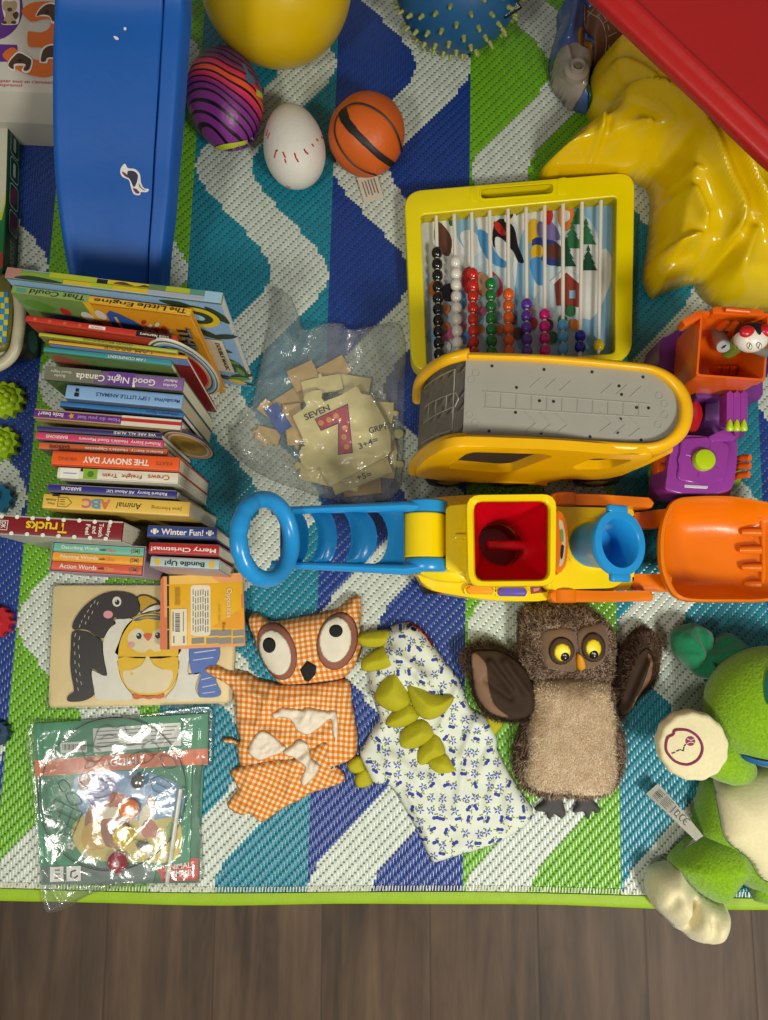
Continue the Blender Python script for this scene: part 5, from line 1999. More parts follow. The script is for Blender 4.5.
for i in range(9):
    for j in range(2):
        y0 = 292 + i * 5.6
        x0 = 9.5 - abs(y0 - 305) * 0.10 - j * 4.4
        sh.append(([(x0 - 4.2, y0), (x0, y0), (x0, y0 + 5.4), (x0 - 4.2, y0 + 5.4)], cb_[(i + j) % 2]))
print_on('checker_stripe', vt_, sh, t, 0.0006, 0.0, 'blue and yellow checker stripe')
for (wx, wy) in ((28, 342), (21, 287)):
    w = thing('x', None, None) if False else None
    c = P(wx - 3, wy, 0.024)
    M = Matrix.Translation(c) @ Matrix.Rotation(math.radians(90), 4, 'Y')
    bm = bmesh.new()
    add_lathe(bm, [(0.012, -0.010), (0.0205, -0.010), (0.0235, -0.006), (0.0235, 0.006), (0.0205, 0.010), (0.015, 0.010)], 30, M=M)
    wo = obj('wheel', bm, plastic('tyre_black', (20, 18, 18), 0.45), t, label='black wheel with teal hub')
    bm = bmesh.new()
    add_lathe(bm, [(0.0145, 0.004), (0.0145, 0.0105), (0.011, 0.0115), (0.004, 0.0135), (0.001, 0.0138)], 24, M=M)
    obj('hub_cap', bm, plastic('hub_teal', (38, 92, 110), 0.35), wo)
# ================================================================ grey and yellow toy vehicle with a flat roof
def pixel(p):
    d = Vector(p) - CAM
    c, s = math.cos(TH), math.sin(TH)
    v = Vector((d.x, c * d.y + s * d.z, -s * d.y + c * d.z))
    return (384 + FPX * v.x / -v.z, 510 - FPX * v.y / -v.z)


def plane_px(M, pts):
    """photograph pixels onto the plane of M, in its own coordinates"""
    Mi = M.inverted()
    o = Mi @ CAM
    out = []
    for a, b_ in pts:
        d = Mi.to_3x3() @ (P(a, b_, 0) - CAM)
        k = -o.z / d.z
        q = o + d * k
        out.append((q.x, q.y))
    return out


def resample(pts, n):
    pts = [Vector(p) for p in pts]
    ds = [(pts[(i + 1) % len(pts)] - pts[i]).length for i in range(len(pts))]
    T = sum(ds)
    out = []
    i, acc = 0, 0.0
    for k in range(n):
        t = T * k / n
        while acc + ds[i] < t:
            acc += ds[i]
            i += 1
        f = (t - acc) / max(ds[i], 1e-9)
        out.append(tuple(pts[i].lerp(pts[(i + 1) % len(pts)], f)))
    return out


def boolean_cut(o, cutters):
    for c in cutters:
        me = bpy.data.meshes.new('c')
        c.to_mesh(me)
        c.free()
        q = bpy.data.objects.new('c', me)
        COL.objects.link(q)
        md = o.modifiers.new('b', 'BOOLEAN')
        md.object = q
        md.operation = 'DIFFERENCE'
        md.solver = 'EXACT'
        bpy.context.view_layer.update()
        nm = bpy.data.meshes.new_from_object(o.evaluated_get(bpy.context.evaluated_depsgraph_get()))
        o.modifiers.clear()
        o.data = nm
        bpy.data.objects.remove(q)
    o.data.set_sharp_from_angle(angle=math.radians(40))


byel = plastic('bus_yellow', (236, 178, 2), 0.28)
bgry = plastic('bus_grey', (152, 150, 138), 0.45)
bgrd = plastic('bus_darkgrey', (146, 142, 130), 0.45)
blkp = plastic('tyre_black', (20, 18, 18), 0.45)
t = thing('toy_bus', 'yellow toy vehicle with flat grey ladder roof and rounded end overlapping the abacus', 'toy vehicle')
zr_ = 0.19
outer = [(468, 349.5), (520, 351), (560, 353), (600, 356), (630, 359), (656, 363), (676, 372), (691, 388), (697, 410), (692, 431), (677, 445), (656, 453), (630, 454), (600, 452), (560, 449), (520, 446.5), (462, 444)]
inner = [(468.5, 358), (520, 359.5), (560, 362), (600, 365.5), (625, 368), (652, 371.5), (669, 382), (679, 396), (681.5, 409), (679, 422), (669, 435), (652, 442), (625, 442), (600, 440.5), (560, 437.5), (520, 435.5), (464.5, 434)]


def dens(p):
    a = smooth(p, 4, closed=False)
    return a


O = [tuple(P(x, y, zr_)[:2]) for x, y in dens(outer)]
I = [tuple(P(x, y, zr_)[:2]) for x, y in dens(inner)]
bm = bmesh.new()
# rim as an open channel following the outline
rows = []
for (ox, oy), (ix, iy) in zip(O, I):
    o_, i_ = Vector((ox, oy)), Vector((ix, iy))
    d = (o_ - i_)
    f = lambda k, z: (i_.x + d.x * k, i_.y + d.y * k, z)
    rows.append([f(0, zr_ - 0.014), f(0, zr_ - 0.002), f(0.06, zr_), f(0.30, zr_ + 0.0015), f(0.6, zr_), f(0.85, zr_ - 0.004), f(1.0, zr_ - 0.012), f(1.02, zr_ - 0.022), f(0.9, zr_ - 0.026)])
add_rings(bm, rows)
bmesh.ops.recalc_face_normals(bm, faces=bm.faces[:])
obj('roof_rim', bm, byel, t, angle=60)
# roof panel
zp = zr_ - 0.008
bm = bmesh.new()
rp = [tuple(P(x, y, zp)[:2]) for x, y in dens([(466, 357.5)] + [(x, y) for x, y in inner[1:-1]] + [(463, 434.5)])]
cx = sum(p[0] for p in rp) / len(rp)
add_prism(bm, rp, zp - 0.012, zp)
rf = obj('roof_panel', bm, bgry, t)
z = zp
hz = lambda pts: PL(pts, z)
bm = bmesh.new()
for a, b_ in (((483, 391.5), (650, 404)), ((484, 407.5), (649, 417.5))):
    add_tube(bm, [P(*a, z), P(*b_, z)], 0.0009, 6)
obj('ladder_rail', bm, bgry, rf)
for i in range(11):
    x = 486 + 15.3 * i
    bm = bmesh.new()
    add_tube(bm, [P(x, 391.8 + (x - 484) * 0.075, z), P(x - 0.5, 407.5 + (x - 484) * 0.061, z)], 0.0009, 6)
    obj('ladder_rung', bm, bgry, rf)
for (x, y) in ((530, 385), (545, 386), (560, 388), (601, 391), (616, 392), (630, 394)):
    bm = bmesh.new()
    add_tube(bm, [P(x, y + 3, z), P(x + 11, y - 7, z)], 0.0008, 6)
    obj('chevron_relief', bm, bgry, rf)
for (x, y) in ((525, 419), (540, 420), (556, 421), (600, 419), (614, 421), (629, 424)):
    bm = bmesh.new()
    add_tube(bm, [P(x, y - 7, z), P(x + 11, y + 4, z), P(x, y + 13, z)], 0.0008, 6)
    obj('chevron_relief', bm, bgry, rf)
bm = bmesh.new()
for (x, y) in ((476, 373), (471.5, 380), (469.5, 415), (475, 423), (659, 396), (664.5, 404), (664.5, 415), (658, 425)):
    add_tube(bm, [P(x + 3.4 * math.cos(a), y + 3.4 * math.sin(a), z) for a in (2 * PI * i / 20 for i in range(20))], 0.0006, 6, closed=True)
obj('rivet_relief', bm, bgry, rf)
holem = mat('hole_dark', (24, 18, 14), 0.7)
for (x, y) in ((492, 366), (516.5, 387.5), (544, 369.5), (592, 372), (643, 377), (515.5, 412.5), (489, 431), (541, 433), (590, 436.8), (641, 440), (539.5, 400.8), (553.5, 401.5), (619, 386), (621.5, 394.5), (620.5, 419), (617.5, 432.5), (636.5, 407.5), (648.5, 408)):
    c = P(x, y, z)
    bm = bmesh.new()
    add_lathe(bm, [(0.0017, z - 0.0004), (0.0017, z + 0.0004), (0.0003, z + 0.0004)], 12, M=Matrix.Translation((c.x, c.y, 0)))
    obj('screw_hole', bm, holem, rf)
# sloping end panel
sp_ = [P(467, 357.5, zp), P(464, 434, zp), P(417, 456, 0.085), P(421, 384, 0.085)]
bm = bmesh.new()
n = 6
G_ = []
for i in range(n + 1):
    f = i / n
    bulge = 0.006 * math.sin(PI * f)
    G_.append([sp_[0].lerp(sp_[3], f) + (sp_[1].lerp(sp_[2], f) - sp_[0].lerp(sp_[3], f)) * (j / 6) + Vector((-bulge, 0, bulge)) for j in range(7)])
add_sheet(bm, G_)
bmesh.ops.solidify(bm, geom=bm.faces[:], thickness=0.004)
bmesh.ops.recalc_face_normals(bm, faces=bm.faces[:])
ep = obj('end_panel', bm, bgrd, t, angle=50)


def on_end(u, v, lift=0.0012):
    f = u
    b_ = 0.006 * math.sin(PI * f)
    p = sp_[0].lerp(sp_[3], f) + (sp_[1].lerp(sp_[2], f) - sp_[0].lerp(sp_[3], f)) * v + Vector((-b_, 0, b_))
    return p + Vector((-0.7, 0, 0.5)).normalized() * lift


bm = bmesh.new()
for L_ in ([(0.18, 0.1), (0.85, 0.12)], [(0.18, 0.1), (0.18, 0.9)], [(0.2, 0.9), (0.85, 0.88)], [(0.15, 0.42), (0.8, 0.40)], [(0.15, 0.60), (0.8, 0.62)], [(0.3, 0.42), (0.3, 0.6)], [(0.5, 0.41), (0.5, 0.61)], [(0.68, 0.41), (0.68, 0.61)], [(0.15, 0.42), (0.10, 0.51), (0.15, 0.60)]):
    pts = []
    for a, b_ in zip(L_, L_[1:]):
        pts += [on_end(a[0] + (b_[0] - a[0]) * k / 5, a[1] + (b_[1] - a[1]) * k / 5, 0.0004) for k in range(6)]
    add_tube(bm, pts, 0.0008, 6)
obj('end_relief', bm, bgrd, ep)
# yellow pillars along the sloping end
bm = bmesh.new()
add_tube(bm, smooth([P(470, 353.5, zr_ - 0.006), P(446, 360, zr_ - 0.016), P(428, 371, 0.135), P(419, 384, 0.095), P(417, 400, 0.05)], 6, closed=False), [0.0065] * 24 + [0.006], 12)
obj('pillar', bm, byel, t)
bm = bmesh.new()
add_tube(bm, smooth([P(466, 439, zr_ - 0.006), P(448, 441.5, zr_ - 0.020), P(430, 450, 0.135), P(418, 461, 0.085), P(415.5, 468, 0.060)], 6, closed=False), [0.0070 + 0.00012 * i for i in range(24)] + [0.0098], 14, flat=(1.15, 0.9))
obj('pillar', bm, byel, t)
# side panel towards the digger with two window openings
A_, B_, C_ = P(440, 452, 0.172), P(640, 456, 0.172), P(438, 477, 0.060)
MP_ = frame(A_, B_ - A_, A_ - C_)
pl = smooth([(420, 462), (432, 452), (455, 443.5), (500, 444), (560, 446.5), (620, 451), (645, 451), (652, 453), (648, 458), (640, 463), (622, 472), (602, 476), (560, 476), (549, 480), (500, 480), (450, 478), (424, 475), (416, 470)], 3)
bm = bmesh.new()
add_prism(bm, plane_px(MP_, pl), -0.007, 0.004, bev=0.002, M=MP_)
sdp = obj('side_panel', bm, byel, t)
cuts = []
for w in ([(447, 465), (452, 460.5), (466, 450.5), (474, 448.5), (545, 450.5), (553, 453), (512, 468.5), (500, 469.5)], [(571, 463.5), (590, 455.8), (597, 454.8), (633, 456.5), (612, 464.5), (600, 466), (575, 466)]):
    c = bmesh.new()
    add_prism(c, rquad(plane_px(MP_, w), 0.004, 3), -0.03, 0.03, M=MP_)
    cuts.append(c)
boolean_cut(sdp, cuts)
bm = bmesh.new()
add_tube(bm, smooth([P(414.5, 466, 0.062), P(421, 471.5, 0.058), P(445, 474.5, 0.056), P(490, 476.5, 0.056), P(530, 478.5, 0.056), P(547, 480.5, 0.056)], 6, closed=False), 0.0072, 14, flat=(1.0, 1.0))
obj('lower_rail', bm, byel, t)
bm = bmesh.new()
add_tube(bm, smooth([P(535, 472, 0.066), P(560, 473.5, 0.066), P(598, 474, 0.068), P(620, 469, 0.083), P(642, 461, 0.115), P(668, 448, 0.158)], 6, closed=False), [0.0065] * 31, 14)
obj('lower_rail', bm, byel, t)
# far side panel and floor
bm = bmesh.new()
fl = PL([(425, 392), (640, 392), (640, 452), (600, 468), (430, 466)], 0.05)
add_prism(bm, rquad(fl, 0.02), 0.030, 0.042, bev=0.002)
obj('floor_pan', bm, plastic('bus_pale', (186, 184, 172), 0.45), t)
bm = bmesh.new()
add_prism(bm, PL([(440, 462), (560, 464), (600, 464), (640, 455), (640, 463), (600, 473), (555, 474), (436, 474)], 0.082), 0.060, 0.082, bev=0.003)
obj('window_ledge', bm, byel, t)
for x_ in (478, 560, 640):
    bm = bmesh.new()
    add_tube(bm, [P(x_, 372, 0.176), P(x_ - 6, 392, 0.10), P(x_ - 8, 400, 0.05)], 0.005, 10)
    obj('far_pillar', bm, byel, t)
bm = bmesh.new()
add_tube(bm, [P(430, 398, 0.06), P(520, 396, 0.06), P(640, 392, 0.06)], 0.006, 10)
obj('lower_rail', bm, byel, t)
hy = plastic('hub_yellow', (196, 170, 30), 0.35)
for wx in (447, 506, 590):
    for s_, py in ((1, 487.5), (-1, 398)):
        c = P(wx, py if s_ == 1 else 410, 0.0)
        y0 = c.y + (0.010 if s_ == 1 else 0)
        M = Matrix.Translation((c.x, y0, 0.0295)) @ Matrix.Rotation(math.radians(90), 4, 'X')
        if s_ == -1:
            M = M @ Matrix.Rotation(PI, 4, 'X')
        bm = bmesh.new()
        prof = [(0.008, -0.010), (0.026, -0.010), (0.029, -0.006), (0.029, 0.006), (0.026, 0.010), (0.017, 0.010), (0.016, 0.006)]
        add_lathe(bm, prof, 36, M=M)
        wo = obj('wheel', bm, blkp, t, label='black wheel with yellow hub')
        bm = bmesh.new()
        add_lathe(bm, [(0.0165, 0.004), (0.015, 0.0085), (0.008, 0.0105), (0.001, 0.0108)], 24, M=M)
        obj('hub_cap', bm, hy, wo)
# ================================================================ digger push toy
dyel = plastic('digger_yellow', (238, 206, 2), 0.24)
dblu = plastic('digger_blue', (30, 142, 208), 0.28)
dred = plastic('digger_red', (206, 6, 26), 0.26)
dora = plastic('digger_orange', (226, 116, 2), 0.28)
t = thing('push_digger', 'yellow digger push toy with blue ring handle, red hopper and orange loader bucket', 'toy digger')
# chassis
zc = 0.075
bm = bmesh.new()
add_prism(bm, smooth([(x, y) for x, y in PL([(412, 505), (425, 499), (470, 495), (520, 495), (560, 499), (600, 502), (625, 505), (634, 512), (634, 580), (625, 588), (600, 593), (556, 598), (540, 601), (495, 600), (450, 594), (428, 588), (418, 576), (411, 560)], zc)], 4), 0.022, zc, bev=0.009, seg=4)
chs = obj('chassis', bm, dyel, t)
# rear deck and front hood
bm = bmesh.new()
zk = 0.115
add_prism(bm, rquad(PL([(404, 507), (470, 500), (470, 583), (436, 580), (404, 567)], zk), 0.012, 5), 0.07, zk, bev=0.006, seg=3)
obj('rear_deck', bm, dyel, t)
bm = bmesh.new()
zh = 0.095
add_prism(bm, rquad(PL([(545, 506), (616, 508), (630, 520), (630, 574), (616, 588), (545, 590)], zh), 0.010, 5), 0.06, zh, bev=0.008, seg=4)
obj('hood', bm, dyel, t)
# hopper: yellow rim, outer walls and red funnel
zt = 0.19
NR = 64
ro = resample(rquad([(466, 494.5), (557, 493.5), (556, 586), (468, 587)], 14, 8), NR)
ri = resample(rquad([(474, 501), (549, 500.5), (548.5, 579.5), (475.5, 580)], 9, 8), NR)
k = 1.0
cxp, cyp = 511.5, 540.5
O = [P(x, y, zt) for x, y in ro]
I = [P(x, y, zt) for x, y in ri]
C0 = sum(O, Vector()) / NR
bm = bmesh.new()
rings = []
for f, z in ((0.82, 0.07), (0.88, 0.11), (0.93, 0.15), (0.95, zt - 0.012), (0.985, zt - 0.0105), (1.0, zt - 0.007), (1.0, zt - 0.003), (0.985, zt)):
    rings.append([(C0.x + (p.x - C0.x) * f, C0.y + (p.y - C0.y) * f, z) for p in O])
rings.append([(p.x, p.y, zt) for p in (i_ + (o_ - i_) * 0.25 for i_, o_ in zip(I, O))])
rings.append([(p.x, p.y, zt - 0.0025) for p in I])
rings.append([(p.x, p.y, zt - 0.009) for p in I])
add_rings(bm, rings, cap0=False, cap1=False)
bmesh.ops.recalc_face_normals(bm, faces=bm.faces[:])
obj('hopper', bm, dyel, t, angle=50)
hc = P(502, 542, 0.115)
hr = 23.6 * MPP(542, 0.115)
ct = bmesh.new()
add_lathe(ct, [(hr * 0.97, 0.026), (hr * 0.97, 0.2)], 40, M=Matrix.Translation((hc.x, hc.y, 0)))
boolean_cut(chs, [ct])
bm = bmesh.new()
circ = [Vector((hc.x, hc.y, 0)) + Vector(((p - C0).x, (p - C0).y, 0)).normalized() * hr for p in I]
rings = [[(p.x, p.y, zt - 0.004) for p in I], [(p.x, p.y, zt - 0.010) for p in I]]
for f in (0.15, 0.5, 0.85, 1.0):
    rings.append([(p.x + (c.x - p.x) * f, p.y + (c.y - p.y) * f, (zt - 0.012) + (0.118 - zt + 0.012) * f) for p, c in zip(I, circ)])
rings.append([(c.x, c.y, 0.112) for c in circ])
rings.append([(hc.x + (c.x - hc.x) * 0.94, hc.y + (c.y - hc.y) * 0.94, 0.030) for c in circ])
rings.append([(hc.x + (c.x - hc.x) * 0.3, hc.y + (c.y - hc.y) * 0.3, 0.029) for c in circ])
add_rings(bm, rings, cap0=False)
bmesh.ops.recalc_face_normals(bm, faces=bm.faces[:])
for f in bm.faces:
    f.normal_flip()
fn = obj('funnel', bm, dred, t, angle=35, label='red funnel with round drop hole')
bm = bmesh.new()
a, c = P(485, 546, 0.092), P(526, 545.5, 0.092)
add_box(bm, ((a.x + c.x) / 2, a.y, 0.097), (c.x - a.x, 0.011, 0.014), bev=0.004, seg=3)
obj('paddle', bm, dred, fn)
bm = bmesh.new()
a, c = P(474, 540.5, zt - 0.012), P(549, 540, zt - 0.012)
# buttons on the hopper's foot facing the plush toys
zb2 = 0.085
for (x0, y0, x1, y1, m_, nm) in ((467, 586, 494, 594, plastic('button_orange', (236, 150, 20), 0.3), 'orange button'), (498, 587.5, 527, 596, plastic('button_purple', (92, 74, 170), 0.3), 'purple button')):
    bm = bmesh.new()
    add_prism(bm, rquad(PL([(x0, y0), (x1, y0 + 0.5), (x1, y1 + 0.5), (x0, y1)], zb2), 0.004, 4), 0.068, zb2, bev=0.003, seg=3)
    obj('button', bm, m_, t, label=nm)
    bm = bmesh.new()
    add_prism(bm, rquad(PL([(x0 - 3, y0 - 1), (x1 + 2, y0), (x1 + 2, y1 + 1), (x0 - 3, y1 + 1)], zb2 - 0.004), 0.004, 4), 0.066, zb2 - 0.004, bev=0.002)
    obj('button_frame', bm, dyel, t)
decal('side_sticker', [(PL([(530, 587), (547, 585), (547, 592), (531, 594)], zc), paper('sticker_brick', (130, 60, 44))), (PL([(533, 588.5), (540, 587.5), (539, 590), (534, 592)], zc), paper('sticker_rose', (196, 120, 110))), (PL([(541, 588), (546, 587), (545, 590), (542, 591)], zc), INKB)], Matrix.Translation((0, 0, zc)), t, 0.0006)
# orange dashboard strip with printed label
bm = bmesh.new()
zd = 0.125
add_prism(bm, smooth(PL([(556, 514), (561, 513), (566, 520), (568, 542), (566, 564), (561, 571), (556, 570)], zd), 4), 0.09, zd, bev=0.003)
ds = obj('dashboard', bm, dora, t)
decal('dashboard_label', [(smooth(PL([(558.5, 522), (562, 521), (564.5, 530), (565.5, 542), (564, 560), (561, 566), (559, 564), (562, 545)], zd), 3), paper('sticker_cream', (204, 192, 160))), (smooth(PL([(560, 530), (563, 530), (563.5, 541), (561, 541)], zd), 2), paper('label_green', (110, 150, 70))), (smooth(PL([(561, 546), (564, 546), (562.5, 558), (560.5, 558)], zd), 2), INKB)], Matrix.Translation((0, 0, zd)), ds)
# neck between hopper and handle pivot
bm = bmesh.new()
zn = 0.145
add_prism(bm, rquad(PL([(446, 506), (470, 504), (470, 572), (446, 571)], zn), 0.004, 4), 0.10, zn, bev=0.003, seg=3)
obj('neck', bm, dyel, t)
bm = bmesh.new()
add_box(bm, (P(462, 537, zn).x, P(462, 537, zn).y, zn + 0.002), (0.018, 0.006, 0.008), bev=0.002)
obj('latch', bm, dyel, t)
# pivot drum
pc0, pc1 = P(424, 514.5, 0.128), P(424, 558, 0.128)
bm = bmesh.new()
add_tube(bm, [pc0, pc0.lerp(pc1, 0.03), pc0.lerp(pc1, 0.497), pc0.lerp(pc1, 0.503), pc0.lerp(pc1, 0.97), pc1], [0.0225, 0.0238, 0.0240, 0.0240, 0.0238, 0.0225], 40)
obj('pivot_drum', bm, dyel, t)
# handle: two fork plates, rails with curved slats, ring
for ya, yb in ((501.5, 513.5), (558.5, 571.5)):
    bm = bmesh.new()
    a, c = P(426, ya, 0.128), P(426, yb, 0.128)
    add_tube(bm, [a, a.lerp(c, 0.12), a.lerp(c, 0.88), c], [0.0225, 0.0245, 0.0245, 0.0225], 40)
    obj('fork_plate', bm, dblu, t, angle=50)
    bm = bmesh.new()
    add_box(bm, (P(420, (ya + yb) / 2, 0.09).x, P(420, (ya + yb) / 2, 0.098).y, 0.098), (0.05, 0.010, 0.02), bev=0.004)
    obj('pivot_bracket', bm, dora, t)
zl, zr = 0.136, 0.142


def hz_(x):
    return zl + (zr - zl) * (x - 278) / (405 - 278)


HP = lambda x, y: P(x, y, hz_(x))
for y0, y1 in ((511, 506.5), (564.5, 569.5)):
    pts = [HP(x, y0 + (y1 - y0) * (x - 276) / 128) for x in (272, 290, 320, 350, 380, 404)] + [P(420, y1 + (1 if y1 < 530 else -2), 0.140)]
    bm = bmesh.new()
    add_tube(bm, pts, [0.0050, 0.0050, 0.0052, 0.0056, 0.006, 0.0068, 0.007], 12, flat=(0.9, 1.5), up=(0, 0, 1))
    obj('handle_rail', bm, dblu, t)


def slat(xl_f, xr_f, dip):
    """curved slat between rails; xl_f / xr_f give left and right edge for s in -1..1"""
    bm = bmesh.new()
    G_ = []
    for i in range(17):
        s = -1 + 2 * i / 16
        row = []
        a, c = xl_f(s), xr_f(s)
        for j in range(9):
            f = j / 8
            x = a + (c - a) * f
            y = 537.5 + s * (26.5 + 0.018 * (x - 300))
            p = HP(x, y)
            p.z += -dip * math.sin(PI * min(1, f * 0.9 + 0.05)) * (1 - s * s) ** 0.5 if abs(s) < 1 else 0
            row.append(p)
        G_.append(row)
    add_sheet(bm, G_)
    bmesh.ops.solidify(bm, geom=bm.faces[:], thickness=0.003)
    bmesh.ops.recalc_face_normals(bm, faces=bm.faces[:])
    return obj('handle_slat', bm, dblu, t, angle=60)


arc = lambda x0, b_: (lambda s: x0 + b_ * (1 - s * s) ** 0.5)
slat(lambda s: 280 + 0 * s, arc(296, 13), 0.004)
slat(arc(303, 15), arc(325, 12), -0.008)
slat(arc(338, 13), arc(358, 19), -0.009)
slat(arc(370, 18), lambda s: 404 + 0 * s, 0.003)
# ring
rc = P(266, 539, 0.188)
kk = MPP(539, 0.188)
RV = 40.0 * kk
tilt = math.radians(57)
ux = Vector((math.cos(tilt), 0, -math.sin(tilt)))
uy = Vector((0, 1, 0))
pts = [rc + ux * (RV * 0.98 * math.cos(a)) + uy * (RV * math.sin(a)) for a in (2 * PI * i / 72 for i in range(72))]
nrm = ux.cross(uy)
bm = bmesh.new()
rings = []
for i, p in enumerate(pts):
    a = 2 * PI * i / 72
    rad = (ux * math.cos(a) + uy * math.sin(a))
    g = 1.0 - (0.10 if i % 6 == 0 and 20 < i < 54 else 0.0)
    rings.append([p + rad * (0.0090 * g * math.cos(b_)) + nrm * (0.0098 * g * math.sin(b_)) for b_ in (2 * PI * q / 16 for q in range(16))])
add_rings(bm, rings, closed=True)
bmesh.ops.recalc_face_normals(bm, faces=bm.faces[:])
obj('ring_handle', bm, dblu, t, angle=180)
# blue spout leaning towards the bucket
b0, b1 = P(588, 545, 0.088), P(619, 543, 0.150)
ax = (b1 - b0).normalized()
til = Vector((math.sin(math.radians(27)), 0.0, math.cos(math.radians(27))))
bm = bmesh.new()


def ringat(c, nrm_, r, n=40):
    x = Vector((0, 1, 0)).cross(nrm_).normalized()
    y = nrm_.cross(x)
    return [c + x * (r * math.cos(2 * PI * i / n)) + y * (r * math.sin(2 * PI * i / n)) for i in range(n)]


seq = []
for f, r in ((0.0, 0.0270), (0.12, 0.0270), (0.14, 0.0262), (0.6, 0.0285), (0.85, 0.0305)):
    nn = Vector((0, 0, 1)).lerp(til, f).normalized()
    seq.append(ringat(b0.lerp(b1, f), nn, r))
for r, h_ in ((0.0315, -0.006), (0.0362, -0.005), (0.0375, -0.001), (0.0362, 0.0026), (0.0276, 0.003), (0.0264, 0.0015), (0.0256, -0.02)):
    seq.append(ringat(b1 + til * h_, til, r))
seq.append(ringat(b0.lerp(b1, 0.25), Vector((0.2, 0, 1)).normalized(), 0.021))
add_rings(bm, seq)
bmesh.ops.recalc_face_normals(bm, faces=bm.faces[:])
so_ = obj('spout', bm, dblu, t, angle=45, label='blue leaning spout')
x_ = Vector((0, 1, 0)).cross(til).normalized()
for s in (1, -1):
    bm = bmesh.new()
    M = Matrix((x_, Vector((0, 1, 0)), til)).transposed().to_4x4()
    M.translation = b1
    add_box(bm, (0, s * 0.0375, -0.001), (0.028, 0.010, 0.008), M, 0.003, 3)
    obj('spout_tab', bm, dblu, so_)
bm = bmesh.new()
add_lathe(bm, [(0.031, 0.09), (0.030, 0.0965), (0.0265, 0.0985), (0.024, 0.0975)], 40, M=Matrix.Translation((b0.x, b0.y, 0)))
obj('spout_collar', bm, dyel, t)
# lift arms
za = 0.095
for (y0, y1, yy) in ((493, 505, 1), (589.5, 602, -1)):
    bm = bmesh.new()
    add_prism(bm, rquad(PL([(551, y0), (600, y0 + 1.5), (653, y0 + (5 if yy > 0 else 1.5)), (654, y0 + (15 if yy > 0 else 11.5)), (600, y1), (551, y1)], za), 0.0045, 4), za - 0.024, za, bev=0.003, seg=3)
    obj('lift_arm', bm, dora, t)
    bm = bmesh.new()
    c = P(566, (y0 + y1) / 2, za)
    add_tube(bm, [c + Vector((0, 0.008, -0.010)), c + Vector((0, 0.0065, -0.010)), c + Vector((0, -0.0065, -0.010)), c + Vector((0, -0.008, -0.010))], [0.013, 0.0155, 0.0155, 0.013], 28)
    obj('arm_pivot', bm, dora, t)
zz = 0.075
for q in ([(632, 513), (672, 508), (672, 526), (634, 529)], [(632, 574), (672, 574), (672, 592), (633, 590)]):
    bm = bmesh.new()
    add_prism(bm, rquad(PL(q, zz), 0.004, 4), zz - 0.022, zz, bev=0.004, seg=3)
    obj('bucket_link', bm, dora, t)
# loader bucket
bo_ = resample(smooth([(660, 548), (661.5, 528), (667, 510), (675, 500), (690, 496.5), (730, 496), (768, 502), (792, 508), (794, 548), (792, 592), (768, 601), (730, 602), (692, 601.5), (676, 597), (667, 584), (661.5, 568)], 6), 96)


def bz(x):
    return 0.115 - 0.030 * max(0, min(1, (x - 660) / 110))


rim = [P(x, y, bz(x)) for x, y in bo_]
bc_ = sum(rim, Vector()) / len(rim)


def shr(d, z):
    """loop drawn in towards the bucket's middle by about d metres, at height z"""
    f = d / 0.062
    return [(p.x + (bc_.x - p.x) * f, p.y + (bc_.y - p.y) * f, z(p)) for p in rim]


bm = bmesh.new()
lv = [shr(0.040, lambda p: 0.034), shr(0.026, lambda p: 0.038), shr(0.013, lambda p: 0.056), shr(0.001, lambda p: p.z - 0.014), shr(-0.0006, lambda p: p.z - 0.004), shr(0.0004, lambda p: p.z), shr(0.0030, lambda p: p.z + 0.0002), shr(0.0040, lambda p: p.z - 0.002), shr(0.0065, lambda p: p.z - 0.016), shr(0.013, lambda p: 0.062), shr(0.022, lambda p: 0.048), shr(0.036, lambda p: 0.042)]
add_rings(bm, lv)
bmesh.ops.recalc_face_normals(bm, faces=bm.faces[:])
bk = obj('bucket', bm, dora, t, angle=60, label='orange loader bucket with moulded teeth')
zt_ = 0.037
for y in (515, 532.5, 550, 567.5, 584.5):
    x0, x1 = (738 + abs(y - 550) * 0.16, 762)
    bm = bmesh.new()
    a, c = P(x0, y, 0.047), P(x1, y, 0.058)
    add_tube(bm, [a, a.lerp(c, 0.08), a.lerp(c, 0.5), c], [0.0015, 0.0042, 0.0050, 0.0050], 14)
    obj('bucket_tooth', bm, dora, bk)
bm = bmesh.new()
add_tube(bm, smooth([P(754, 503, 0.056), P(761, 512, 0.055), P(763.5, 548, 0.054), P(762, 585, 0.055), P(755, 595, 0.056)], 8, closed=False), 0.0035, 10)
obj('bucket_lip', bm, dora, bk)
# wheels
for wx, y_s, y_n in ((447, 590, 505), (590, 578, 518)):
    for py, sg in ((y_s, 1), (y_n, -1)):
        c = P(wx, py, 0.03)
        M = Matrix.Translation((c.x, c.y + (0.006 if sg == 1 else -0.006), 0.0335)) @ Matrix.Rotation(math.radians(90 * sg), 4, 'X')
        bm = bmesh.new()
        add_lathe(bm, [(0.010, -0.011), (0.030, -0.011), (0.033, -0.007), (0.033, 0.007), (0.030, 0.011), (0.020, 0.011), (0.019, 0.007)], 36, M=M)
        wo = obj('wheel', bm, blkp, t, label='black wheel')
        bm = bmesh.new()
        add_lathe(bm, [(0.019, 0.005), (0.018, 0.0095), (0.008, 0.012), (0.001, 0.0122)], 24, M=M)
        obj('hub_cap', bm, dora, wo)
# ================================================================ purple and orange toy truck
tpur = plastic('truck_purple', (142, 54, 148), 0.26)
tdpu = plastic('truck_violet', (112, 48, 128), 0.35)
tora = plastic('truck_orange', (226, 96, 8), 0.3)
tlim = plastic('truck_lime', (174, 200, 4), 0.28)
tred = plastic('truck_red', (186, 14, 34), 0.3)
t = thing('toy_truck', 'purple toy truck with orange open bin and lime button on its hood', 'toy truck')
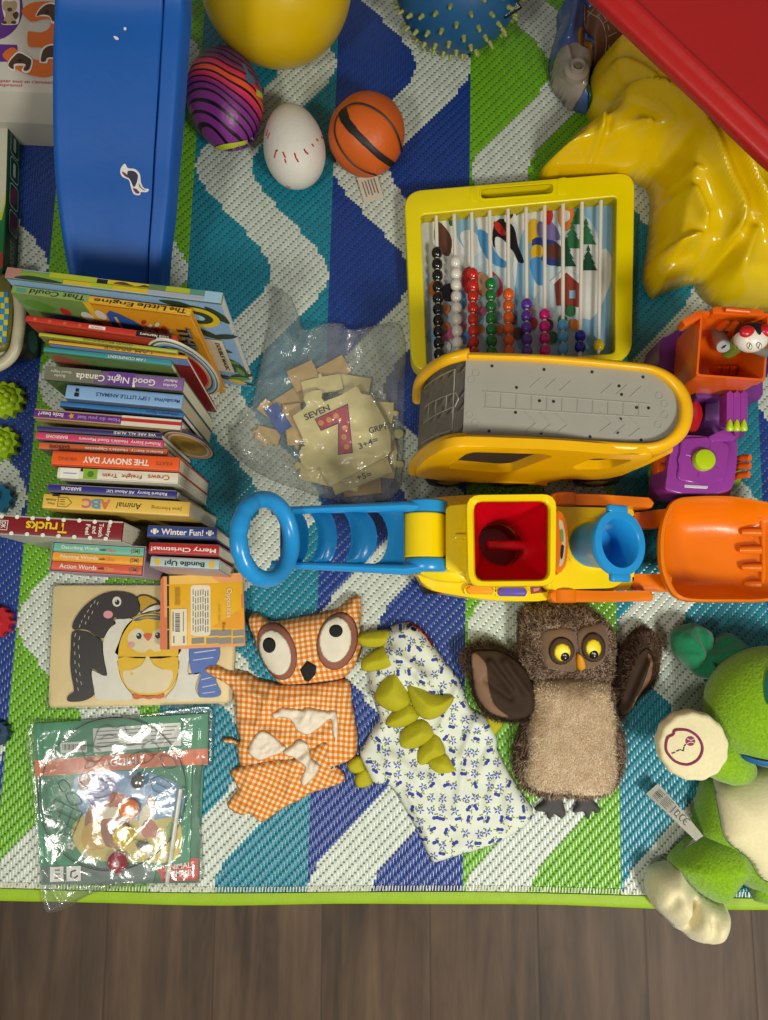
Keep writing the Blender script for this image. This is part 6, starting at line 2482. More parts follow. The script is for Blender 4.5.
# hood
zt = 0.105
bm = bmesh.new()
add_prism(bm, smooth(PL([(681, 435), (733, 440), (737, 452), (735, 476), (729, 491), (700, 493), (668, 491), (667, 476), (670, 455), (674, 440)], zt), 5), 0.045, zt, bev=0.010, seg=5)
hd = obj('hood', bm, tpur, t, angle=60)
bm = bmesh.new()
add_prism(bm, smooth(PL([(684, 438), (727, 443), (725, 468), (721, 482), (680, 481), (680, 460)], zt + 0.002), 4), zt - 0.004, zt + 0.003, bev=0.0025, seg=3)
obj('hood_panel', bm, tpur, hd)
c = P(704, 460, zt + 0.006)
bm = bmesh.new()
add_lathe(bm, [(0.0128, zt - 0.002), (0.0128, zt + 0.008), (0.0115, zt + 0.0105), (0.008, zt + 0.0115), (0.0005, zt + 0.0118)], 36, M=Matrix.Translation((c.x, c.y, 0)))
obj('button', bm, tlim, t, label='round lime green button')
bm = bmesh.new()
for a in (60, 160, 250, 330):
    v = Vector((math.cos(math.radians(a)), math.sin(math.radians(a)), 0))
    q = Vector((c.x, c.y, zt + 0.0032))
    add_tube(bm, [q + v * 0.0145, q + v * 0.021], 0.0006, 5)
obj('ray_relief', bm, tpur, hd)
bm = bmesh.new()
add_prism(bm, rquad(PL([(684, 484.5), (708, 486), (707, 489), (684, 487.5)], zt), 0.001, 2), zt - 0.02, zt + 0.0012, bev=0.0006)
obj('grille', bm, mat('grille_silver', (190, 184, 190), 0.3), hd)
bm = bmesh.new()
add_prism(bm, rquad(PL([(666, 480), (733, 482), (728, 500), (668, 499)], 0.05), 0.006), 0.02, 0.052, bev=0.003)
obj('bumper', bm, tred, t)
# exhaust pipes
for pts in ([(739, 458.5), (750, 458)], [(738, 466.5), (750, 466)], [(737.5, 475.5), (749, 474.5)]):
    bm = bmesh.new()
    a, c2 = P(*pts[0], 0.085), P(*pts[1], 0.097)
    a2 = Vector((a.x + 0.001, a.y, 0.06))
    add_tube(bm, [a2, a + Vector((0.001, 0, 0)), a + Vector((0.003, 0, 0.005)), c2], [0.0042, 0.0042, 0.0042, 0.0040], 14)
    obj('exhaust_pipe', bm, tora, t)
for pts in ([(671, 457), (662, 459.5)], [(669, 467), (661, 468.5)]):
    bm = bmesh.new()
    a, c2 = P(*pts[0], 0.085), P(*pts[1], 0.092)
    add_tube(bm, [Vector((a.x - 0.001, a.y, 0.06)), a, a + Vector((-0.003, 0, 0.004)), c2], [0.0042, 0.0042, 0.0042, 0.0040], 14)
    obj('exhaust_pipe', bm, tora, t)
bm = bmesh.new()
a = P(660, 466, 0.07)
add_box(bm, (a.x, a.y, 0.068), (0.014, 0.020, 0.02), bev=0.004)
obj('pipe_block', bm, tora, t)
# cab: floor, seat, back wall, roof slats
bm = bmesh.new()
add_prism(bm, rquad(PL([(692, 388), (748, 390), (744, 438), (690, 438)], 0.06), 0.004), 0.035, 0.060, bev=0.002)
obj('cab_floor', bm, tdpu, t)
bm = bmesh.new()
add_prism(bm, rquad(PL([(706, 399), (724, 398), (724, 420), (705, 421)], 0.075), 0.004), 0.058, 0.075, bev=0.004, seg=3)
obj('seat', bm, plastic('seat_lilac', (134, 90, 160), 0.35), t)
bm = bmesh.new()
add_prism(bm, rquad(PL([(695, 389), (728, 390), (727, 397), (697, 399)], 0.10), 0.003), 0.055, 0.10, bev=0.003)
obj('cab_wall', bm, tdpu, t)
bm = bmesh.new()
add_prism(bm, rquad(PL([(694, 400), (701, 404), (703, 416), (698, 430), (690, 434), (686, 416)], 0.09), 0.003), 0.055, 0.09, bev=0.003)
obj('door_panel', bm, tred, t, label='red side panel')
bm = bmesh.new()
add_prism(bm, rquad(PL([(708, 437), (723, 430), (738, 432), (735, 441), (712, 442)], 0.11), 0.002), 0.075, 0.11, bev=0.002)
obj('windscreen_frame', bm, tpur, t)
for i in range(3):
    x0 = 727 + 7.0 * i
    bm = bmesh.new()
    add_prism(bm, rquad(PL([(x0, 391), (x0 + 6.6, 391.3), (x0 + 6.4, 424), (x0 - 0.4, 423.5)], 0.125), 0.0025, 4), 0.105, 0.125, bev=0.0025, seg=3)
    obj('roof_slat', bm, tpur, t)
    bm = bmesh.new()
    a, c2 = P(x0 + 3.0, 419.5, 0.126), P(x0 + 2.4, 431, 0.122)
    add_tube(bm, [a, a.lerp(c2, 0.3), a.lerp(c2, 0.85), c2], [0.0010, 0.0030, 0.0046, 0.0036], 16)
    obj('lime_tip', bm, tlim, t)
bm = bmesh.new()
for px_ in (734,):
    a, c2 = P(737, 432, 0.12), P(735, 440, 0.08)
    add_tube(bm, [a, c2], 0.003, 10)
obj('roof_post', bm, tpur, t)
# orange bin: four walls and a floor
zt = 0.165
zb = 0.085
ro = [P(701, 311, zt), P(770, 313, zt), P(765, 381, zt), P(696, 376, zt)]
wl = lambda f, z: [(sum(p.x for p in ro) / 4 + (p.x - sum(q.x for q in ro) / 4) * f, sum(p.y for p in ro) / 4 + (p.y - sum(q.y for q in ro) / 4) * f) for p in ro]
bm = bmesh.new()
seq = []
for f, z in ((0.93, zb), (0.97, zt - 0.016), (1.0, zt - 0.015), (1.0, zt), (0.94, zt), (0.90, zt - 0.004), (0.87, zb + 0.014)):
    seq.append([(x, y, z) for x, y in rquad(wl(f, z), 0.003, 2)])
add_rings(bm, seq)
bmesh.ops.recalc_face_normals(bm, faces=bm.faces[:])
bn = obj('bin', bm, tora, t, angle=30, label='orange open bin')
bm = bmesh.new()
a, c2 = P(690, 318, zt + 0.001), P(697, 311, zt)
add_prism(bm, rquad([tuple(p[:2]) for p in (P(701, 309, zt + 0.003), P(704, 316, zt + 0.003), P(681, 331, zt - 0.012), P(677, 325, zt - 0.012))], 0.002), zt - 0.014, zt + 0.002, bev=0.001)
obj('bin_flange', bm, tora, bn)
for (x0, x1, y0, y1) in ((713, 764, 306.5, 314),):
    bm = bmesh.new()
    add_prism(bm, rquad(PL([(x0, y0), (x1, y0 + 3), (x1, y1 + 2), (x0, y1)], zt + 0.006), 0.002), zt - 0.008, zt + 0.006, bev=0.002)
    obj('hinge_block', bm, tora, bn)
bm = bmesh.new()
add_tube(bm, [P(725, 309.5, zt + 0.009), P(749, 311.5, zt + 0.009)], 0.0032, 14)
obj('hinge_pin', bm, tora, bn)
for (x, y) in ((727, 322), (736, 322.5)):
    bm = bmesh.new()
    p = P(x, y, zt - 0.012)
    add_lathe(bm, [(0.0050, zt - 0.028), (0.0048, zt - 0.014), (0.003, zt - 0.010), (0.0005, zt - 0.009)], 16, M=Matrix.Translation((p.x, p.y, 0)))
    obj('bin_peg', bm, tora, bn)
zf = zb + 0.016
for x in (718, 726, 734):
    bm = bmesh.new()
    p = P(x, 369, zf + 0.006)
    add_lathe(bm, [(0.0065, zf - 0.003), (0.006, zf + 0.003), (0.001, zf + 0.012)], 12, M=Matrix.Translation((p.x, p.y, 0)))
    obj('moulded_cone', bm, tora, bn)
bm = bmesh.new()
p, q = P(747, 325, zf), P(745, 372, zf)
add_tube(bm, [p + Vector((0, 0, 0.001)), q + Vector((0, 0, 0.001))], 0.003, 8)
obj('floor_rib', bm, tora, bn)
# bed under the bin and fender behind
bm = bmesh.new()
add_prism(bm, rquad(PL([(668, 334), (690, 330), (762, 330), (762, 400), (690, 396), (672, 372)], 0.08), 0.006), 0.03, 0.082, bev=0.004)
obj('truck_bed', bm, tdpu, t)
bm = bmesh.new()
add_prism(bm, smooth(PL([(660, 344), (663, 337), (672, 336), (680, 330), (682, 368), (664, 370), (659, 358)], 0.085), 4), 0.03, 0.085, bev=0.004)
obj('fender', bm, tdpu, t)
bm = bmesh.new()
add_box(bm, (P(700, 440, 0.05).x, P(700, 415, 0.05).y, 0.035), (0.055, 0.17, 0.02), bev=0.004)
obj('chassis', bm, tdpu, t)
# lime wheels
for (x, y, r, z0) in ((659, 362, 0.021, 0.021), (659, 474, 0.022, 0.022), (746, 362, 0.021, 0.021), (728, 474, 0.022, 0.022)):
    p = P(x, y, z0)
    M = Matrix.Translation((p.x, p.y, z0 + 0.0004)) @ Matrix.Rotation(math.radians(90 if x > 700 else -90), 4, 'Y')
    bm = bmesh.new()
    add_lathe(bm, [(0.006, -0.009), (r * 0.85, -0.009), (r, -0.005), (r, 0.005), (r * 0.85, 0.009), (r * 0.6, 0.009), (r * 0.55, 0.005), (0.002, 0.006)], 28, M=M)
    obj('wheel', bm, plastic('wheel_lime', (112, 150, 22), 0.35), t, label='lime green wheel')
bm = bmesh.new()
add_tube(bm, smooth([P(652, 480, 0.03), P(655, 492, 0.03), P(666, 497, 0.03)], 6, closed=False), 0.0045, 12)
obj('tow_loop', bm, plastic('wheel_lime', (112, 150, 22), 0.35), t)
bm = bmesh.new()
add_prism(bm, rquad(PL([(660, 472), (667, 474), (668, 494), (660, 490)], 0.075), 0.002), 0.05, 0.075, bev=0.0015)
obj('lamp_panel', bm, plastic('lamp_olive', (170, 160, 60), 0.35), t)

# ---- little figure lying in the bin
f = thing('toy_figure', 'small toy figure with white face, red ears and grey limbs lying in the orange bin', 'toy figure')
hw, hb, hr_, hg = plastic('figure_white', (224, 218, 204), 0.3), plastic('figure_black', (22, 20, 22), 0.35), plastic('figure_red', (190, 22, 36), 0.3), plastic('figure_grey', (128, 124, 112), 0.4)
hc = P(751, 339, zt + 0.006)
bm = bmesh.new()
add_ball(bm, hc, (0.0185, 0.0150, 0.0150), u=36, v=24)
hd = obj('head', bm, hw, f)
bm = bmesh.new()
add_ball(bm, hc + Vector((0.001, 0.007, -0.001)), (0.0190, 0.0125, 0.0140), u=32, v=20)
obj('cap', bm, hb, f, label='black cap')
for (x, y, sx, rot) in ((747, 331.5, 1, 15), (767, 330.5, -1, -15)):
    p = P(x, y, zt + 0.018)
    bm = bmesh.new()
    add_ball(bm, p, (0.0085, 0.0068, 0.005), M=Matrix.Rotation(math.radians(rot), 3, 'Z'), u=20, v=14)
    obj('ear', bm, hr_, f, label='red ear')
bm = bmesh.new()
p = P(757.5, 332, zt + 0.018)
add_ball(bm, p, (0.0045, 0.008, 0.0035), u=14, v=10)
obj('cap_peak', bm, hb, f)
ht = bvh_of(hd)
lm = [(smooth([(q[0], q[1]) for q in ell(749.5, 346, 2.6, 3.6, -20, 14)], 1), INKB), (ell(749.5, 346, 2.1, 3.1, -20, 14), hw), (ell(759, 345.5, 2.6, 3.6, -25, 14), INKB), (ell(759, 345.5, 2.1, 3.1, -25, 14), hw), (stroke([(748.5, 348), (750, 343.5)], 0.8), INKB), (stroke([(758, 347.5), (759.8, 343)], 0.8), INKB), (stroke([(737, 346), (739, 350), (743, 351)], 0.7), INKB)]
print_on('face_print', ht, lm, hd, 0.0004, 0.0001)
a, c2 = P(717, 329, 0.115), P(723.5, 346, 0.142)
bm = bmesh.new()
d = (c2 - a).normalized()
add_tube(bm, [a, a + d * 0.003, c2 - d * 0.002, c2], [0.0072, 0.0082, 0.0082, 0.0078], 24)
lg = obj('leg', bm, hg, f, label='grey tube leg')
bm = bmesh.new()
add_tube(bm, [c2 - d * 0.001, c2 + d * 0.0015], [0.0080, 0.0076], 24)
ft = obj('foot', bm, plastic('figure_sole', (160, 164, 164), 0.4), lg)
M = frame(c2 + d * 0.0016, d.orthogonal(), d.cross(d.orthogonal()))
decal('sole_slot', [([(-0.003, -0.0009), (-0.0008, -0.0011), (0, -0.002), (0.0008, -0.0011), (0.003, -0.0009), (0.003, 0.0009), (0.0008, 0.0011), (0, 0.002), (-0.0008, 0.0011), (-0.003, 0.0009)], INKB)], M, ft, 0.0002)
bm = bmesh.new()
add_tube(bm, [P(717, 327, 0.118), P(721, 327, 0.128), P(726, 329, 0.128)], [0.006, 0.0062, 0.005], 16)
obj('arm', bm, hg, f)
bm = bmesh.new()
add_ball(bm, P(726, 330, 0.126), (0.005, 0.004, 0.004), u=14, v=10)
obj('hand', bm, hr_, f)
bm = bmesh.new()
add_tube(bm, [P(728, 352, 0.120), P(740, 342, 0.150)], [0.008, 0.010], 18)
obj('torso', bm, plastic('figure_green', (120, 150, 50), 0.4), f)
bm = bmesh.new()
add_tube(bm, [P(754, 349, 0.165), P(768, 353, 0.172)], [0.005, 0.006], 16)
obj('arm', bm, hg, f)
# ================================================================ penguin puzzle
zb = 0.006
t = thing('puzzle_tray', 'pale wooden puzzle tray holding a penguin and chick jigsaw on the mat', 'puzzle tray')
tray = mat('tray_wood', (226, 202, 150), 0.45, 0.05, 26, 0.0002, 200)
bm = bmesh.new()
brd = rquad(PL([(53.5, 585.5), (239, 585), (231.5, 703), (48.5, 708)], zb), 0.006, 5)
add_prism(bm, brd, 0.0005, zb, bev=0.001)
obj('tray_base', bm, tray, t)


def q1(pts):
    return [(30 + x / 3.339, 560 + y / 3.339) for x, y in pts]


zp = zb + 0.0032
pblk, pwht, pyel, pblu, pork, ppnk = paper('puzzle_black', (48, 42, 42)), paper('puzzle_white', (220, 214, 200)), paper('puzzle_yellow', (226, 180, 20)), paper('puzzle_blue2', (80, 110, 180)), paper('puzzle_rust', (206, 94, 50)), paper('puzzle_blush', (222, 150, 160))
edgew = mat('piece_edge', (150, 118, 78), 0.6)


def jig(name_lab, outline, m_, n=3):
    bm = bmesh.new()
    pts = smooth(PL(q1(outline), zp), n)
    add_prism(bm, pts, zb + 0.0002, zp - 0.0002, mi=0, bev=0.0005, seg=1)
    o = single('jigsaw_piece', bm, [m_], name_lab, 'puzzle piece', 'jigsaw pieces in the penguin tray')
    return o


def deco(o, shapes, name='printed_detail'):
    return decal(name, [(PL(q1(p), zp), m_) for p, m_ in shapes], Matrix.Translation((0, 0, zp)), o, 0.0000, 0.00006)


o = jig('black penguin head puzzle piece with pink cheek', [(141, 230), (150, 195), (185, 150), (230, 118), (275, 105), (320, 108), (352, 120), (366, 142), (364, 172), (340, 192), (300, 198), (282, 190), (276, 200), (284, 212), (268, 222), (255, 240), (240, 262), (212, 250), (200, 238), (175, 232)], pblk)
fth = [(stroke([(x, y), (x + dx, y + 10)], 1.6), pwht) for x, y, dx in ((218, 135, -4), (206, 148, -4), (228, 140, -4), (196, 165, -4), (210, 170, -3), (185, 182, -3), (198, 188, -3), (175, 200, -3), (188, 205, -3), (168, 215, -2))]
deco(o, [(ell(290, 139, 15, 17, 0, 24), pwht), (ell(291, 141, 8, 9, 0, 18), INKB), (ell(288, 137, 2.5, 2.5), pwht), (ell(261, 182, 16, 13, 0, 22), ppnk)] + fth)
o = jig('long black penguin back puzzle piece with tail and flipper', [(140, 240), (172, 238), (198, 244), (212, 256), (236, 266), (240, 300), (248, 345), (254, 384), (240, 386), (222, 370), (206, 362), (201, 385), (212, 420), (212, 450), (180, 470), (135, 474), (122, 466), (130, 450), (148, 438), (140, 400), (134, 350), (136, 290)], pblk)
deco(o, [(stroke([(x, y), (x + dx, y + 12)], 1.6), pwht) for x, y, dx in ((152, 245, -2), (166, 255, -2), (148, 275, -1), (162, 285, 0), (150, 305, 0), (165, 315, 0), (150, 335, 1), (163, 345, 2), (153, 365, 2), (166, 375, 2), (156, 395, 3), (170, 405, 3), (160, 425, 3))])
o = jig('white penguin tummy puzzle piece touching the yellow chick', [(246, 268), (258, 240), (272, 224), (288, 212), (282, 200), (290, 198), (345, 197), (318, 232), (300, 275), (294, 320), (296, 370), (312, 415), (342, 452), (340, 466), (290, 468), (222, 466), (216, 440), (208, 400), (206, 368), (224, 376), (258, 388), (250, 345), (244, 300)], pwht)
o = jig('yellow beak puzzle piece with dark outline beneath the yellow book', [(358, 122), (385, 116), (415, 128), (432, 142), (436, 170), (405, 172), (372, 182), (366, 160)], pblk)
deco(o, [(smooth([(362, 126), (385, 120), (410, 130), (424, 142), (400, 150), (370, 172), (368, 150)], 3), paper('puzzle_mustard', (190, 150, 20))), (smooth([(372, 178), (400, 158), (430, 150), (432, 164), (400, 170)], 3), paper('puzzle_white', (220, 214, 200)))])
o = jig('yellow chick head puzzle piece with round eyes and orange beak', [(296, 322), (298, 275), (314, 230), (345, 196), (385, 180), (436, 182), (465, 208), (486, 250), (493, 322)], pyel)
deco(o, [(smooth([(345, 200), (385, 184), (436, 186), (450, 196), (436, 202), (390, 196), (360, 204)], 3), paper('puzzle_teal', (70, 100, 130))), (smooth([(360, 196), (390, 188), (434, 192), (400, 194)], 2), paper('puzzle_mustard', (190, 150, 20))),
         (smooth([(325, 262), (345, 232), (372, 232), (394, 258), (420, 232), (448, 236), (462, 268), (440, 300), (415, 305), (400, 296), (378, 310), (345, 298)], 4), paper('chick_cream', (224, 206, 166))),
         (ell(363, 252, 12, 15, 0, 20), pwht), (ell(364, 254, 9, 11, 0, 18), INKB), (ell(361, 250, 3, 3, 0, 10), pwht), (ell(428, 250, 12, 15, 0, 20), pwht), (ell(427, 252, 9, 11, 0, 18), INKB), (ell(424, 248, 3, 3, 0, 10), pwht), (smooth([(378, 248), (409, 247), (395, 271)], 2), pork), (ell(339, 283, 11, 10, 0, 18), ppnk)])
o = jig('yellow chick body puzzle piece with cream belly', [(297, 326), (390, 324), (492, 324), (492, 380), (470, 425), (440, 446), (400, 452), (350, 446), (315, 416), (298, 370)], pyel)
deco(o, [(smooth([(312, 372), (345, 366), (374, 348), (386, 326), (398, 324), (412, 348), (440, 364), (474, 370), (476, 395), (458, 430), (425, 443), (375, 444), (336, 432), (316, 405)], 4), paper('chick_cream', (224, 206, 166))), (stroke([(340, 366), (372, 350), (386, 326)], 2), paper('puzzle_mustard', (190, 150, 20))), (stroke([(398, 324), (414, 350), (446, 366)], 2), paper('puzzle_mustard', (190, 150, 20))), (ell(340, 380, 5, 6, 0, 10), pyel)])
o = jig('orange chick feet puzzle piece at the tray bottom', [(340, 458), (352, 447), (372, 452), (398, 456), (425, 450), (442, 446), (446, 458), (430, 464), (415, 460), (396, 466), (375, 460), (356, 466)], pork)
o = jig('white penguin wing puzzle piece between chick and blue flipper', [(496, 290), (526, 288), (532, 320), (526, 360), (530, 385), (568, 374), (556, 400), (552, 440), (568, 462), (520, 468), (452, 464), (480, 430), (496, 380)], pwht)
o = jig('blue flipper puzzle piece with white sheen next to the gingham owl wing', [(534, 288), (600, 286), (630, 288), (630, 330), (612, 365), (622, 410), (636, 440), (628, 456), (590, 460), (566, 454), (560, 420), (572, 378), (545, 384), (534, 350)], pblu)
deco(o, [(stroke([(548, 310), (620, 300)], 3), pwht), (stroke([(545, 335), (612, 325)], 2.5), pwht), (stroke([(572, 400), (605, 392)], 2.5), pwht), (stroke([(575, 425), (622, 415)], 2.5), pwht), (stroke([(576, 445), (618, 440)], 2), pwht)])

# shrink wrap over the tray
bm = bmesh.new()
fw = Pillow(PL([(51, 583), (240, 583), (233, 706), (46, 710)], zb), 0.0016, 0.004, base=zp + 0.0002, edge=0.0, step=0.006, wr=0.0004, wfreq=40, seed=2.0, sharp=True)
wrap = obj('shrink_wrap', fw.mesh(), film('wrap_film', (230, 232, 230), 0.0, 0.12, fres=0.5, base=-0.02, bump=0.15), t, angle=180)

# ================================================================ small yellow board book lying on the tray
t = thing('board_book', 'small yellow board book lying face down on the penguin puzzle corner', 'book')
zy0, zy = 0.0125, 0.024


def q2(pts):
    return [(150 + x / 7.68, 565 + y / 7.68) for x, y in pts]


oby = [(82, 110), (100, 88), (690, 62), (705, 66), (722, 615), (718, 622), (90, 652), (76, 645)]
Z2 = lambda pts: PL(q2(pts), zy)
bm = bmesh.new()
add_prism(bm, Z2(oby), zy - 0.0016, zy, bev=0.0005)
cv = obj('cover', bm, paper('opp_yellow', (226, 172, 24)), t)
bm = bmesh.new()
c_ = Z2(oby)
cxm, cym = sum(p[0] for p in c_) / 8, sum(p[1] for p in c_) / 8
add_prism(bm, [(cxm + (p[0] - cxm) * 0.985, cym + (p[1] - cym) * 0.985) for p in c_], zy0 + 0.0014, zy - 0.0016)
obj('page_block', bm, PAGE, t)
bm = bmesh.new()
add_prism(bm, c_, zy0, zy0 + 0.0014, bev=0.0003)
obj('cover', bm, paper('opp_orange', (206, 110, 60)), t)
opO, opG, opP = paper('opp_orange', (206, 110, 60)), paper('opp_grey', (130, 128, 122)), paper('opp_peach', (222, 150, 90))
opd = paper('opp_deep', (222, 150, 6))
sh = [(Z2([(82, 110), (100, 88), (128, 87), (132, 650), (90, 652), (76, 645)]), opO), (Z2([(104, 92), (128, 90), (130, 400), (112, 400)]), opP), (Z2([(130, 85), (146, 84), (150, 648), (133, 649)]), INKB)]
for y in (150, 318, 490):
    sh.append((Z2([(130, y), (147, y), (147, y + 10), (131, y + 10)]), opP))
sh += [(Z2([(150, 84), (700, 62), (705, 66), (708, 130), (152, 150)]), paper('opp_sand', (228, 182, 84))), (Z2([(470, 95), (560, 70), (704, 64), (708, 130), (540, 136)]), opP), (Z2([(470, 480), (720, 330), (722, 490)]), opd), (Z2([(700, 225), (714, 220), (717, 325), (703, 332)]), opO),
       (Z2([(152, 625), (722, 600), (722, 615), (718, 622), (152, 648)]), opP)]
for i, x0 in enumerate((320, 432, 530, 636)):
    for j, y0 in enumerate((495, 555)):
        sh.append((Z2([(x0, y0 + 6), (x0 + 96 if x0 < 630 else 720, y0), (x0 + 96 if x0 < 630 else 720, y0 + 46), (x0, y0 + 52)]), opG))
cream = paper('opp_cream', (222, 212, 184))
sh.append((Z2(rrect(312, 155, 465, 545, 26)), cream))
for k in range(7):
    x = 328 + k * 19
    for seg_ in range(6):
        y0 = 185 + seg_ * 55 + (k * 13) % 17
        sh.append((Z2([(x, y0), (x + 8, y0), (x + 8, min(525, y0 + 44)), (x, min(525, y0 + 44))]), opG))
sh.append((Z2([(165, 340), (285, 335), (285, 615), (165, 620)]), cream))
bars = [(0, 5), (8, 3), (14, 6), (24, 3), (30, 8), (42, 3), (48, 5), (56, 3), (62, 8), (74, 4), (82, 6), (92, 3), (98, 7), (110, 4), (118, 6), (128, 3), (134, 8)]
for a, w in bars:
    sh.append((Z2([(195, 370 + a), (232, 370 + a), (232, 370 + a + w), (195, 370 + a + w)]), INKB))
for k in range(3):
    sh.append((Z2([(196 + 14 * k, 170), (202 + 14 * k, 170), (202 + 14 * k, 310), (196 + 14 * k, 310)]), paper('opp_ink', (176, 128, 30))))
for (x0, y0, x1, y1) in ((175, 360, 185, 510), (255, 360, 262, 510), (180, 545, 190, 600), (255, 545, 270, 600)):
    sh.append((Z2([(x0, y0), (x1, y0), (x1, y1), (x0, y1)]), opG))
decal('cover_print', sh, Matrix.Translation((0, 0, zy)), cv, 0.0001, 0.000015)
k = MPP(600, zy) / 7.68
c = P(*q2([(606, 290)])[0], zy)
text('Opposites', Matrix.Translation(c + Vector((0, 0, 0.0016))) @ Matrix.Rotation(math.radians(-88), 4, 'Z'), 220 * k, 52 * k, cream, cv, 'title_text', 0.0)
c = P(*q2([(536, 370)])[0], zy)
text('with Bibi', Matrix.Translation(c + Vector((0, 0, 0.0016))) @ Matrix.Rotation(math.radians(-88), 4, 'Z'), 140 * k, 14 * k, paper('opp_ink', (176, 128, 30)), cv, 'title_text', 0.0)
c = P(*q2([(570, 475)])[0], zy)
text('Bee', Matrix.Translation(c + Vector((0, 0, 0.0016))) @ Matrix.Rotation(math.radians(-88), 4, 'Z'), 60 * k, 22 * k, paper('opp_brown', (120, 70, 20)), cv, 'title_text', 0.0)

# ================================================================ bagged magnet drawing game
def q3(pts):
    return [(10 + x / 3.339, 690 + y / 3.339) for x, y in pts]


zc = 0.003
Z3 = lambda pts, z=zc: PL(q3(pts), z)
t = thing('card_sheet', 'large green printed backing card lowest in the clear bag, with animals banner', 'card', 'cards in the magnet game bag')
gcard = paper('card_green', (44, 132, 92))
bm = bmesh.new()
add_prism(bm, Z3([(590, 245), (655, 250), (640, 640), (590, 645)] if False else [(108, 200), (648, 200), (630, 645), (105, 650)]), 0.0006, zc - 0.0006)
obj('sheet', bm, paper('card_deepgreen', (34, 110, 76)), t)
sh = [(Z3([(478, 600), (500, 598), (505, 572), (628, 560), (628, 636), (505, 640), (500, 612)]), paper('banner_red', (196, 50, 36)))]
decal('banner_print', sh, Matrix.Translation((0, 0, zc - 0.0006)), t)
mk = MPP(870, zc) / 3.339
c = P(*q3([(566, 586)])[0], zc)
text('ANIMALS', Matrix.Translation(c + Vector((0, 0, 0.0002))) @ Matrix.Rotation(math.radians(5), 4, 'Z'), 100 * mk, 20 * mk, INKW, t, 'banner_text', 0.02)
c = P(*q3([(566, 612)])[0], zc)
text('ANIMAUX', Matrix.Translation(c + Vector((0, 0, 0.0002))) @ Matrix.Rotation(math.radians(5), 4, 'Z'), 100 * mk, 20 * mk, INKW, t, 'banner_text', 0.02)

t = thing('card_sheet', 'green picture card with an orange stripe and woodland animal scene in the clear bag', 'card', 'cards in the magnet game bag')
zc2 = 0.0042
bm = bmesh.new()
add_prism(bm, Z3([(78, 112), (662, 78), (660, 246), (608, 252), (600, 575), (490, 590), (478, 645), (105, 650)], zc2), zc, zc2)
cd = obj('sheet', bm, gcard, t)
Q = lambda pts: Z3(pts, zc2)
org = paper('stripe_orange', (216, 112, 70))
sk, gd, br, fr_, lav = paper('scene_sky', (116, 156, 196)), paper('scene_sand', (212, 190, 96)), paper('scene_brown', (160, 92, 60)), paper('scene_cream', (224, 208, 180)), paper('scene_lavender', (150, 150, 196))
sh = [(Q([(82, 235), (660, 195), (661, 250), (580, 250), (85, 290)]), org), (Q([(105, 588), (480, 580), (478, 645), (105, 650)]), paper('card_slate', (92, 110, 104))),
      (Q(smooth([(220, 290), (330, 270), (480, 280), (575, 330), (570, 420), (540, 470), (400, 440), (260, 430), (225, 360)], 4)), sk), (Q(smooth([(235, 300), (300, 280), (360, 310), (350, 380), (270, 390)], 4)), lav),
      (Q(smooth([(205, 470), (260, 410), (340, 400), (440, 440), (560, 430), (560, 560), (440, 575), (260, 560)], 4)), gd),
      (Q(smooth([(250, 460), (258, 400), (275, 385), (290, 420), (284, 470)], 3)), br), (Q(smooth([(240, 475), (280, 440), (300, 500), (310, 530), (250, 530)], 3)), paper('scene_gold', (206, 160, 60))),
      (Q(smooth([(300, 440), (310, 390), (340, 370), (385, 385), (400, 430), (390, 520), (320, 520)], 3)), br), (Q(smooth([(330, 370), (345, 340), (400, 360), (410, 410), (360, 415)], 3)), paper('scene_rust', (190, 96, 50))), (Q(ell(348, 408, 26, 18)), fr_), (Q(smooth([(300, 400), (330, 390), (350, 420), (310, 430)], 3)), fr_),
      (Q(smooth([(430, 440), (440, 400), (462, 380), (485, 400), (480, 450), (500, 490), (440, 490)], 3)), fr_), (Q(smooth([(440, 450), (470, 430), (500, 470), (490, 490), (445, 490)], 3)), paper('scene_rose', (190, 110, 90))), (Q(smooth([(455, 370), (470, 350), (485, 380), (470, 395)], 3)), paper('scene_rust', (190, 96, 50))),
      (Q(smooth([(520, 470), (540, 440), (555, 480), (540, 520)], 3)), paper('scene_leaf', (130, 160, 70))), (Q(ell(445, 516, 22, 12)), paper('scene_dark', (70, 80, 70))), (Q(smooth([(225, 300), (250, 280), (275, 300), (265, 330), (235, 325)], 3)), br)]
for x, y in ((205, 520), (470, 550), (515, 556), (390, 560), (250, 548)):
    for a in range(5):
        sh.append((Q(ell(x + 9 * math.cos(a * 1.257), y + 9 * math.sin(a * 1.257), 5.5, 5.5, 0, 8)), pwht))
lblw = paper('label_white', (222, 222, 214))
sh += [(Q([(168, 176), (256, 170), (258, 206), (170, 211)]), lblw), (Q([(278, 128), (570, 108), (572, 185), (280, 208)]), lblw)]
for i in range(18):
    sh.append((Q([(176 + i * 4.4, 180), (176 + i * 4.4 + (2.6 if i % 3 else 1.2), 180), (176 + i * 4.4 + (2.6 if i % 3 else 1.2), 200), (176 + i * 4.4, 200)]), INKB))
for r in range(5):
    for (u0, u1) in ((0.04, 0.3), (0.34, 0.62), (0.66, 0.96)):
        y = 138 + r * 13
        sh.append((Q([(280 + 290 * u0, y - 20 * u0), (280 + 290 * (u1 - 0.03 * ((r * 7) % 3)), y - 20 * u1), (280 + 290 * (u1 - 0.03 * ((r * 7) % 3)), y + 3.4 - 20 * u1), (280 + 290 * u0, y + 3.4 - 20 * u0)]), opG))
sh += [(Q([(135, 590), (180, 588), (180, 638), (135, 640)]), lblw), (Q([(190, 588), (238, 586), (238, 636), (190, 638)]), lblw)]
for r in range(3):
    sh.append((Q([(150, 598 + r * 13), (168, 597 + r * 13), (168, 603 + r * 13), (150, 604 + r * 13)]), opG))
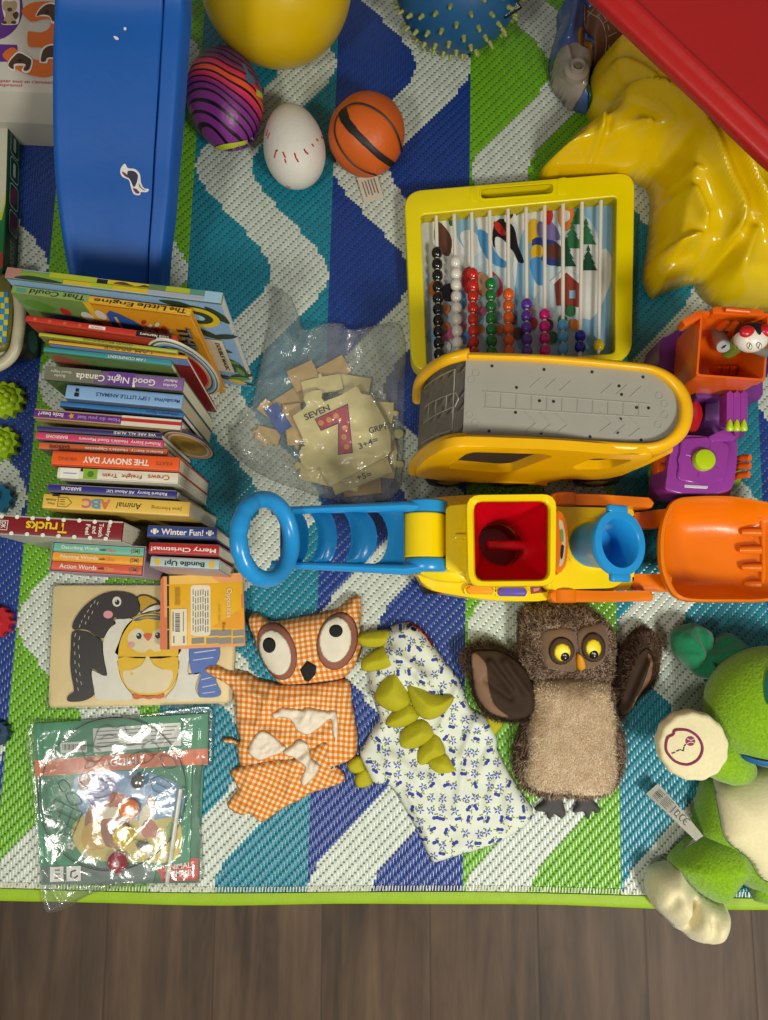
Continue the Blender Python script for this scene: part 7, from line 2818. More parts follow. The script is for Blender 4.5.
sh.append((Q(stroke([(222, 600), (206, 606), (204, 622), (216, 628), (228, 618)], 6)), INKB))
decal('card_print', sh, Matrix.Translation((0, 0, zc2)), cd, 0.0001, 0.000015)
c = P(*q3([(368, 240)])[0], zc2)
text('MIDDY', Matrix.Translation(c + Vector((0, 0, 0.001))) @ Matrix.Rotation(math.radians(183), 4, 'Z'), 112 * mk, 26 * mk, INKW, cd, 'card_text', 0.0)

# clear disc with black line drawings
t = thing('drawing_disc', 'clear round plastic disc with black line drawings above the green animal card', 'disc')
zd = 0.0075
cc = P(*q3([(342, 344)])[0], zd)
rd = 250 * MPP(793, zd) / 3.339
bm = bmesh.new()
add_lathe(bm, [(rd - 0.001, zd - 0.0012), (rd, zd - 0.0008), (rd, zd - 0.0002), (rd - 0.001, zd)], 90, M=Matrix.Translation((cc.x, cc.y, 0)))
obj('disc_sheet', bm, film('disc_film', (226, 230, 228), 0.02, 0.06, fres=0.6, base=-0.02, bump=0.03), t, angle=60)
bm = bmesh.new()
add_tube(bm, [(cc.x + rd * 0.985 * math.cos(a), cc.y + rd * 0.985 * math.sin(a), zd) for a in (2 * PI * i / 110 for i in range(110))], 0.00055, 6, closed=True)
lnm = mat('line_black', (30, 32, 36), 0.5)
obj('disc_edge', bm, lnm, t)


def lines(name, polys, closed=False, w=1.5):
    bm = bmesh.new()
    for k, p in enumerate(polys):
        pts = [P(*q, zd + 0.0001) for q in q3(smooth(p, 3, closed=False))]
        add_tube(bm, pts, w * 0.00024, 5)
    o = obj(name, bm, lnm, t)
    return o


lines('cloud_drawing', [[(285, 160), (295, 130), (325, 118), (350, 128), (380, 120), (395, 150), (425, 165), (405, 185), (350, 180), (310, 190), (280, 185), (285, 160)], [(300, 165), (330, 150), (360, 160)], [(240, 185), (280, 190), (310, 215), (290, 240), (250, 230), (240, 185)], [(265, 225), (285, 250), (250, 262), (262, 235)]])
lines('grid_drawing', [[(150, 365), (240, 410)], [(140, 395), (230, 440)], [(128, 425), (220, 468)], [(118, 450), (205, 495)], [(150, 365), (118, 450)], [(180, 380), (148, 466)], [(210, 395), (178, 482)], [(240, 410), (205, 495)]])
lines('leaf_drawing', [[(470, 300), (500, 290), (540, 320), (520, 345), (480, 335), (470, 300)], [(475, 305), (535, 335)], [(160, 310), (180, 300), (200, 325), (175, 340), (160, 310)], [(185, 350), (215, 345), (240, 375), (205, 385), (185, 350)], [(230, 300), (260, 330), (300, 340), (330, 320), (300, 300), (260, 310)], [(250, 350), (300, 360), (350, 345), (330, 380), (280, 385), (250, 350)], [(270, 280), (310, 300), (350, 290)], [(440, 190), (470, 170), (500, 200), (470, 220), (440, 190)], [(500, 220), (540, 225), (555, 255), (515, 260), (500, 220)]])
lines('scribble_drawing', [[(400, 220), (440, 205), (480, 215), (460, 240), (420, 250), (400, 220)], [(425, 210), (430, 245)], [(445, 208), (450, 244)], [(360, 470), (420, 500), (470, 520)], [(420, 510), (455, 500), (460, 525), (430, 530), (420, 510)]])

# coloured magnet chips on the disc
def chip(x, y, rx, ry, col, lab, tilt):
    p = P(*q3([(x, y)])[0], 0.0105)
    k_ = MPP(820, 0.01) / 3.339
    bm = bmesh.new()
    M = Matrix.Translation((p.x, p.y, 0.0105)) @ Matrix.Rotation(math.radians(tilt), 4, 'Z') @ Matrix.Diagonal((rx * k_, ry * k_, 1, 1))
    add_lathe(bm, [(0.8, -0.0022), (1.0, -0.0008), (1.0, 0.0010), (0.85, 0.0024), (0.78, 0.0018), (0.2, 0.0018)], 30, M=M)
    m, nt, b = newmat('chip_' + lab.split()[0])
    b.inputs['Base Color'].default_value = rgba(col)
    b.inputs['Roughness'].default_value = 0.2
    b.inputs['Transmission Weight'].default_value = 0.25
    _M['chip_' + lab.split()[0]] = m
    return single('magnet_chip', bm, m, lab, 'magnet chip', 'magnet chips in the bag')


chip(398, 398, 34, 33, (236, 124, 20), 'orange translucent round magnet chip at the top of the row of three', 20)
chip(378, 488, 36, 34, (226, 196, 20), 'yellow translucent round magnet chip in the middle of the row', 20)
chip(359, 576, 33, 34, (160, 20, 48), 'dark red translucent round magnet chip at the bottom of the row', 20)
p = P(*q3([(427, 306)])[0], 0.014)
bm = bmesh.new()
add_ball(bm, (p.x, p.y, 0.0142), (0.0085, 0.0085, 0.0066), u=24, v=16)
single('steel_bead', bm, mat('steel', (190, 190, 186), 0.18, metal=1.0), 'shiny silver bead above the orange chip in the clear bag', 'bead')
bm = bmesh.new()
a, c = P(*q3([(570, 330)])[0], 0.0115), P(*q3([(524, 648)])[0], 0.0065)
add_tube(bm, [a, a.lerp(c, 0.5), c], 0.0023, 10, flat=(1.2, 0.6))
single('plastic_stick', bm, mat('stick_white', (216, 220, 206), 0.3), 'white plastic stick lying diagonally across the green card', 'stick')

# the clear bag over it all
bo = PL(smooth(q3([(60, 112), (78, 100), (250, 98), (430, 82), (560, 62), (670, 58), (676, 160), (672, 256), (640, 260), (632, 420), (640, 560), (628, 650), (500, 655), (380, 665), (300, 678), (240, 700), (180, 735), (120, 745), (104, 690), (100, 640), (80, 470), (62, 300), (45, 180)]), 4), 0.010)
fo = lambda pts: [P(*q, 0.01) for q in q3(pts)]
fd = []
for a, b_, w, am in (((560, 120), (430, 300), 0.004, 0.006), ((600, 240), (560, 520), 0.004, 0.005), ((470, 180), (600, 330), 0.0035, 0.005), ((640, 120), (600, 560), 0.004, 0.004), ((80, 120), (110, 560), 0.003, 0.006), ((100, 560), (160, 640), 0.004, 0.005), ((150, 640), (200, 720), 0.004, 0.006), ((300, 660), (170, 590), 0.004, 0.004), ((440, 300), (520, 270), 0.003, 0.004), ((580, 400), (640, 300), 0.003, 0.005), ((560, 470), (630, 420), 0.003, 0.004), ((340, 640), (250, 655), 0.003, 0.004)):
    q = fo([a, b_])
    fd.append((q[0], q[1], w, am))
bp = Pillow(bo, 0.0145, 0.012, base=lambda x, y: 0.0006 + 0.0032 * np.clip((-0.448 - np.asarray(y)) / 0.012, 0, 1), edge=0.0006, step=0.0024, wr=0.0022, wfreq=17, sharp=True, folds=fd, seed=7.7)
single('game_bag', bp.mesh(), film('game_film', (226, 230, 226), 0.03, 0.14, fres=1.1, base=0.01, bump=0.08, cap=0.38), 'clear crinkled plastic bag holding the green magnet drawing game at the mat edge', 'bag', angle=180)
# ================================================================ cloth and plush puppets
def qq(x0, y0, s):
    return lambda pts: [(x0 + x / s, y0 + y / s) for x, y in pts]


def fur(name, pil, outline, n, length, m, parent, flow, width=0.0009, lift=0.45, seed=1, spread=0.5, below=0.0, edge_out=True):
    """short pile over a Pillow: thin blades, tip attribute for the shader"""
    rnd = random.Random(seed)
    o = np.asarray([p[:2] for p in outline])
    lo, hi = o.min(0), o.max(0)
    pts = []
    while len(pts) < n:
        q = np.stack([np.array([rnd.uniform(lo[0], hi[0]) for _ in range(4000)]), np.array([rnd.uniform(lo[1], hi[1]) for _ in range(4000)])], 1)
        pts += [tuple(p) for p in q[inside(q, o)]]
    pts = np.array(pts[:n])
    e = 0.0015
    z = pil.top(pts)
    zx = pil.top(pts + [e, 0])
    zy = pil.top(pts + [0, e])
    bm = bmesh.new()
    lay = bm.verts.layers.float.new('tip')
    for (x, y), h, hx, hy in zip(pts, z, zx, zy):
        N = Vector((-(hx - h) / e, -(hy - h) / e, 1.0)).normalized()
        fl = Vector(flow(x, y))
        fl = fl + Vector((rnd.gauss(0, spread), rnd.gauss(0, spread), 0))
        d = (fl - N * fl.dot(N))
        d = (d.normalized() if d.length > 1e-5 else d) + N * (lift + rnd.uniform(-0.15, 0.25))
        d.normalize()
        L = length * rnd.uniform(0.6, 1.25)
        s = d.cross(N)
        s = s.normalized() if s.length > 1e-4 else Vector((1, 0, 0))
        a = Vector((x, y, h - 0.0006))
        b_ = a + d * L * 0.55
        c = a + (d * 0.92 - N * 0.18 * (1 - lift) + fl * 0.1) * L
        v = [bm.verts.new(a - s * width / 2), bm.verts.new(a + s * width / 2), bm.verts.new(b_ + s * width * 0.38), bm.verts.new(b_ - s * width * 0.38), bm.verts.new(c)]
        for q_ in v:
            if q_.co.z < 0.0007:
                q_.co.z = 0.0007
        t_ = rnd.uniform(-0.18, 0.18)
        for q_, k in zip(v, (0, 0, 0.5, 0.5, 1)):
            q_[lay] = k + t_
        bm.faces.new((v[0], v[1], v[2], v[3]))
        bm.faces.new((v[3], v[2], v[4]))
    ob = obj(name, bm, m, parent, angle=180)
    ob['kind'] = 'stuff'
    return ob


def furmat(name, root, mid, tip, patch_scale=60.0, patchiness=0.35):
    m, nt, b = newmat(name)
    at = nt.node('ShaderNodeAttribute', attribute_name='tip')
    n = nt.noise(patch_scale, 3)
    f = nt.math('ADD', at.outputs['Fac'], nt.math('MULTIPLY', nt.math('SUBTRACT', n, 0.5), patchiness * 2))
    nt.l.new(nt.ramp(f, [(0.1, root), (0.55, mid), (0.95, tip)]), b.inputs['Base Color'])
    b.inputs['Roughness'].default_value = 0.75
    b.inputs['Specular IOR Level'].default_value = 0.2
    return m


def fleece(name, col, amp=0.0016, sc=240, var=0.14):
    m, nt, b = newmat(name)
    n = nt.noise(sc, 3, rough=0.6)
    c = rgba(col)
    nt.l.new(nt.ramp(n, [(0.3, tuple(v * (1 - var) for v in c[:3]) + (1,)), (0.7, tuple(min(1, v * (1 + var)) for v in c[:3]) + (1,))]), b.inputs['Base Color'])
    b.inputs['Roughness'].default_value = 0.9
    b.inputs['Specular IOR Level'].default_value = 0.15
    b.inputs['Sheen Weight'].default_value = 0.3
    nt.l.new(nt.bump(n, amp, 0.9), b.inputs['Normal'])
    return m


# ---------------------------------------------------------------- gingham owl puppet
def gingham(name, deg, period=0.0066):
    m, nt, b = newmat(name)
    tc = nt.coords()
    mp = nt.node('ShaderNodeMapping')
    mp.inputs['Rotation'].default_value = (0, 0, math.radians(deg))
    nt.l.new(tc, mp.inputs[0])
    wv = nt.node('ShaderNodeTexNoise')
    wv.inputs['Scale'].default_value = 14
    nt.l.new(tc, wv.inputs['Vector'])
    off = nt.node('ShaderNodeVectorMath', operation='SCALE')
    nt.l.new(wv.outputs['Color'], off.inputs[0])
    off.inputs['Scale'].default_value = 0.010
    add = nt.node('ShaderNodeVectorMath', operation='ADD')
    nt.l.new(mp.outputs[0], add.inputs[0])
    nt.l.new(off.outputs[0], add.inputs[1])
    sp = nt.node('ShaderNodeSeparateXYZ')
    nt.l.new(add.outputs[0], sp.inputs[0])
    f = [nt.math('GREATER_THAN', nt.math('FRACT', nt.math('DIVIDE', nt.math('ADD', sp.outputs[i], 1.0), period)), 0.5) for i in (0, 1)]
    s = nt.math('MULTIPLY', nt.math('ADD', f[0], f[1]), 0.5)
    nt.l.new(nt.ramp(s, [(0.0, (226, 210, 178)), (0.3, (220, 152, 78)), (0.7, (212, 112, 24))], 'CONSTANT'), b.inputs['Base Color'])
    b.inputs['Roughness'].default_value = 0.85
    b.inputs['Specular IOR Level'].default_value = 0.15
    nt.l.new(nt.bump(nt.noise(900, 2), 0.0003), b.inputs['Normal'])
    return m


g1 = qq(200, 585, 4.078)
gm, gm2, gm3 = gingham('gingham_body', 3), gingham('gingham_head', -7), gingham('gingham_fold', 24)
t = thing('gingham_puppet', 'orange gingham owl hand puppet with big white felt eyes lying flat on the mat', 'puppet')
W2 = lambda x, y: P(*g1([(x, y)])[0], 0.012)
ob_ = PL(g1(smooth([(8, 350), (30, 326), (70, 322), (110, 342), (150, 350), (190, 358), (240, 384), (300, 396), (330, 404), (480, 398), (580, 384), (612, 405), (620, 480), (642, 620), (636, 690), (612, 718), (560, 740), (480, 760), (300, 770), (200, 760), (160, 740), (150, 690), (140, 655), (92, 646), (86, 632), (120, 624), (158, 640), (145, 580), (140, 500), (130, 440), (92, 402), (40, 374)], 4)), 0.010)
fl = [(W2(150, 370), W2(300, 500), 0.004, 0.006), (W2(120, 400), W2(230, 480), 0.003, -0.004), (W2(300, 410), W2(240, 560), 0.004, 0.005), (W2(200, 440), W2(330, 470), 0.004, 0.004), (W2(330, 470), W2(480, 450), 0.004, 0.004), (W2(580, 400), W2(560, 560), 0.003, 0.004), (W2(60, 345), W2(130, 370), 0.004, 0.004), (W2(180, 560), W2(330, 620), 0.004, 0.005), (W2(450, 640), W2(520, 600), 0.004, 0.004)]
pb_ = Pillow(ob_, 0.013, 0.012, base=0.0005, edge=0.0015, step=0.0022, wr=0.0032, wfreq=32, seed=1.2, folds=fl)
pb_.make('body', gm, t)
of_ = PL(g1(smooth([(116, 766), (160, 744), (210, 728), (300, 712), (400, 700), (480, 650), (520, 640), (530, 700), (535, 745), (560, 750), (590, 790), (572, 818), (500, 843), (450, 858), (400, 888), (330, 923), (247, 978), (196, 944), (156, 948), (102, 912), (130, 862), (146, 840), (122, 790)], 4)), 0.016)
fl = [(W2(150, 760), W2(400, 716), 0.003, 0.003), (W2(130, 860), W2(200, 930), 0.003, 0.004), (W2(160, 800), W2(150, 900), 0.003, -0.003), (W2(380, 740), W2(360, 860), 0.004, 0.004), (W2(480, 740), W2(560, 800), 0.004, 0.003), (W2(190, 760), W2(240, 960), 0.004, 0.003)]
base_f = lambda x, y: np.where(inside(np.stack([np.ravel(x), np.ravel(y)], 1), pb_.o), pb_.top(np.stack([np.ravel(x), np.ravel(y)], 1)), 0.002).reshape(np.shape(x)) * 0.75
pf_ = Pillow(of_, 0.008, 0.010, base=base_f, edge=0.0012, step=0.0022, wr=0.0018, wfreq=40, seed=4.2, folds=fl)
pf_.make('folded_skirt', gm3, t)
loop_c = W2(537, 745)
bm = bmesh.new()
zz = pf_.H(loop_c.x, loop_c.y)
add_tube(bm, [(loop_c.x + 0.003 * math.cos(a), loop_c.y + 0.003 * math.sin(a), zz + 0.0015) for a in (2 * PI * i / 18 for i in range(18))], 0.0007, 6, closed=True)
obj('hanging_loop', bm, mat('loop_cream', (220, 208, 176), 0.8), t)
scr = mat('scrap_white', (226, 214, 192), 0.85, 0.05, 50, 0.0004, 400)
both = lambda x, y: np.maximum(pb_(x, y), np.where(inside(np.stack([np.ravel(x), np.ravel(y)], 1), pf_.o).reshape(np.shape(x)), pf_(x, y), 0))
for pts in ([(295, 522), (318, 514), (338, 500), (420, 510), (440, 500), (520, 515), (552, 515), (565, 580), (556, 640), (542, 606), (533, 548), (500, 572), (440, 612), (395, 592), (370, 552), (330, 540), (302, 550)],
            [(195, 675), (245, 595), (290, 606), (330, 642), (352, 662), (330, 685), (290, 700), (240, 715)],
            [(340, 680), (385, 646), (400, 628), (440, 650), (452, 700), (490, 730), (470, 780), (420, 825), (412, 790), (430, 742), (390, 708), (362, 700)]):
    Pillow(PL(g1(smooth(pts, 3)), 0.016), 0.0028, 0.004, base=lambda x, y: both(x, y) + 0.0006, edge=0.0004, step=0.0018, wr=0.0026, wfreq=80, sharp=True, seed=9).make('cloth_scrap', scr, t, 'crumpled white cloth piece')
# head
oh_ = PL(g1(smooth([(190, 140), (203, 118), (234, 114), (262, 134), (292, 148), (400, 130), (520, 106), (560, 92), (600, 60), (634, 38), (653, 50), (656, 110), (652, 160), (655, 250), (640, 310), (602, 368), (560, 388), (480, 400), (420, 406), (335, 408), (302, 388), (270, 350), (232, 280), (214, 215), (194, 175)], 4)), 0.018)
ph_ = Pillow(oh_, 0.026, 0.026, base=lambda x, y: np.where(np.asarray(y) < W2(0, 380).y + 0.0, 0.004, 0.0006), edge=0.003, step=0.0022, wr=0.0010, wfreq=30, seed=6.1)
ph_.make('head', gm2, t)
gz = 0.028
Hd = lambda pts: PL(g1(pts), gz)
fb_ = mat('felt_brown', (142, 88, 70), 0.9, 0.06, 60, 0.0004, 500)
fwh = mat('felt_white', (222, 214, 192), 0.9, 0.04, 60, 0.0004, 500)
fbk = mat('felt_black', (24, 22, 22), 0.9)
for (c, rx, ry, rot, c2, rx2, ry2, rot2, c3, rx3, ry3) in (((312, 270), 80, 122, -17, (305, 276), 66, 96, -16, (283, 245), 28, 32), ((560, 228), 82, 120, 12, (553, 222), 66, 94, 8, (555, 187), 28, 26)):
    patch('eye_patch', Hd(ell(*c, rx, ry, rot, 40)), ph_, fb_, t, 0.0008, 0.002, 0.0004)
    patch('eye_white', Hd(ell(*c2, rx2, ry2, rot2, 40)), ph_, fwh, t, 0.0008, 0.002, 0.0014)
    patch('pupil', Hd(ell(*c3, rx3, ry3, 0, 26)), ph_, fbk, t, 0.0008, 0.002, 0.0024)
patch('beak', Hd([(408, 346), (438, 308), (476, 330), (470, 366), (440, 398), (424, 390)]), ph_, fbk, t, 0.0012, 0.003, 0.0006)

# ---------------------------------------------------------------- floral dinosaur puppet
m, nt, b = newmat('floral_cloth')
tc = nt.coords()


def flowers(scale, seed, r, petals, col, base, ctr=None, keep=1.0):
    mp = nt.node('ShaderNodeMapping')
    mp.inputs['Location'].default_value = (seed, seed * 0.7, 0)
    nt.l.new(tc, mp.inputs[0])
    fl_ = nt.node('ShaderNodeVectorMath', operation='MULTIPLY')
    nt.l.new(mp.outputs[0], fl_.inputs[0])
    fl_.inputs[1].default_value = (1, 1, 0)
    vo = nt.node('ShaderNodeTexVoronoi', voronoi_dimensions='2D')
    vo.inputs['Scale'].default_value = scale
    vo.inputs['Randomness'].default_value = 0.62
    nt.l.new(fl_.outputs[0], vo.inputs['Vector'])
    df = nt.node('ShaderNodeVectorMath', operation='SUBTRACT')
    nt.l.new(fl_.outputs[0], df.inputs[0])
    nt.l.new(vo.outputs['Position'], df.inputs[1])
    sp = nt.node('ShaderNodeSeparateXYZ')
    nt.l.new(df.outputs[0], sp.inputs[0])
    sc = nt.node('ShaderNodeSeparateColor')
    nt.l.new(vo.outputs['Color'], sc.inputs[0])
    an = nt.math('ADD', nt.math('ARCTAN2', sp.outputs[1], sp.outputs[0]), nt.math('MULTIPLY', sc.outputs[0], 6.28))
    ds = nt.node('ShaderNodeVectorMath', operation='LENGTH')
    nt.l.new(df.outputs[0], ds.inputs[0])
    pet = nt.math('MULTIPLY_ADD', nt.math('COSINE', nt.math('MULTIPLY', an, float(petals))), 0.40, 0.62)
    lim = nt.math('MULTIPLY', pet, r)
    msk = nt.math('LESS_THAN', ds.outputs['Value'], lim)
    if keep < 1:
        msk = nt.math('MULTIPLY', msk, nt.math('LESS_THAN', sc.outputs[1], keep))
    out = nt.mix(msk, base, rgba(col))
    if ctr:
        inn = nt.math('MULTIPLY', nt.math('LESS_THAN', ds.outputs['Value'], r * 0.26), msk)
        out = nt.mix(inn, out, rgba(ctr))
    return out




def sprigs(scale, seed, base):
    """small flowers of two kinds, each with a little green sprig beside it"""
    mp = nt.node('ShaderNodeMapping')
    mp.inputs['Location'].default_value = (seed, seed * 0.7, 0)
    nt.l.new(tc, mp.inputs[0])
    f2 = nt.node('ShaderNodeVectorMath', operation='MULTIPLY')
    nt.l.new(mp.outputs[0], f2.inputs[0])
    f2.inputs[1].default_value = (1, 1, 0)
    vo = nt.node('ShaderNodeTexVoronoi', voronoi_dimensions='2D')
    vo.inputs['Scale'].default_value = scale
    vo.inputs['Randomness'].default_value = 0.5
    nt.l.new(f2.outputs[0], vo.inputs['Vector'])
    df = nt.node('ShaderNodeVectorMath', operation='SUBTRACT')
    nt.l.new(f2.outputs[0], df.inputs[0])
    nt.l.new(vo.outputs['Position'], df.inputs[1])
    sp = nt.node('ShaderNodeSeparateXYZ')
    nt.l.new(df.outputs[0], sp.inputs[0])
    sc = nt.node('ShaderNodeSeparateColor')
    nt.l.new(vo.outputs['Color'], sc.inputs[0])
    turn = nt.math('MULTIPLY', sc.outputs[0], 6.28)

    def shape(ox, oy, r, petals, deep):
        x, y = nt.math('SUBTRACT', sp.outputs[0], ox), nt.math('SUBTRACT', sp.outputs[1], oy)
        an = nt.math('ADD', nt.math('ARCTAN2', y, x), turn)
        ds = nt.math('SQRT', nt.math('ADD', nt.math('MULTIPLY', x, x), nt.math('MULTIPLY', y, y)))
        lim = nt.math('MULTIPLY', nt.math('MULTIPLY_ADD', nt.math('COSINE', nt.math('MULTIPLY', an, float(petals))), deep, 1 - deep), r)
        return nt.math('LESS_THAN', ds, lim), ds

    ca, sa = nt.math('COSINE', turn), nt.math('SINE', turn)
    R1 = 0.0046
    g1_, _ = shape(nt.math('MULTIPLY', ca, R1), nt.math('MULTIPLY', sa, R1), 0.0032, 3, 0.46)
    g2_, _ = shape(nt.math('MULTIPLY', sa, -R1 * 0.95), nt.math('MULTIPLY', ca, R1 * 0.95), 0.0024, 2, 0.42)
    out = nt.mix(nt.math('MAXIMUM', g1_, g2_), base, rgba((120, 138, 62)))
    five, d5 = shape(0.0, 0.0, 0.0050, 5, 0.42)
    blob, d3 = shape(0.0, 0.0, 0.0044, 2, 0.30)
    kind = nt.math('LESS_THAN', sc.outputs[1], 0.42)
    big = nt.math('LESS_THAN', sc.outputs[2], 0.86)
    m5 = nt.math('MULTIPLY', five, kind)
    m5 = nt.math('MULTIPLY', m5, nt.math('GREATER_THAN', d5, 0.0010))
    out = nt.mix(m5, out, rgba((88, 94, 176)))
    mb_ = nt.math('MULTIPLY', nt.math('MULTIPLY', blob, nt.math('SUBTRACT', 1.0, kind)), big)
    return nt.mix(mb_, out, rgba((64, 68, 152)))


c = sprigs(74, 0.31, rgba((214, 220, 204)))
nt.l.new(c, b.inputs['Base Color'])
b.inputs['Roughness'].default_value = 0.85
b.inputs['Specular IOR Level'].default_value = 0.15
flor = m
d1 = qq(340, 610, 3.84)
D_ = lambda x, y, z=0.014: P(*d1([(x, y)])[0], z)
t = thing('dinosaur_puppet', 'white floral dinosaur hand puppet with lime green spikes between the two owls', 'puppet')
od = PL(d1(smooth([(165, 90), (200, 62), (250, 47), (290, 54), (330, 85), (365, 140), (400, 190), (450, 250), (478, 310), (505, 375), (560, 410), (605, 490), (610, 540), (650, 620), (700, 700), (747, 775), (720, 830), (640, 885), (560, 920), (470, 945), (370, 976), (352, 968), (330, 930), (300, 860), (250, 770), (200, 690), (165, 672), (128, 670), (95, 610), (75, 550), (100, 505), (130, 450), (152, 420), (138, 370), (118, 310), (108, 240), (118, 190), (145, 140)], 4)), 0.010)
fl = [(D_(200, 160), D_(330, 260), 0.007, 0.010), (D_(450, 300), D_(380, 460), 0.005, 0.006), (D_(360, 330), D_(300, 250), 0.005, 0.006), (D_(520, 420), D_(470, 560), 0.005, 0.006), (D_(480, 600), D_(440, 780), 0.006, 0.005), (D_(350, 640), D_(420, 760), 0.006, 0.005), (D_(620, 600), D_(560, 760), 0.005, 0.005), (D_(200, 560), D_(300, 640), 0.006, 0.005), (D_(150, 460), D_(190, 620), 0.005, 0.004), (D_(560, 520), D_(500, 640), 0.004, -0.004), (D_(260, 700), D_(340, 860), 0.005, 0.004), (D_(640, 700), D_(650, 850), 0.005, 0.003), (D_(480, 420), D_(560, 450), 0.004, 0.005)]


def dbulk(x, y):
    c0 = D_(250, 180)
    return 0.016 * np.exp(-(((x - c0.x) / 0.035) ** 2 + ((y - c0.y) / 0.045) ** 2))


pd_ = Pillow(od, 0.013, 0.014, base=0.0005, edge=0.0015, step=0.0024, wr=0.0042, wfreq=26, seed=11.0, folds=fl, extra=dbulk)
pd_.make('body', flor, t)
lime = mat('spike_cloth', (172, 166, 8), 0.8, 0.05, 40, 0.0005, 400)
spikes = [[(58, 112), (90, 88), (150, 79), (192, 80), (201, 136), (150, 146), (90, 142)], [(82, 192), (130, 160), (196, 137), (221, 226), (150, 236), (88, 236)], [(134, 352), (150, 290), (215, 230), (256, 300), (271, 362), (210, 396)], [(255, 285), (330, 310), (390, 330), (441, 334), (412, 392), (345, 426), (288, 392)], [(175, 446), (200, 396), (265, 356), (306, 416), (240, 457)], [(234, 532), (240, 465), (320, 421), (366, 486), (300, 537)], [(299, 592), (305, 540), (370, 482), (410, 560), (350, 592), (320, 604)], [(340, 582), (400, 556), (440, 602), (442, 632), (370, 634)]]
hts = [0.011, 0.012, 0.016, 0.016, 0.014, 0.014, 0.012, 0.012]
for i, (sp_, h_) in enumerate(zip(spikes, hts)):
    zb_ = (lambda x, y: np.where(inside(np.stack([np.ravel(x), np.ravel(y)], 1), pd_.o), pd_.top(np.stack([np.ravel(x), np.ravel(y)], 1)), 0.012).reshape(np.shape(x)) * 0.94)
    cxy = PL(d1(sp_), 0.03)
    Pillow(smooth(cxy, 3), h_ * 1.1, 0.016, base=lambda x, y, f=zb_: np.full(np.shape(x), 1.0) * (np.mean(f(np.array([p[0] for p in cxy]), np.array([p[1] for p in cxy]))) - 0.001), edge=0.002, step=0.0018, wr=0.0010, wfreq=60, seed=i * 1.3, p=1.35).make('back_spike', lime, t)
for sp_ in ([(27, 592), (72, 560), (94, 602), (98, 622), (60, 632), (36, 622)], [(58, 640), (98, 606), (126, 670), (66, 686)], [(560, 405), (632, 432), (585, 488)]):
    Pillow(PL(d1(smooth(sp_, 3)), 0.008), 0.008, 0.008, base=0.0005, edge=0.002, step=0.0018).make('paw_spike', lime, t)
patch('eye', PL(d1(ell(283, 73, 12, 8, 30, 18)), 0.022), pd_, mat('eye_black', (16, 15, 18), 0.3), t, 0.0015, 0.003)
patch('mouth', PL(d1(smooth([(258, 48), (290, 54), (328, 82), (362, 136), (352, 138), (330, 104), (305, 78), (280, 60)], 3)), 0.014), pd_, mat('mouth_red', (150, 24, 34), 0.8), t, 0.0012, 0.003, 0.0008, label='red mouth lining')

# ---------------------------------------------------------------- brown plush owl
o1 = qq(450, 590, 3.339)
O_ = lambda x, y, z=0.03: P(*o1([(x, y)])[0], z)
t = thing('plush_owl', 'fluffy brown plush owl hand puppet with yellow eyes and spread wings', 'puppet')
fdark = furmat('fur_brown', (44, 30, 22), (92, 68, 50), (196, 172, 146), 70, 0.5)
fwing = furmat('fur_wing', (34, 24, 18), (60, 44, 31), (120, 94, 72), 60, 0.35)
skin = mat('owl_backing', (62, 46, 34), 0.9)
obd = PL(o1(smooth([(268, 300), (400, 280), (545, 300), (562, 380), (578, 450), (594, 520), (586, 600), (566, 650), (520, 690), (420, 698), (300, 690), (254, 670), (220, 612), (212, 540), (230, 470), (252, 400)], 4)), 0.018)
pB = Pillow(obd, 0.034, 0.036, base=0.0005, edge=0.004, step=0.0028, wr=0.002, wfreq=22, seed=2.5)
pB.make('body', skin, t)
dn = lambda x, y: (0.0 + 2.0 * (x - O_(410, 0).x), -1.0, 0)
fur('fur_pile', pB, obd, 7000, 0.0115, fdark, t, lambda x, y: (6 * (x - O_(405, 480).x), -0.8, 0), seed=3, lift=0.35)
obl = PL(o1(smooth([(286, 300), (350, 292), (430, 288), (545, 302), (541, 350), (560, 400), (565, 450), (560, 520), (564, 640), (545, 686), (480, 692), (400, 688), (320, 678), (264, 655), (260, 600), (270, 540), (267, 470), (281, 400), (277, 350)], 4)), 0.042)
bm_ = Pillow(obl, 0.008, 0.010, base=lambda x, y: pB(x, y) - 0.001, edge=0.001, step=0.0026, wr=0.0016, wfreq=45, seed=5.2)
belly = furmat('fur_belly', (158, 134, 106), (212, 188, 156), (240, 224, 196), 70, 0.35)
bl_ = bm_.make('belly', mat('belly_backing', (170, 142, 104), 0.9), t, label='beige plush belly')
fur('fur_pile', bm_, obl, 12000, 0.0042, belly, bl_, lambda x, y: (0.2 * math.sin(x * 160), -0.7 + 0.6 * math.sin(x * 90 + y * 70), 0), seed=4, lift=0.6, spread=0.6, width=0.0008)
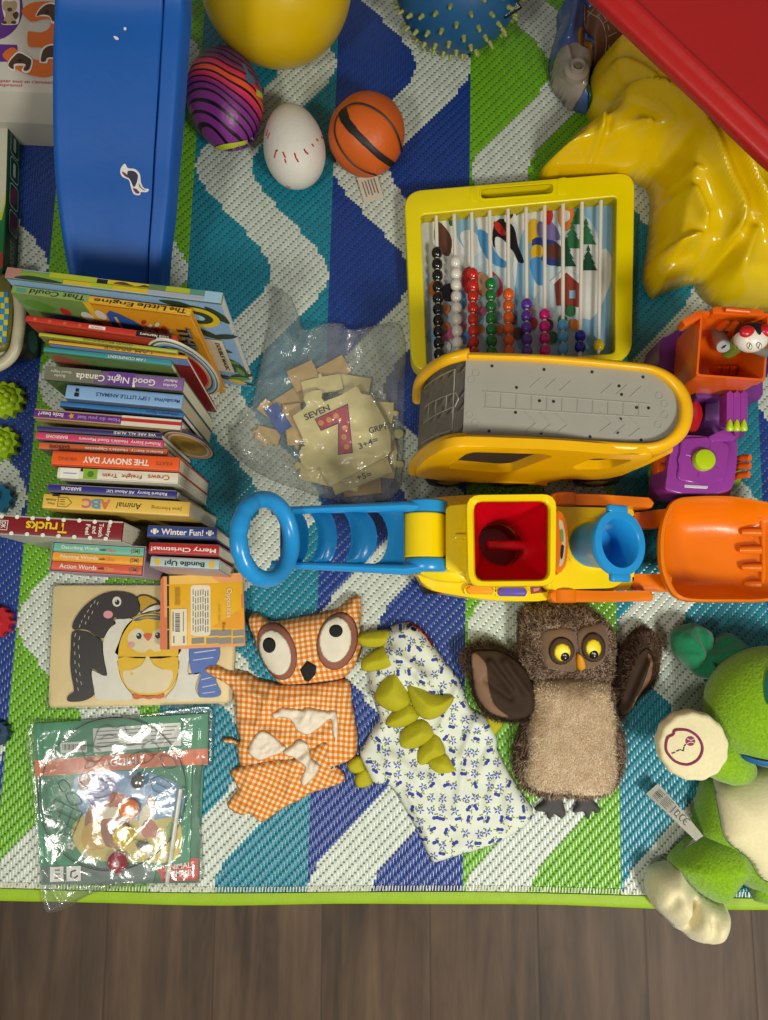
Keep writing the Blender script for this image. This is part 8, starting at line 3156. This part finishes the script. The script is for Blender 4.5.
# wings
wl_ = PL(o1(smooth([(36, 230), (60, 187), (120, 173), (180, 190), (240, 235), (272, 290), (290, 370), (270, 420), (220, 440), (170, 436), (120, 420), (85, 370), (60, 300)], 4)), 0.018)
pWl = Pillow(wl_, 0.020, 0.014, base=0.013, edge=0.003, step=0.0024, wr=0.0015, wfreq=30, seed=7.5, folds=[(O_(130, 240), O_(200, 330), 0.004, 0.008), (O_(180, 240), O_(250, 340), 0.005, 0.008), (O_(200, 360), O_(120, 300), 0.004, -0.005)])
wr_ = PL(o1(smooth([(552, 345), (572, 230), (600, 170), (640, 130), (682, 134), (715, 182), (710, 250), (690, 320), (640, 370), (592, 432), (562, 420)], 4)), 0.030)
pWr = Pillow(wr_, 0.024, 0.012, base=lambda x, y: 0.006 + 0.0 * np.asarray(x), edge=0.003, step=0.0024, wr=0.0015, wfreq=30, seed=8.5, folds=[(O_(590, 400), O_(660, 240), 0.004, 0.009), (O_(570, 350), O_(620, 190), 0.004, 0.006)])
satin = mat('wing_satin', (54, 39, 26), 0.8, 0.10, 40, spec=0.25, bump=0.0006, bs=120)
satin2 = mat('wing_tan', (124, 94, 72), 0.6, 0.06, 40, spec=0.25)
for (pw, wo, inner, band, sd, cx_, cy_) in ((pWl, wl_, [(68, 214), (110, 198), (175, 206), (235, 245), (272, 300), (286, 370), (268, 420), (205, 436), (140, 416), (92, 362), (76, 300)], [(70, 212), (100, 218), (122, 255), (132, 330), (150, 380), (195, 424), (140, 414), (95, 365), (78, 300)], 5, 160, 300),
                                       (pWr, wr_, [(562, 400), (580, 330), (610, 250), (640, 200), (668, 200), (680, 250), (668, 310), (625, 370), (590, 415)], [(600, 400), (612, 355), (640, 320), (655, 260), (660, 208), (676, 230), (674, 290), (640, 350)], 6, 640, 260)):
    w_o = pw.make('wing', satin, t, label='dark brown wing with satin lining')
    patch('wing_lining', PL(o1(smooth(inner, 4)), 0.032), pw, satin, w_o, 0.0012, 0.006, 0.0002)
    patch('wing_band', PL(o1(smooth(band, 4)), 0.034), pw, satin2, w_o, 0.0010, 0.004, 0.0014, label='tan band')
    cw = O_(cx_, cy_)
    inn = np.asarray(PL(o1(smooth(inner, 4)), 0.03))
    # pile only outside the lining: sample ring
    ring = [p for p in wo]
    fo_ = fur('fur_pile', pw, wo, 5200, 0.0105, fwing, w_o, lambda x, y, c=cw: (12 * (x - c.x), 12 * (y - c.y), 0), seed=sd, lift=0.25)
    me = fo_.data
    bmx = bmesh.new()
    bmx.from_mesh(me)
    q = np.array([v.co[:2] for v in bmx.verts])
    base_in = inside(q, inn)
    kill = [v for v, k_ in zip(bmx.verts, base_in) if k_]
    fs = {f for v in kill for f in v.link_faces}
    isl = set()
    for f in fs:
        for v in f.verts:
            isl.add(v)
            for f2 in v.link_faces:
                isl.update(f2.verts)
    bmesh.ops.delete(bmx, geom=list(isl), context='VERTS')
    bmx.to_mesh(me)
    bmx.free()
# head
ohd = PL(o1(smooth([(240, 70), (290, 44), (340, 34), (400, 38), (460, 50), (510, 80), (545, 120), (560, 180), (556, 260), (545, 300), (500, 304), (430, 296), (350, 296), (285, 302), (246, 260), (233, 200), (236, 130)], 4)), 0.035)
pH = Pillow(ohd, 0.051, 0.044, base=0.006, edge=0.004, step=0.0028, wr=0.0015, wfreq=25, seed=3.3)
hd_ = pH.make('head', skin, t)
fur('fur_pile', pH, ohd, 8500, 0.0115, fdark, hd_, lambda x, y: (5 * (x - O_(405, 180).x), 6 * (y - O_(405, 200).y), 0), seed=9, lift=0.35)
fz = 0.058
Fh = lambda pts: PL(o1(pts), fz)
for pts in ([(303, 150), (328, 132), (380, 125), (415, 140), (421, 200), (432, 268), (392, 276), (330, 262), (305, 222)], [(420, 140), (470, 116), (522, 112), (536, 160), (526, 210), (500, 250), (455, 266), (430, 232)]):
    patch('face_disc', Fh(smooth(pts, 4)), pH, mat('face_brown', (110, 84, 58), 0.8, 0.06, 60, 0.0004, 400, sheen=0.2), hd_, 0.0030, 0.008, 0.0030)
for (cx_, cy_, r1, r2, px_, py_, ex, ey) in ((368, 203, 42, 47, 377, 221, 369, 207), (474, 191, 42, 50, 472, 214, 472, 193)):
    patch('eye_ring', Fh(ell(cx_, cy_, r1, r2, -8, 36)), pH, mat('eye_ring_brown', (64, 44, 28), 0.8), hd_, 0.0012, 0.002, 0.0072)
    patch('eye_yellow', Fh(ell(ex, ey, 28, 32, -8, 32)), pH, mat('eye_gold', (232, 210, 20), 0.45), hd_, 0.0022, 0.006, 0.0082)
    patch('pupil', Fh(ell(px_, py_, 14.5, 15, 0, 24)), pH, mat('eye_black', (16, 15, 18), 0.3), hd_, 0.0012, 0.003, 0.0102)
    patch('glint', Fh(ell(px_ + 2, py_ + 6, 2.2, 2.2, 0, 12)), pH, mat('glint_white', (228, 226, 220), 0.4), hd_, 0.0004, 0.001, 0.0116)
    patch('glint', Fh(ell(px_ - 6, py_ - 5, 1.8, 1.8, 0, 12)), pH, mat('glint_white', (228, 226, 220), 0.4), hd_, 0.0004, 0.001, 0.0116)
patch('beak', Fh(smooth([(419, 209), (440, 222), (456, 260), (442, 273), (426, 263), (418, 235)], 4)), pH, mat('beak_orange', (214, 144, 20), 0.6, 0.05), hd_, 0.008, 0.006, 0.0055, step=0.0012)
foot = mat('foot_grey', (74, 72, 72), 0.9, 0.06, 60, 0.0006, 400)
for pts in ([(318, 668), (372, 672), (380, 710), (390, 750), (374, 766), (352, 752), (334, 771), (320, 746), (292, 742), (286, 728), (314, 704)], [(418, 680), (474, 676), (484, 705), (506, 735), (492, 750), (478, 742), (464, 771), (450, 744), (420, 748), (412, 738), (424, 710)]):
    Pillow(PL(o1(smooth(pts, 4)), 0.008), 0.008, 0.007, base=0.0005, edge=0.002, step=0.0018, wr=0.0006, wfreq=60).make('foot', foot, t)

# ---------------------------------------------------------------- green plush dog
e1 = qq(610, 600, 2.914)
E_ = lambda x, y, z=0.03: P(*e1([(x, y)])[0], z)
t = thing('plush_dog', 'lime green plush dog with dark green ear, cream paws and belly lying on its back', 'plush toy')
gfl = fleece('fleece_lime', (124, 168, 18), 0.0019, 330, 0.22)
gdk = fleece('fleece_dark', (24, 116, 76), 0.0006, 300, 0.10)
crm = fleece('fleece_cream', (220, 210, 168), 0.0005, 260, 0.05)
# body and belly
obd = PL(e1(smooth([(268, 520), (320, 500), (400, 470), (520, 470), (640, 560), (660, 760), (600, 860), (470, 850), (400, 838), (330, 780), (250, 690), (236, 660), (246, 590)], 4)), 0.010)
pD = Pillow(obd, 0.066, 0.050, base=0.0005, edge=0.006, step=0.0034, wr=0.0015, wfreq=18, seed=4.1)
pD.make('body', gfl, t)
obl = PL(e1(smooth([(318, 536), (390, 492), (460, 484), (540, 500), (600, 600), (600, 760), (520, 830), (450, 815), (416, 795), (380, 740), (322, 690), (310, 620)], 4)), 0.045)
patch('belly', obl, pD, crm, t, 0.006, 0.012, -0.0008, step=0.0032, label='cream belly')
# head: large ball-like fleece
hc = P(773, 706, 0.062)
bm = bmesh.new()
add_ball(bm, (hc.x, hc.y, 0.0632), (0.0785, 0.0700, 0.0625), u=72, v=48)
hd_ = obj('head', bm, gfl, t, angle=180)
tr = bvh_of(hd_)
bm = bmesh.new()
add_tube(bm, smooth([E_(384, 452, 0.072), E_(400, 462, 0.082), E_(430, 472, 0.090), E_(470, 478, 0.094), E_(540, 480, 0.094), E_(620, 470, 0.075), E_(665, 455, 0.045)], 5, closed=False), 0.0042, 12, flat=(1.4, 0.7))
obj('collar', bm, mat('collar_blue', (20, 92, 152), 0.6), t, label='blue collar')
print_on('eye_patch', tr, [(smooth([(771, 668), (766, 674), (764, 688), (766, 702), (771, 706), (785, 706), (790, 680), (785, 668)], 3), fleece('fleece_patch', (16, 92, 70), 0.0006))], hd_, 0.0012, label='dark green patch')
# ear in two gathered lobes
for pts, folds_, sd, zb_ in (([(172, 108), (184, 84), (212, 72), (246, 68), (284, 84), (300, 112), (292, 150), (274, 172), (262, 200), (240, 208), (206, 186), (180, 150)], [(E_(265, 160), E_(215, 110), 0.005, 0.006), (E_(268, 158), E_(250, 90), 0.004, -0.005), (E_(262, 165), E_(205, 160), 0.004, 0.004)], 1.0, 0.032),
                     ([(262, 150), (290, 128), (318, 104), (352, 97), (400, 138), (372, 182), (322, 224), (270, 230), (236, 208), (246, 180)], [(E_(275, 165), E_(380, 140), 0.005, 0.008), (E_(275, 170), E_(330, 210), 0.004, -0.006), (E_(272, 172), E_(290, 226), 0.004, 0.006), (E_(300, 140), E_(360, 110), 0.004, -0.004)], 2.0, 0.034)):
    Pillow(PL(e1(smooth(pts, 4)), zb_ - 0.004), 0.022, 0.016, base=zb_ - 0.012, edge=0.006, step=0.0022, wr=0.0012, wfreq=30, folds=folds_, seed=sd, bot=0.004).make('ear', gdk, t, 'dark green ear')
# raised arm and paw
bm = bmesh.new()
add_tube(bm, [E_(400, 505, 0.045), E_(372, 488, 0.050), E_(345, 472, 0.055), E_(315, 455, 0.058), E_(285, 442, 0.060), E_(262, 434, 0.060)], [0.014, 0.022, 0.025, 0.026, 0.024, 0.016], 28)
obj('arm', bm, gfl, t, angle=180)
pc = E_(240, 424, 0.088)
pal = Vector((-0.12, -0.05, 1)).normalized()
MQ = frame(pc, (1, 0, 0.12), (0, 1, 0.05))
bm = bmesh.new()
rr = 100 / 2.914 * MPP(746, 0.085)
add_lathe(bm, [(rr * 0.45, -0.034), (rr * 0.8, -0.028), (rr * 0.97, -0.016), (rr * 1.0, -0.004), (rr * 0.965, 0.004), (rr * 0.90, 0.0075), (rr * 0.84, 0.0072), (rr * 0.6, 0.0098), (rr * 0.3, 0.0110), (rr * 0.04, 0.0112)], 60, M=MQ)
for v in bm.verts:
    q = MQ.inverted() @ v.co
    a = math.atan2(q.y, q.x)
    k_ = 1 + 0.018 * math.sin(a * 13) * (1 if math.hypot(q.x, q.y) > rr * 0.7 else 0)
    v.co = MQ @ Vector((q.x * k_, q.y * k_, q.z))
pw = obj('paw', bm, crm, t, angle=180, label='cream paw with a stitched outline')
ptree = bvh_of(pw)
pl_ = smooth([(163, 432), (168, 402), (184, 392), (190, 380), (215, 378), (236, 384), (258, 402), (269, 432), (258, 462), (228, 479), (194, 472), (172, 452)], 6)
bm = bmesh.new()
pts = [onto(ptree, *q, 0.0003) for q in e1(pl_)]
add_tube(bm, pts, 0.0015, 8, closed=True)
thr = mat('thread_plum', (128, 34, 80), 0.7)
obj('paw_outline', bm, thr, pw)
bm = bmesh.new()
for a, c in (((180, 447), (190, 443)), ((193, 441), (203, 436)), ((205, 436), (215, 440)), ((214, 438), (216, 428)), ((216, 426), (221, 420))):
    p, q = [onto(ptree, *u, 0.0004) for u in e1([a, c])]
    add_tube(bm, [p, q], 0.0006, 6)
obj('paw_stitching', bm, mat('thread_dark', (50, 30, 40), 0.7), pw)
print_on('paw_ball', ptree, [(e1(ell(234, 411, 14, 14, 0, 20)), thr), (e1(stroke([(224, 404), (236, 409), (246, 404)], 2)), crm), (e1(stroke([(224, 418), (234, 413), (247, 417)], 2)), crm)], pw, 0.0006, 0.0002)
# leg and foot
olg = PL(e1(smooth([(186, 762), (220, 722), (268, 692), (330, 684), (382, 700), (416, 750), (416, 800), (386, 832), (332, 892), (260, 862), (200, 802)], 4)), 0.038)
pL = Pillow(olg, 0.062, 0.036, base=0.004, edge=0.010, step=0.003, wr=0.001, wfreq=20, seed=6.0, bot=0.004)
pL.make('leg', gfl, t)
oft = PL(e1(smooth([(104, 800), (118, 775), (150, 762), (190, 764), (214, 802), (262, 846), (324, 876), (337, 908), (330, 950), (306, 984), (262, 992), (226, 982), (204, 962), (190, 958), (172, 938), (126, 892), (104, 845)], 4)), 0.020)
pF = Pillow(oft, 0.060, 0.038, base=0.0034, edge=0.012, step=0.003, wr=0.001, wfreq=20, seed=7.0, folds=[(E_(200, 984, .03), E_(246, 880, .05), 0.0045, -0.034), (E_(138, 915, .03), E_(182, 858, .05), 0.004, -0.014), (E_(268, 1000, .03), E_(288, 925, .05), 0.004, -0.012)])
pF.make('foot', crm, t, 'cream foot')
bm = bmesh.new()
add_tube(bm, [E_(420, 840, 0.022), E_(460, 842, 0.022), E_(540, 830, 0.022)], [0.014, 0.018, 0.02], 20)
obj('tail', bm, gfl, t, angle=180)
# sewn tags
tagm, tagi = mat('tag_white', (212, 208, 196), 0.6), mat('tag_inkdark', (44, 42, 44), 0.6)


def tagq(q, name, rows):
    p = [P(x, y, z) for (x, y), z in zip(e1([u[:2] for u in q]), [u[2] for u in q])]
    bm = bmesh.new()
    n = 8
    Gd = []
    for i in range(n + 1):
        f = i / n
        a, c = p[0].lerp(p[3], f), p[1].lerp(p[2], f)
        up = Vector((0, 0, 0.006 * math.sin(PI * f)))
        Gd.append([a + up, (a + c) / 2 + up, c + up])
    add_sheet(bm, Gd)
    bmesh.ops.solidify(bm, geom=bm.faces[:], thickness=0.0006)
    bmesh.ops.recalc_face_normals(bm, faces=bm.faces[:])
    tg = obj(name, bm, tagm, t, angle=60)
    tr_ = bvh_of(tg)
    return tg, tr_


tg, tr_ = tagq([(105, 565, 0.020), (140, 534, 0.020), (272, 688, 0.040), (250, 702, 0.040)], 'care_tag', 0)
sh = []
ax, ay = Vector((135, 130)).normalized(), Vector((-130, 135)).normalized()
o0 = Vector((122, 552))


def tp(u, v):
    q = o0 + ax * u * 1.0 + ay * v
    return (q.x, q.y)


for r in range(7):
    v = -16 + r * 4.6
    for (u0, u1) in ((14, 40), (44, 74)):
        if r in (2, 3) and u0 == 14:
            w = 2.6
        else:
            w = 1.3
        sh.append((e1([tp(u0, v), tp(u1 - (r * 5) % 9, v), tp(u1 - (r * 5) % 9, v + w), tp(u0, v + w)]), tagi))
sh.append((e1([tp(84, -14), tp(86, -14), tp(86, 12), tp(84, 12)]), tagi))
sh.append((e1([tp(96, -10), tp(106, -10), tp(106, 8), tp(96, 8)]), tagi))
sh.append((e1([tp(98, -7), tp(104, -7), tp(104, 5), tp(98, 5)]), tagm))
sh.append((e1(stroke([tp(94, -12), tp(108, 10)], 1.4)), tagi))
for u in (122, 138):
    sh.append((e1(stroke([tp(u + 8 * math.cos(a), -2 + 10 * math.sin(a)) for a in (math.radians(60 + 20 * i) for i in range(13))], 2.2)), tagi))
sh.append((e1(stroke([tp(133, -2), tp(140, -2)], 2.0)), tagi))
print_on('tag_print', tr_, sh, tg, 0.0003, 0.00002)
tg, tr_ = tagq([(168, 742, 0.016), (180, 760, 0.016), (270, 702, 0.034), (246, 694, 0.034)], 'care_tag', 0)
sh = []
for r in range(4):
    sh.append((e1(stroke([(178 + r * 3.5, 742 + r * 4), (236 + r * 5, 700 + r * 3)], 1.6)), tagi))
print_on('tag_print', tr_, sh, tg, 0.0003, 0.00002)
finish()
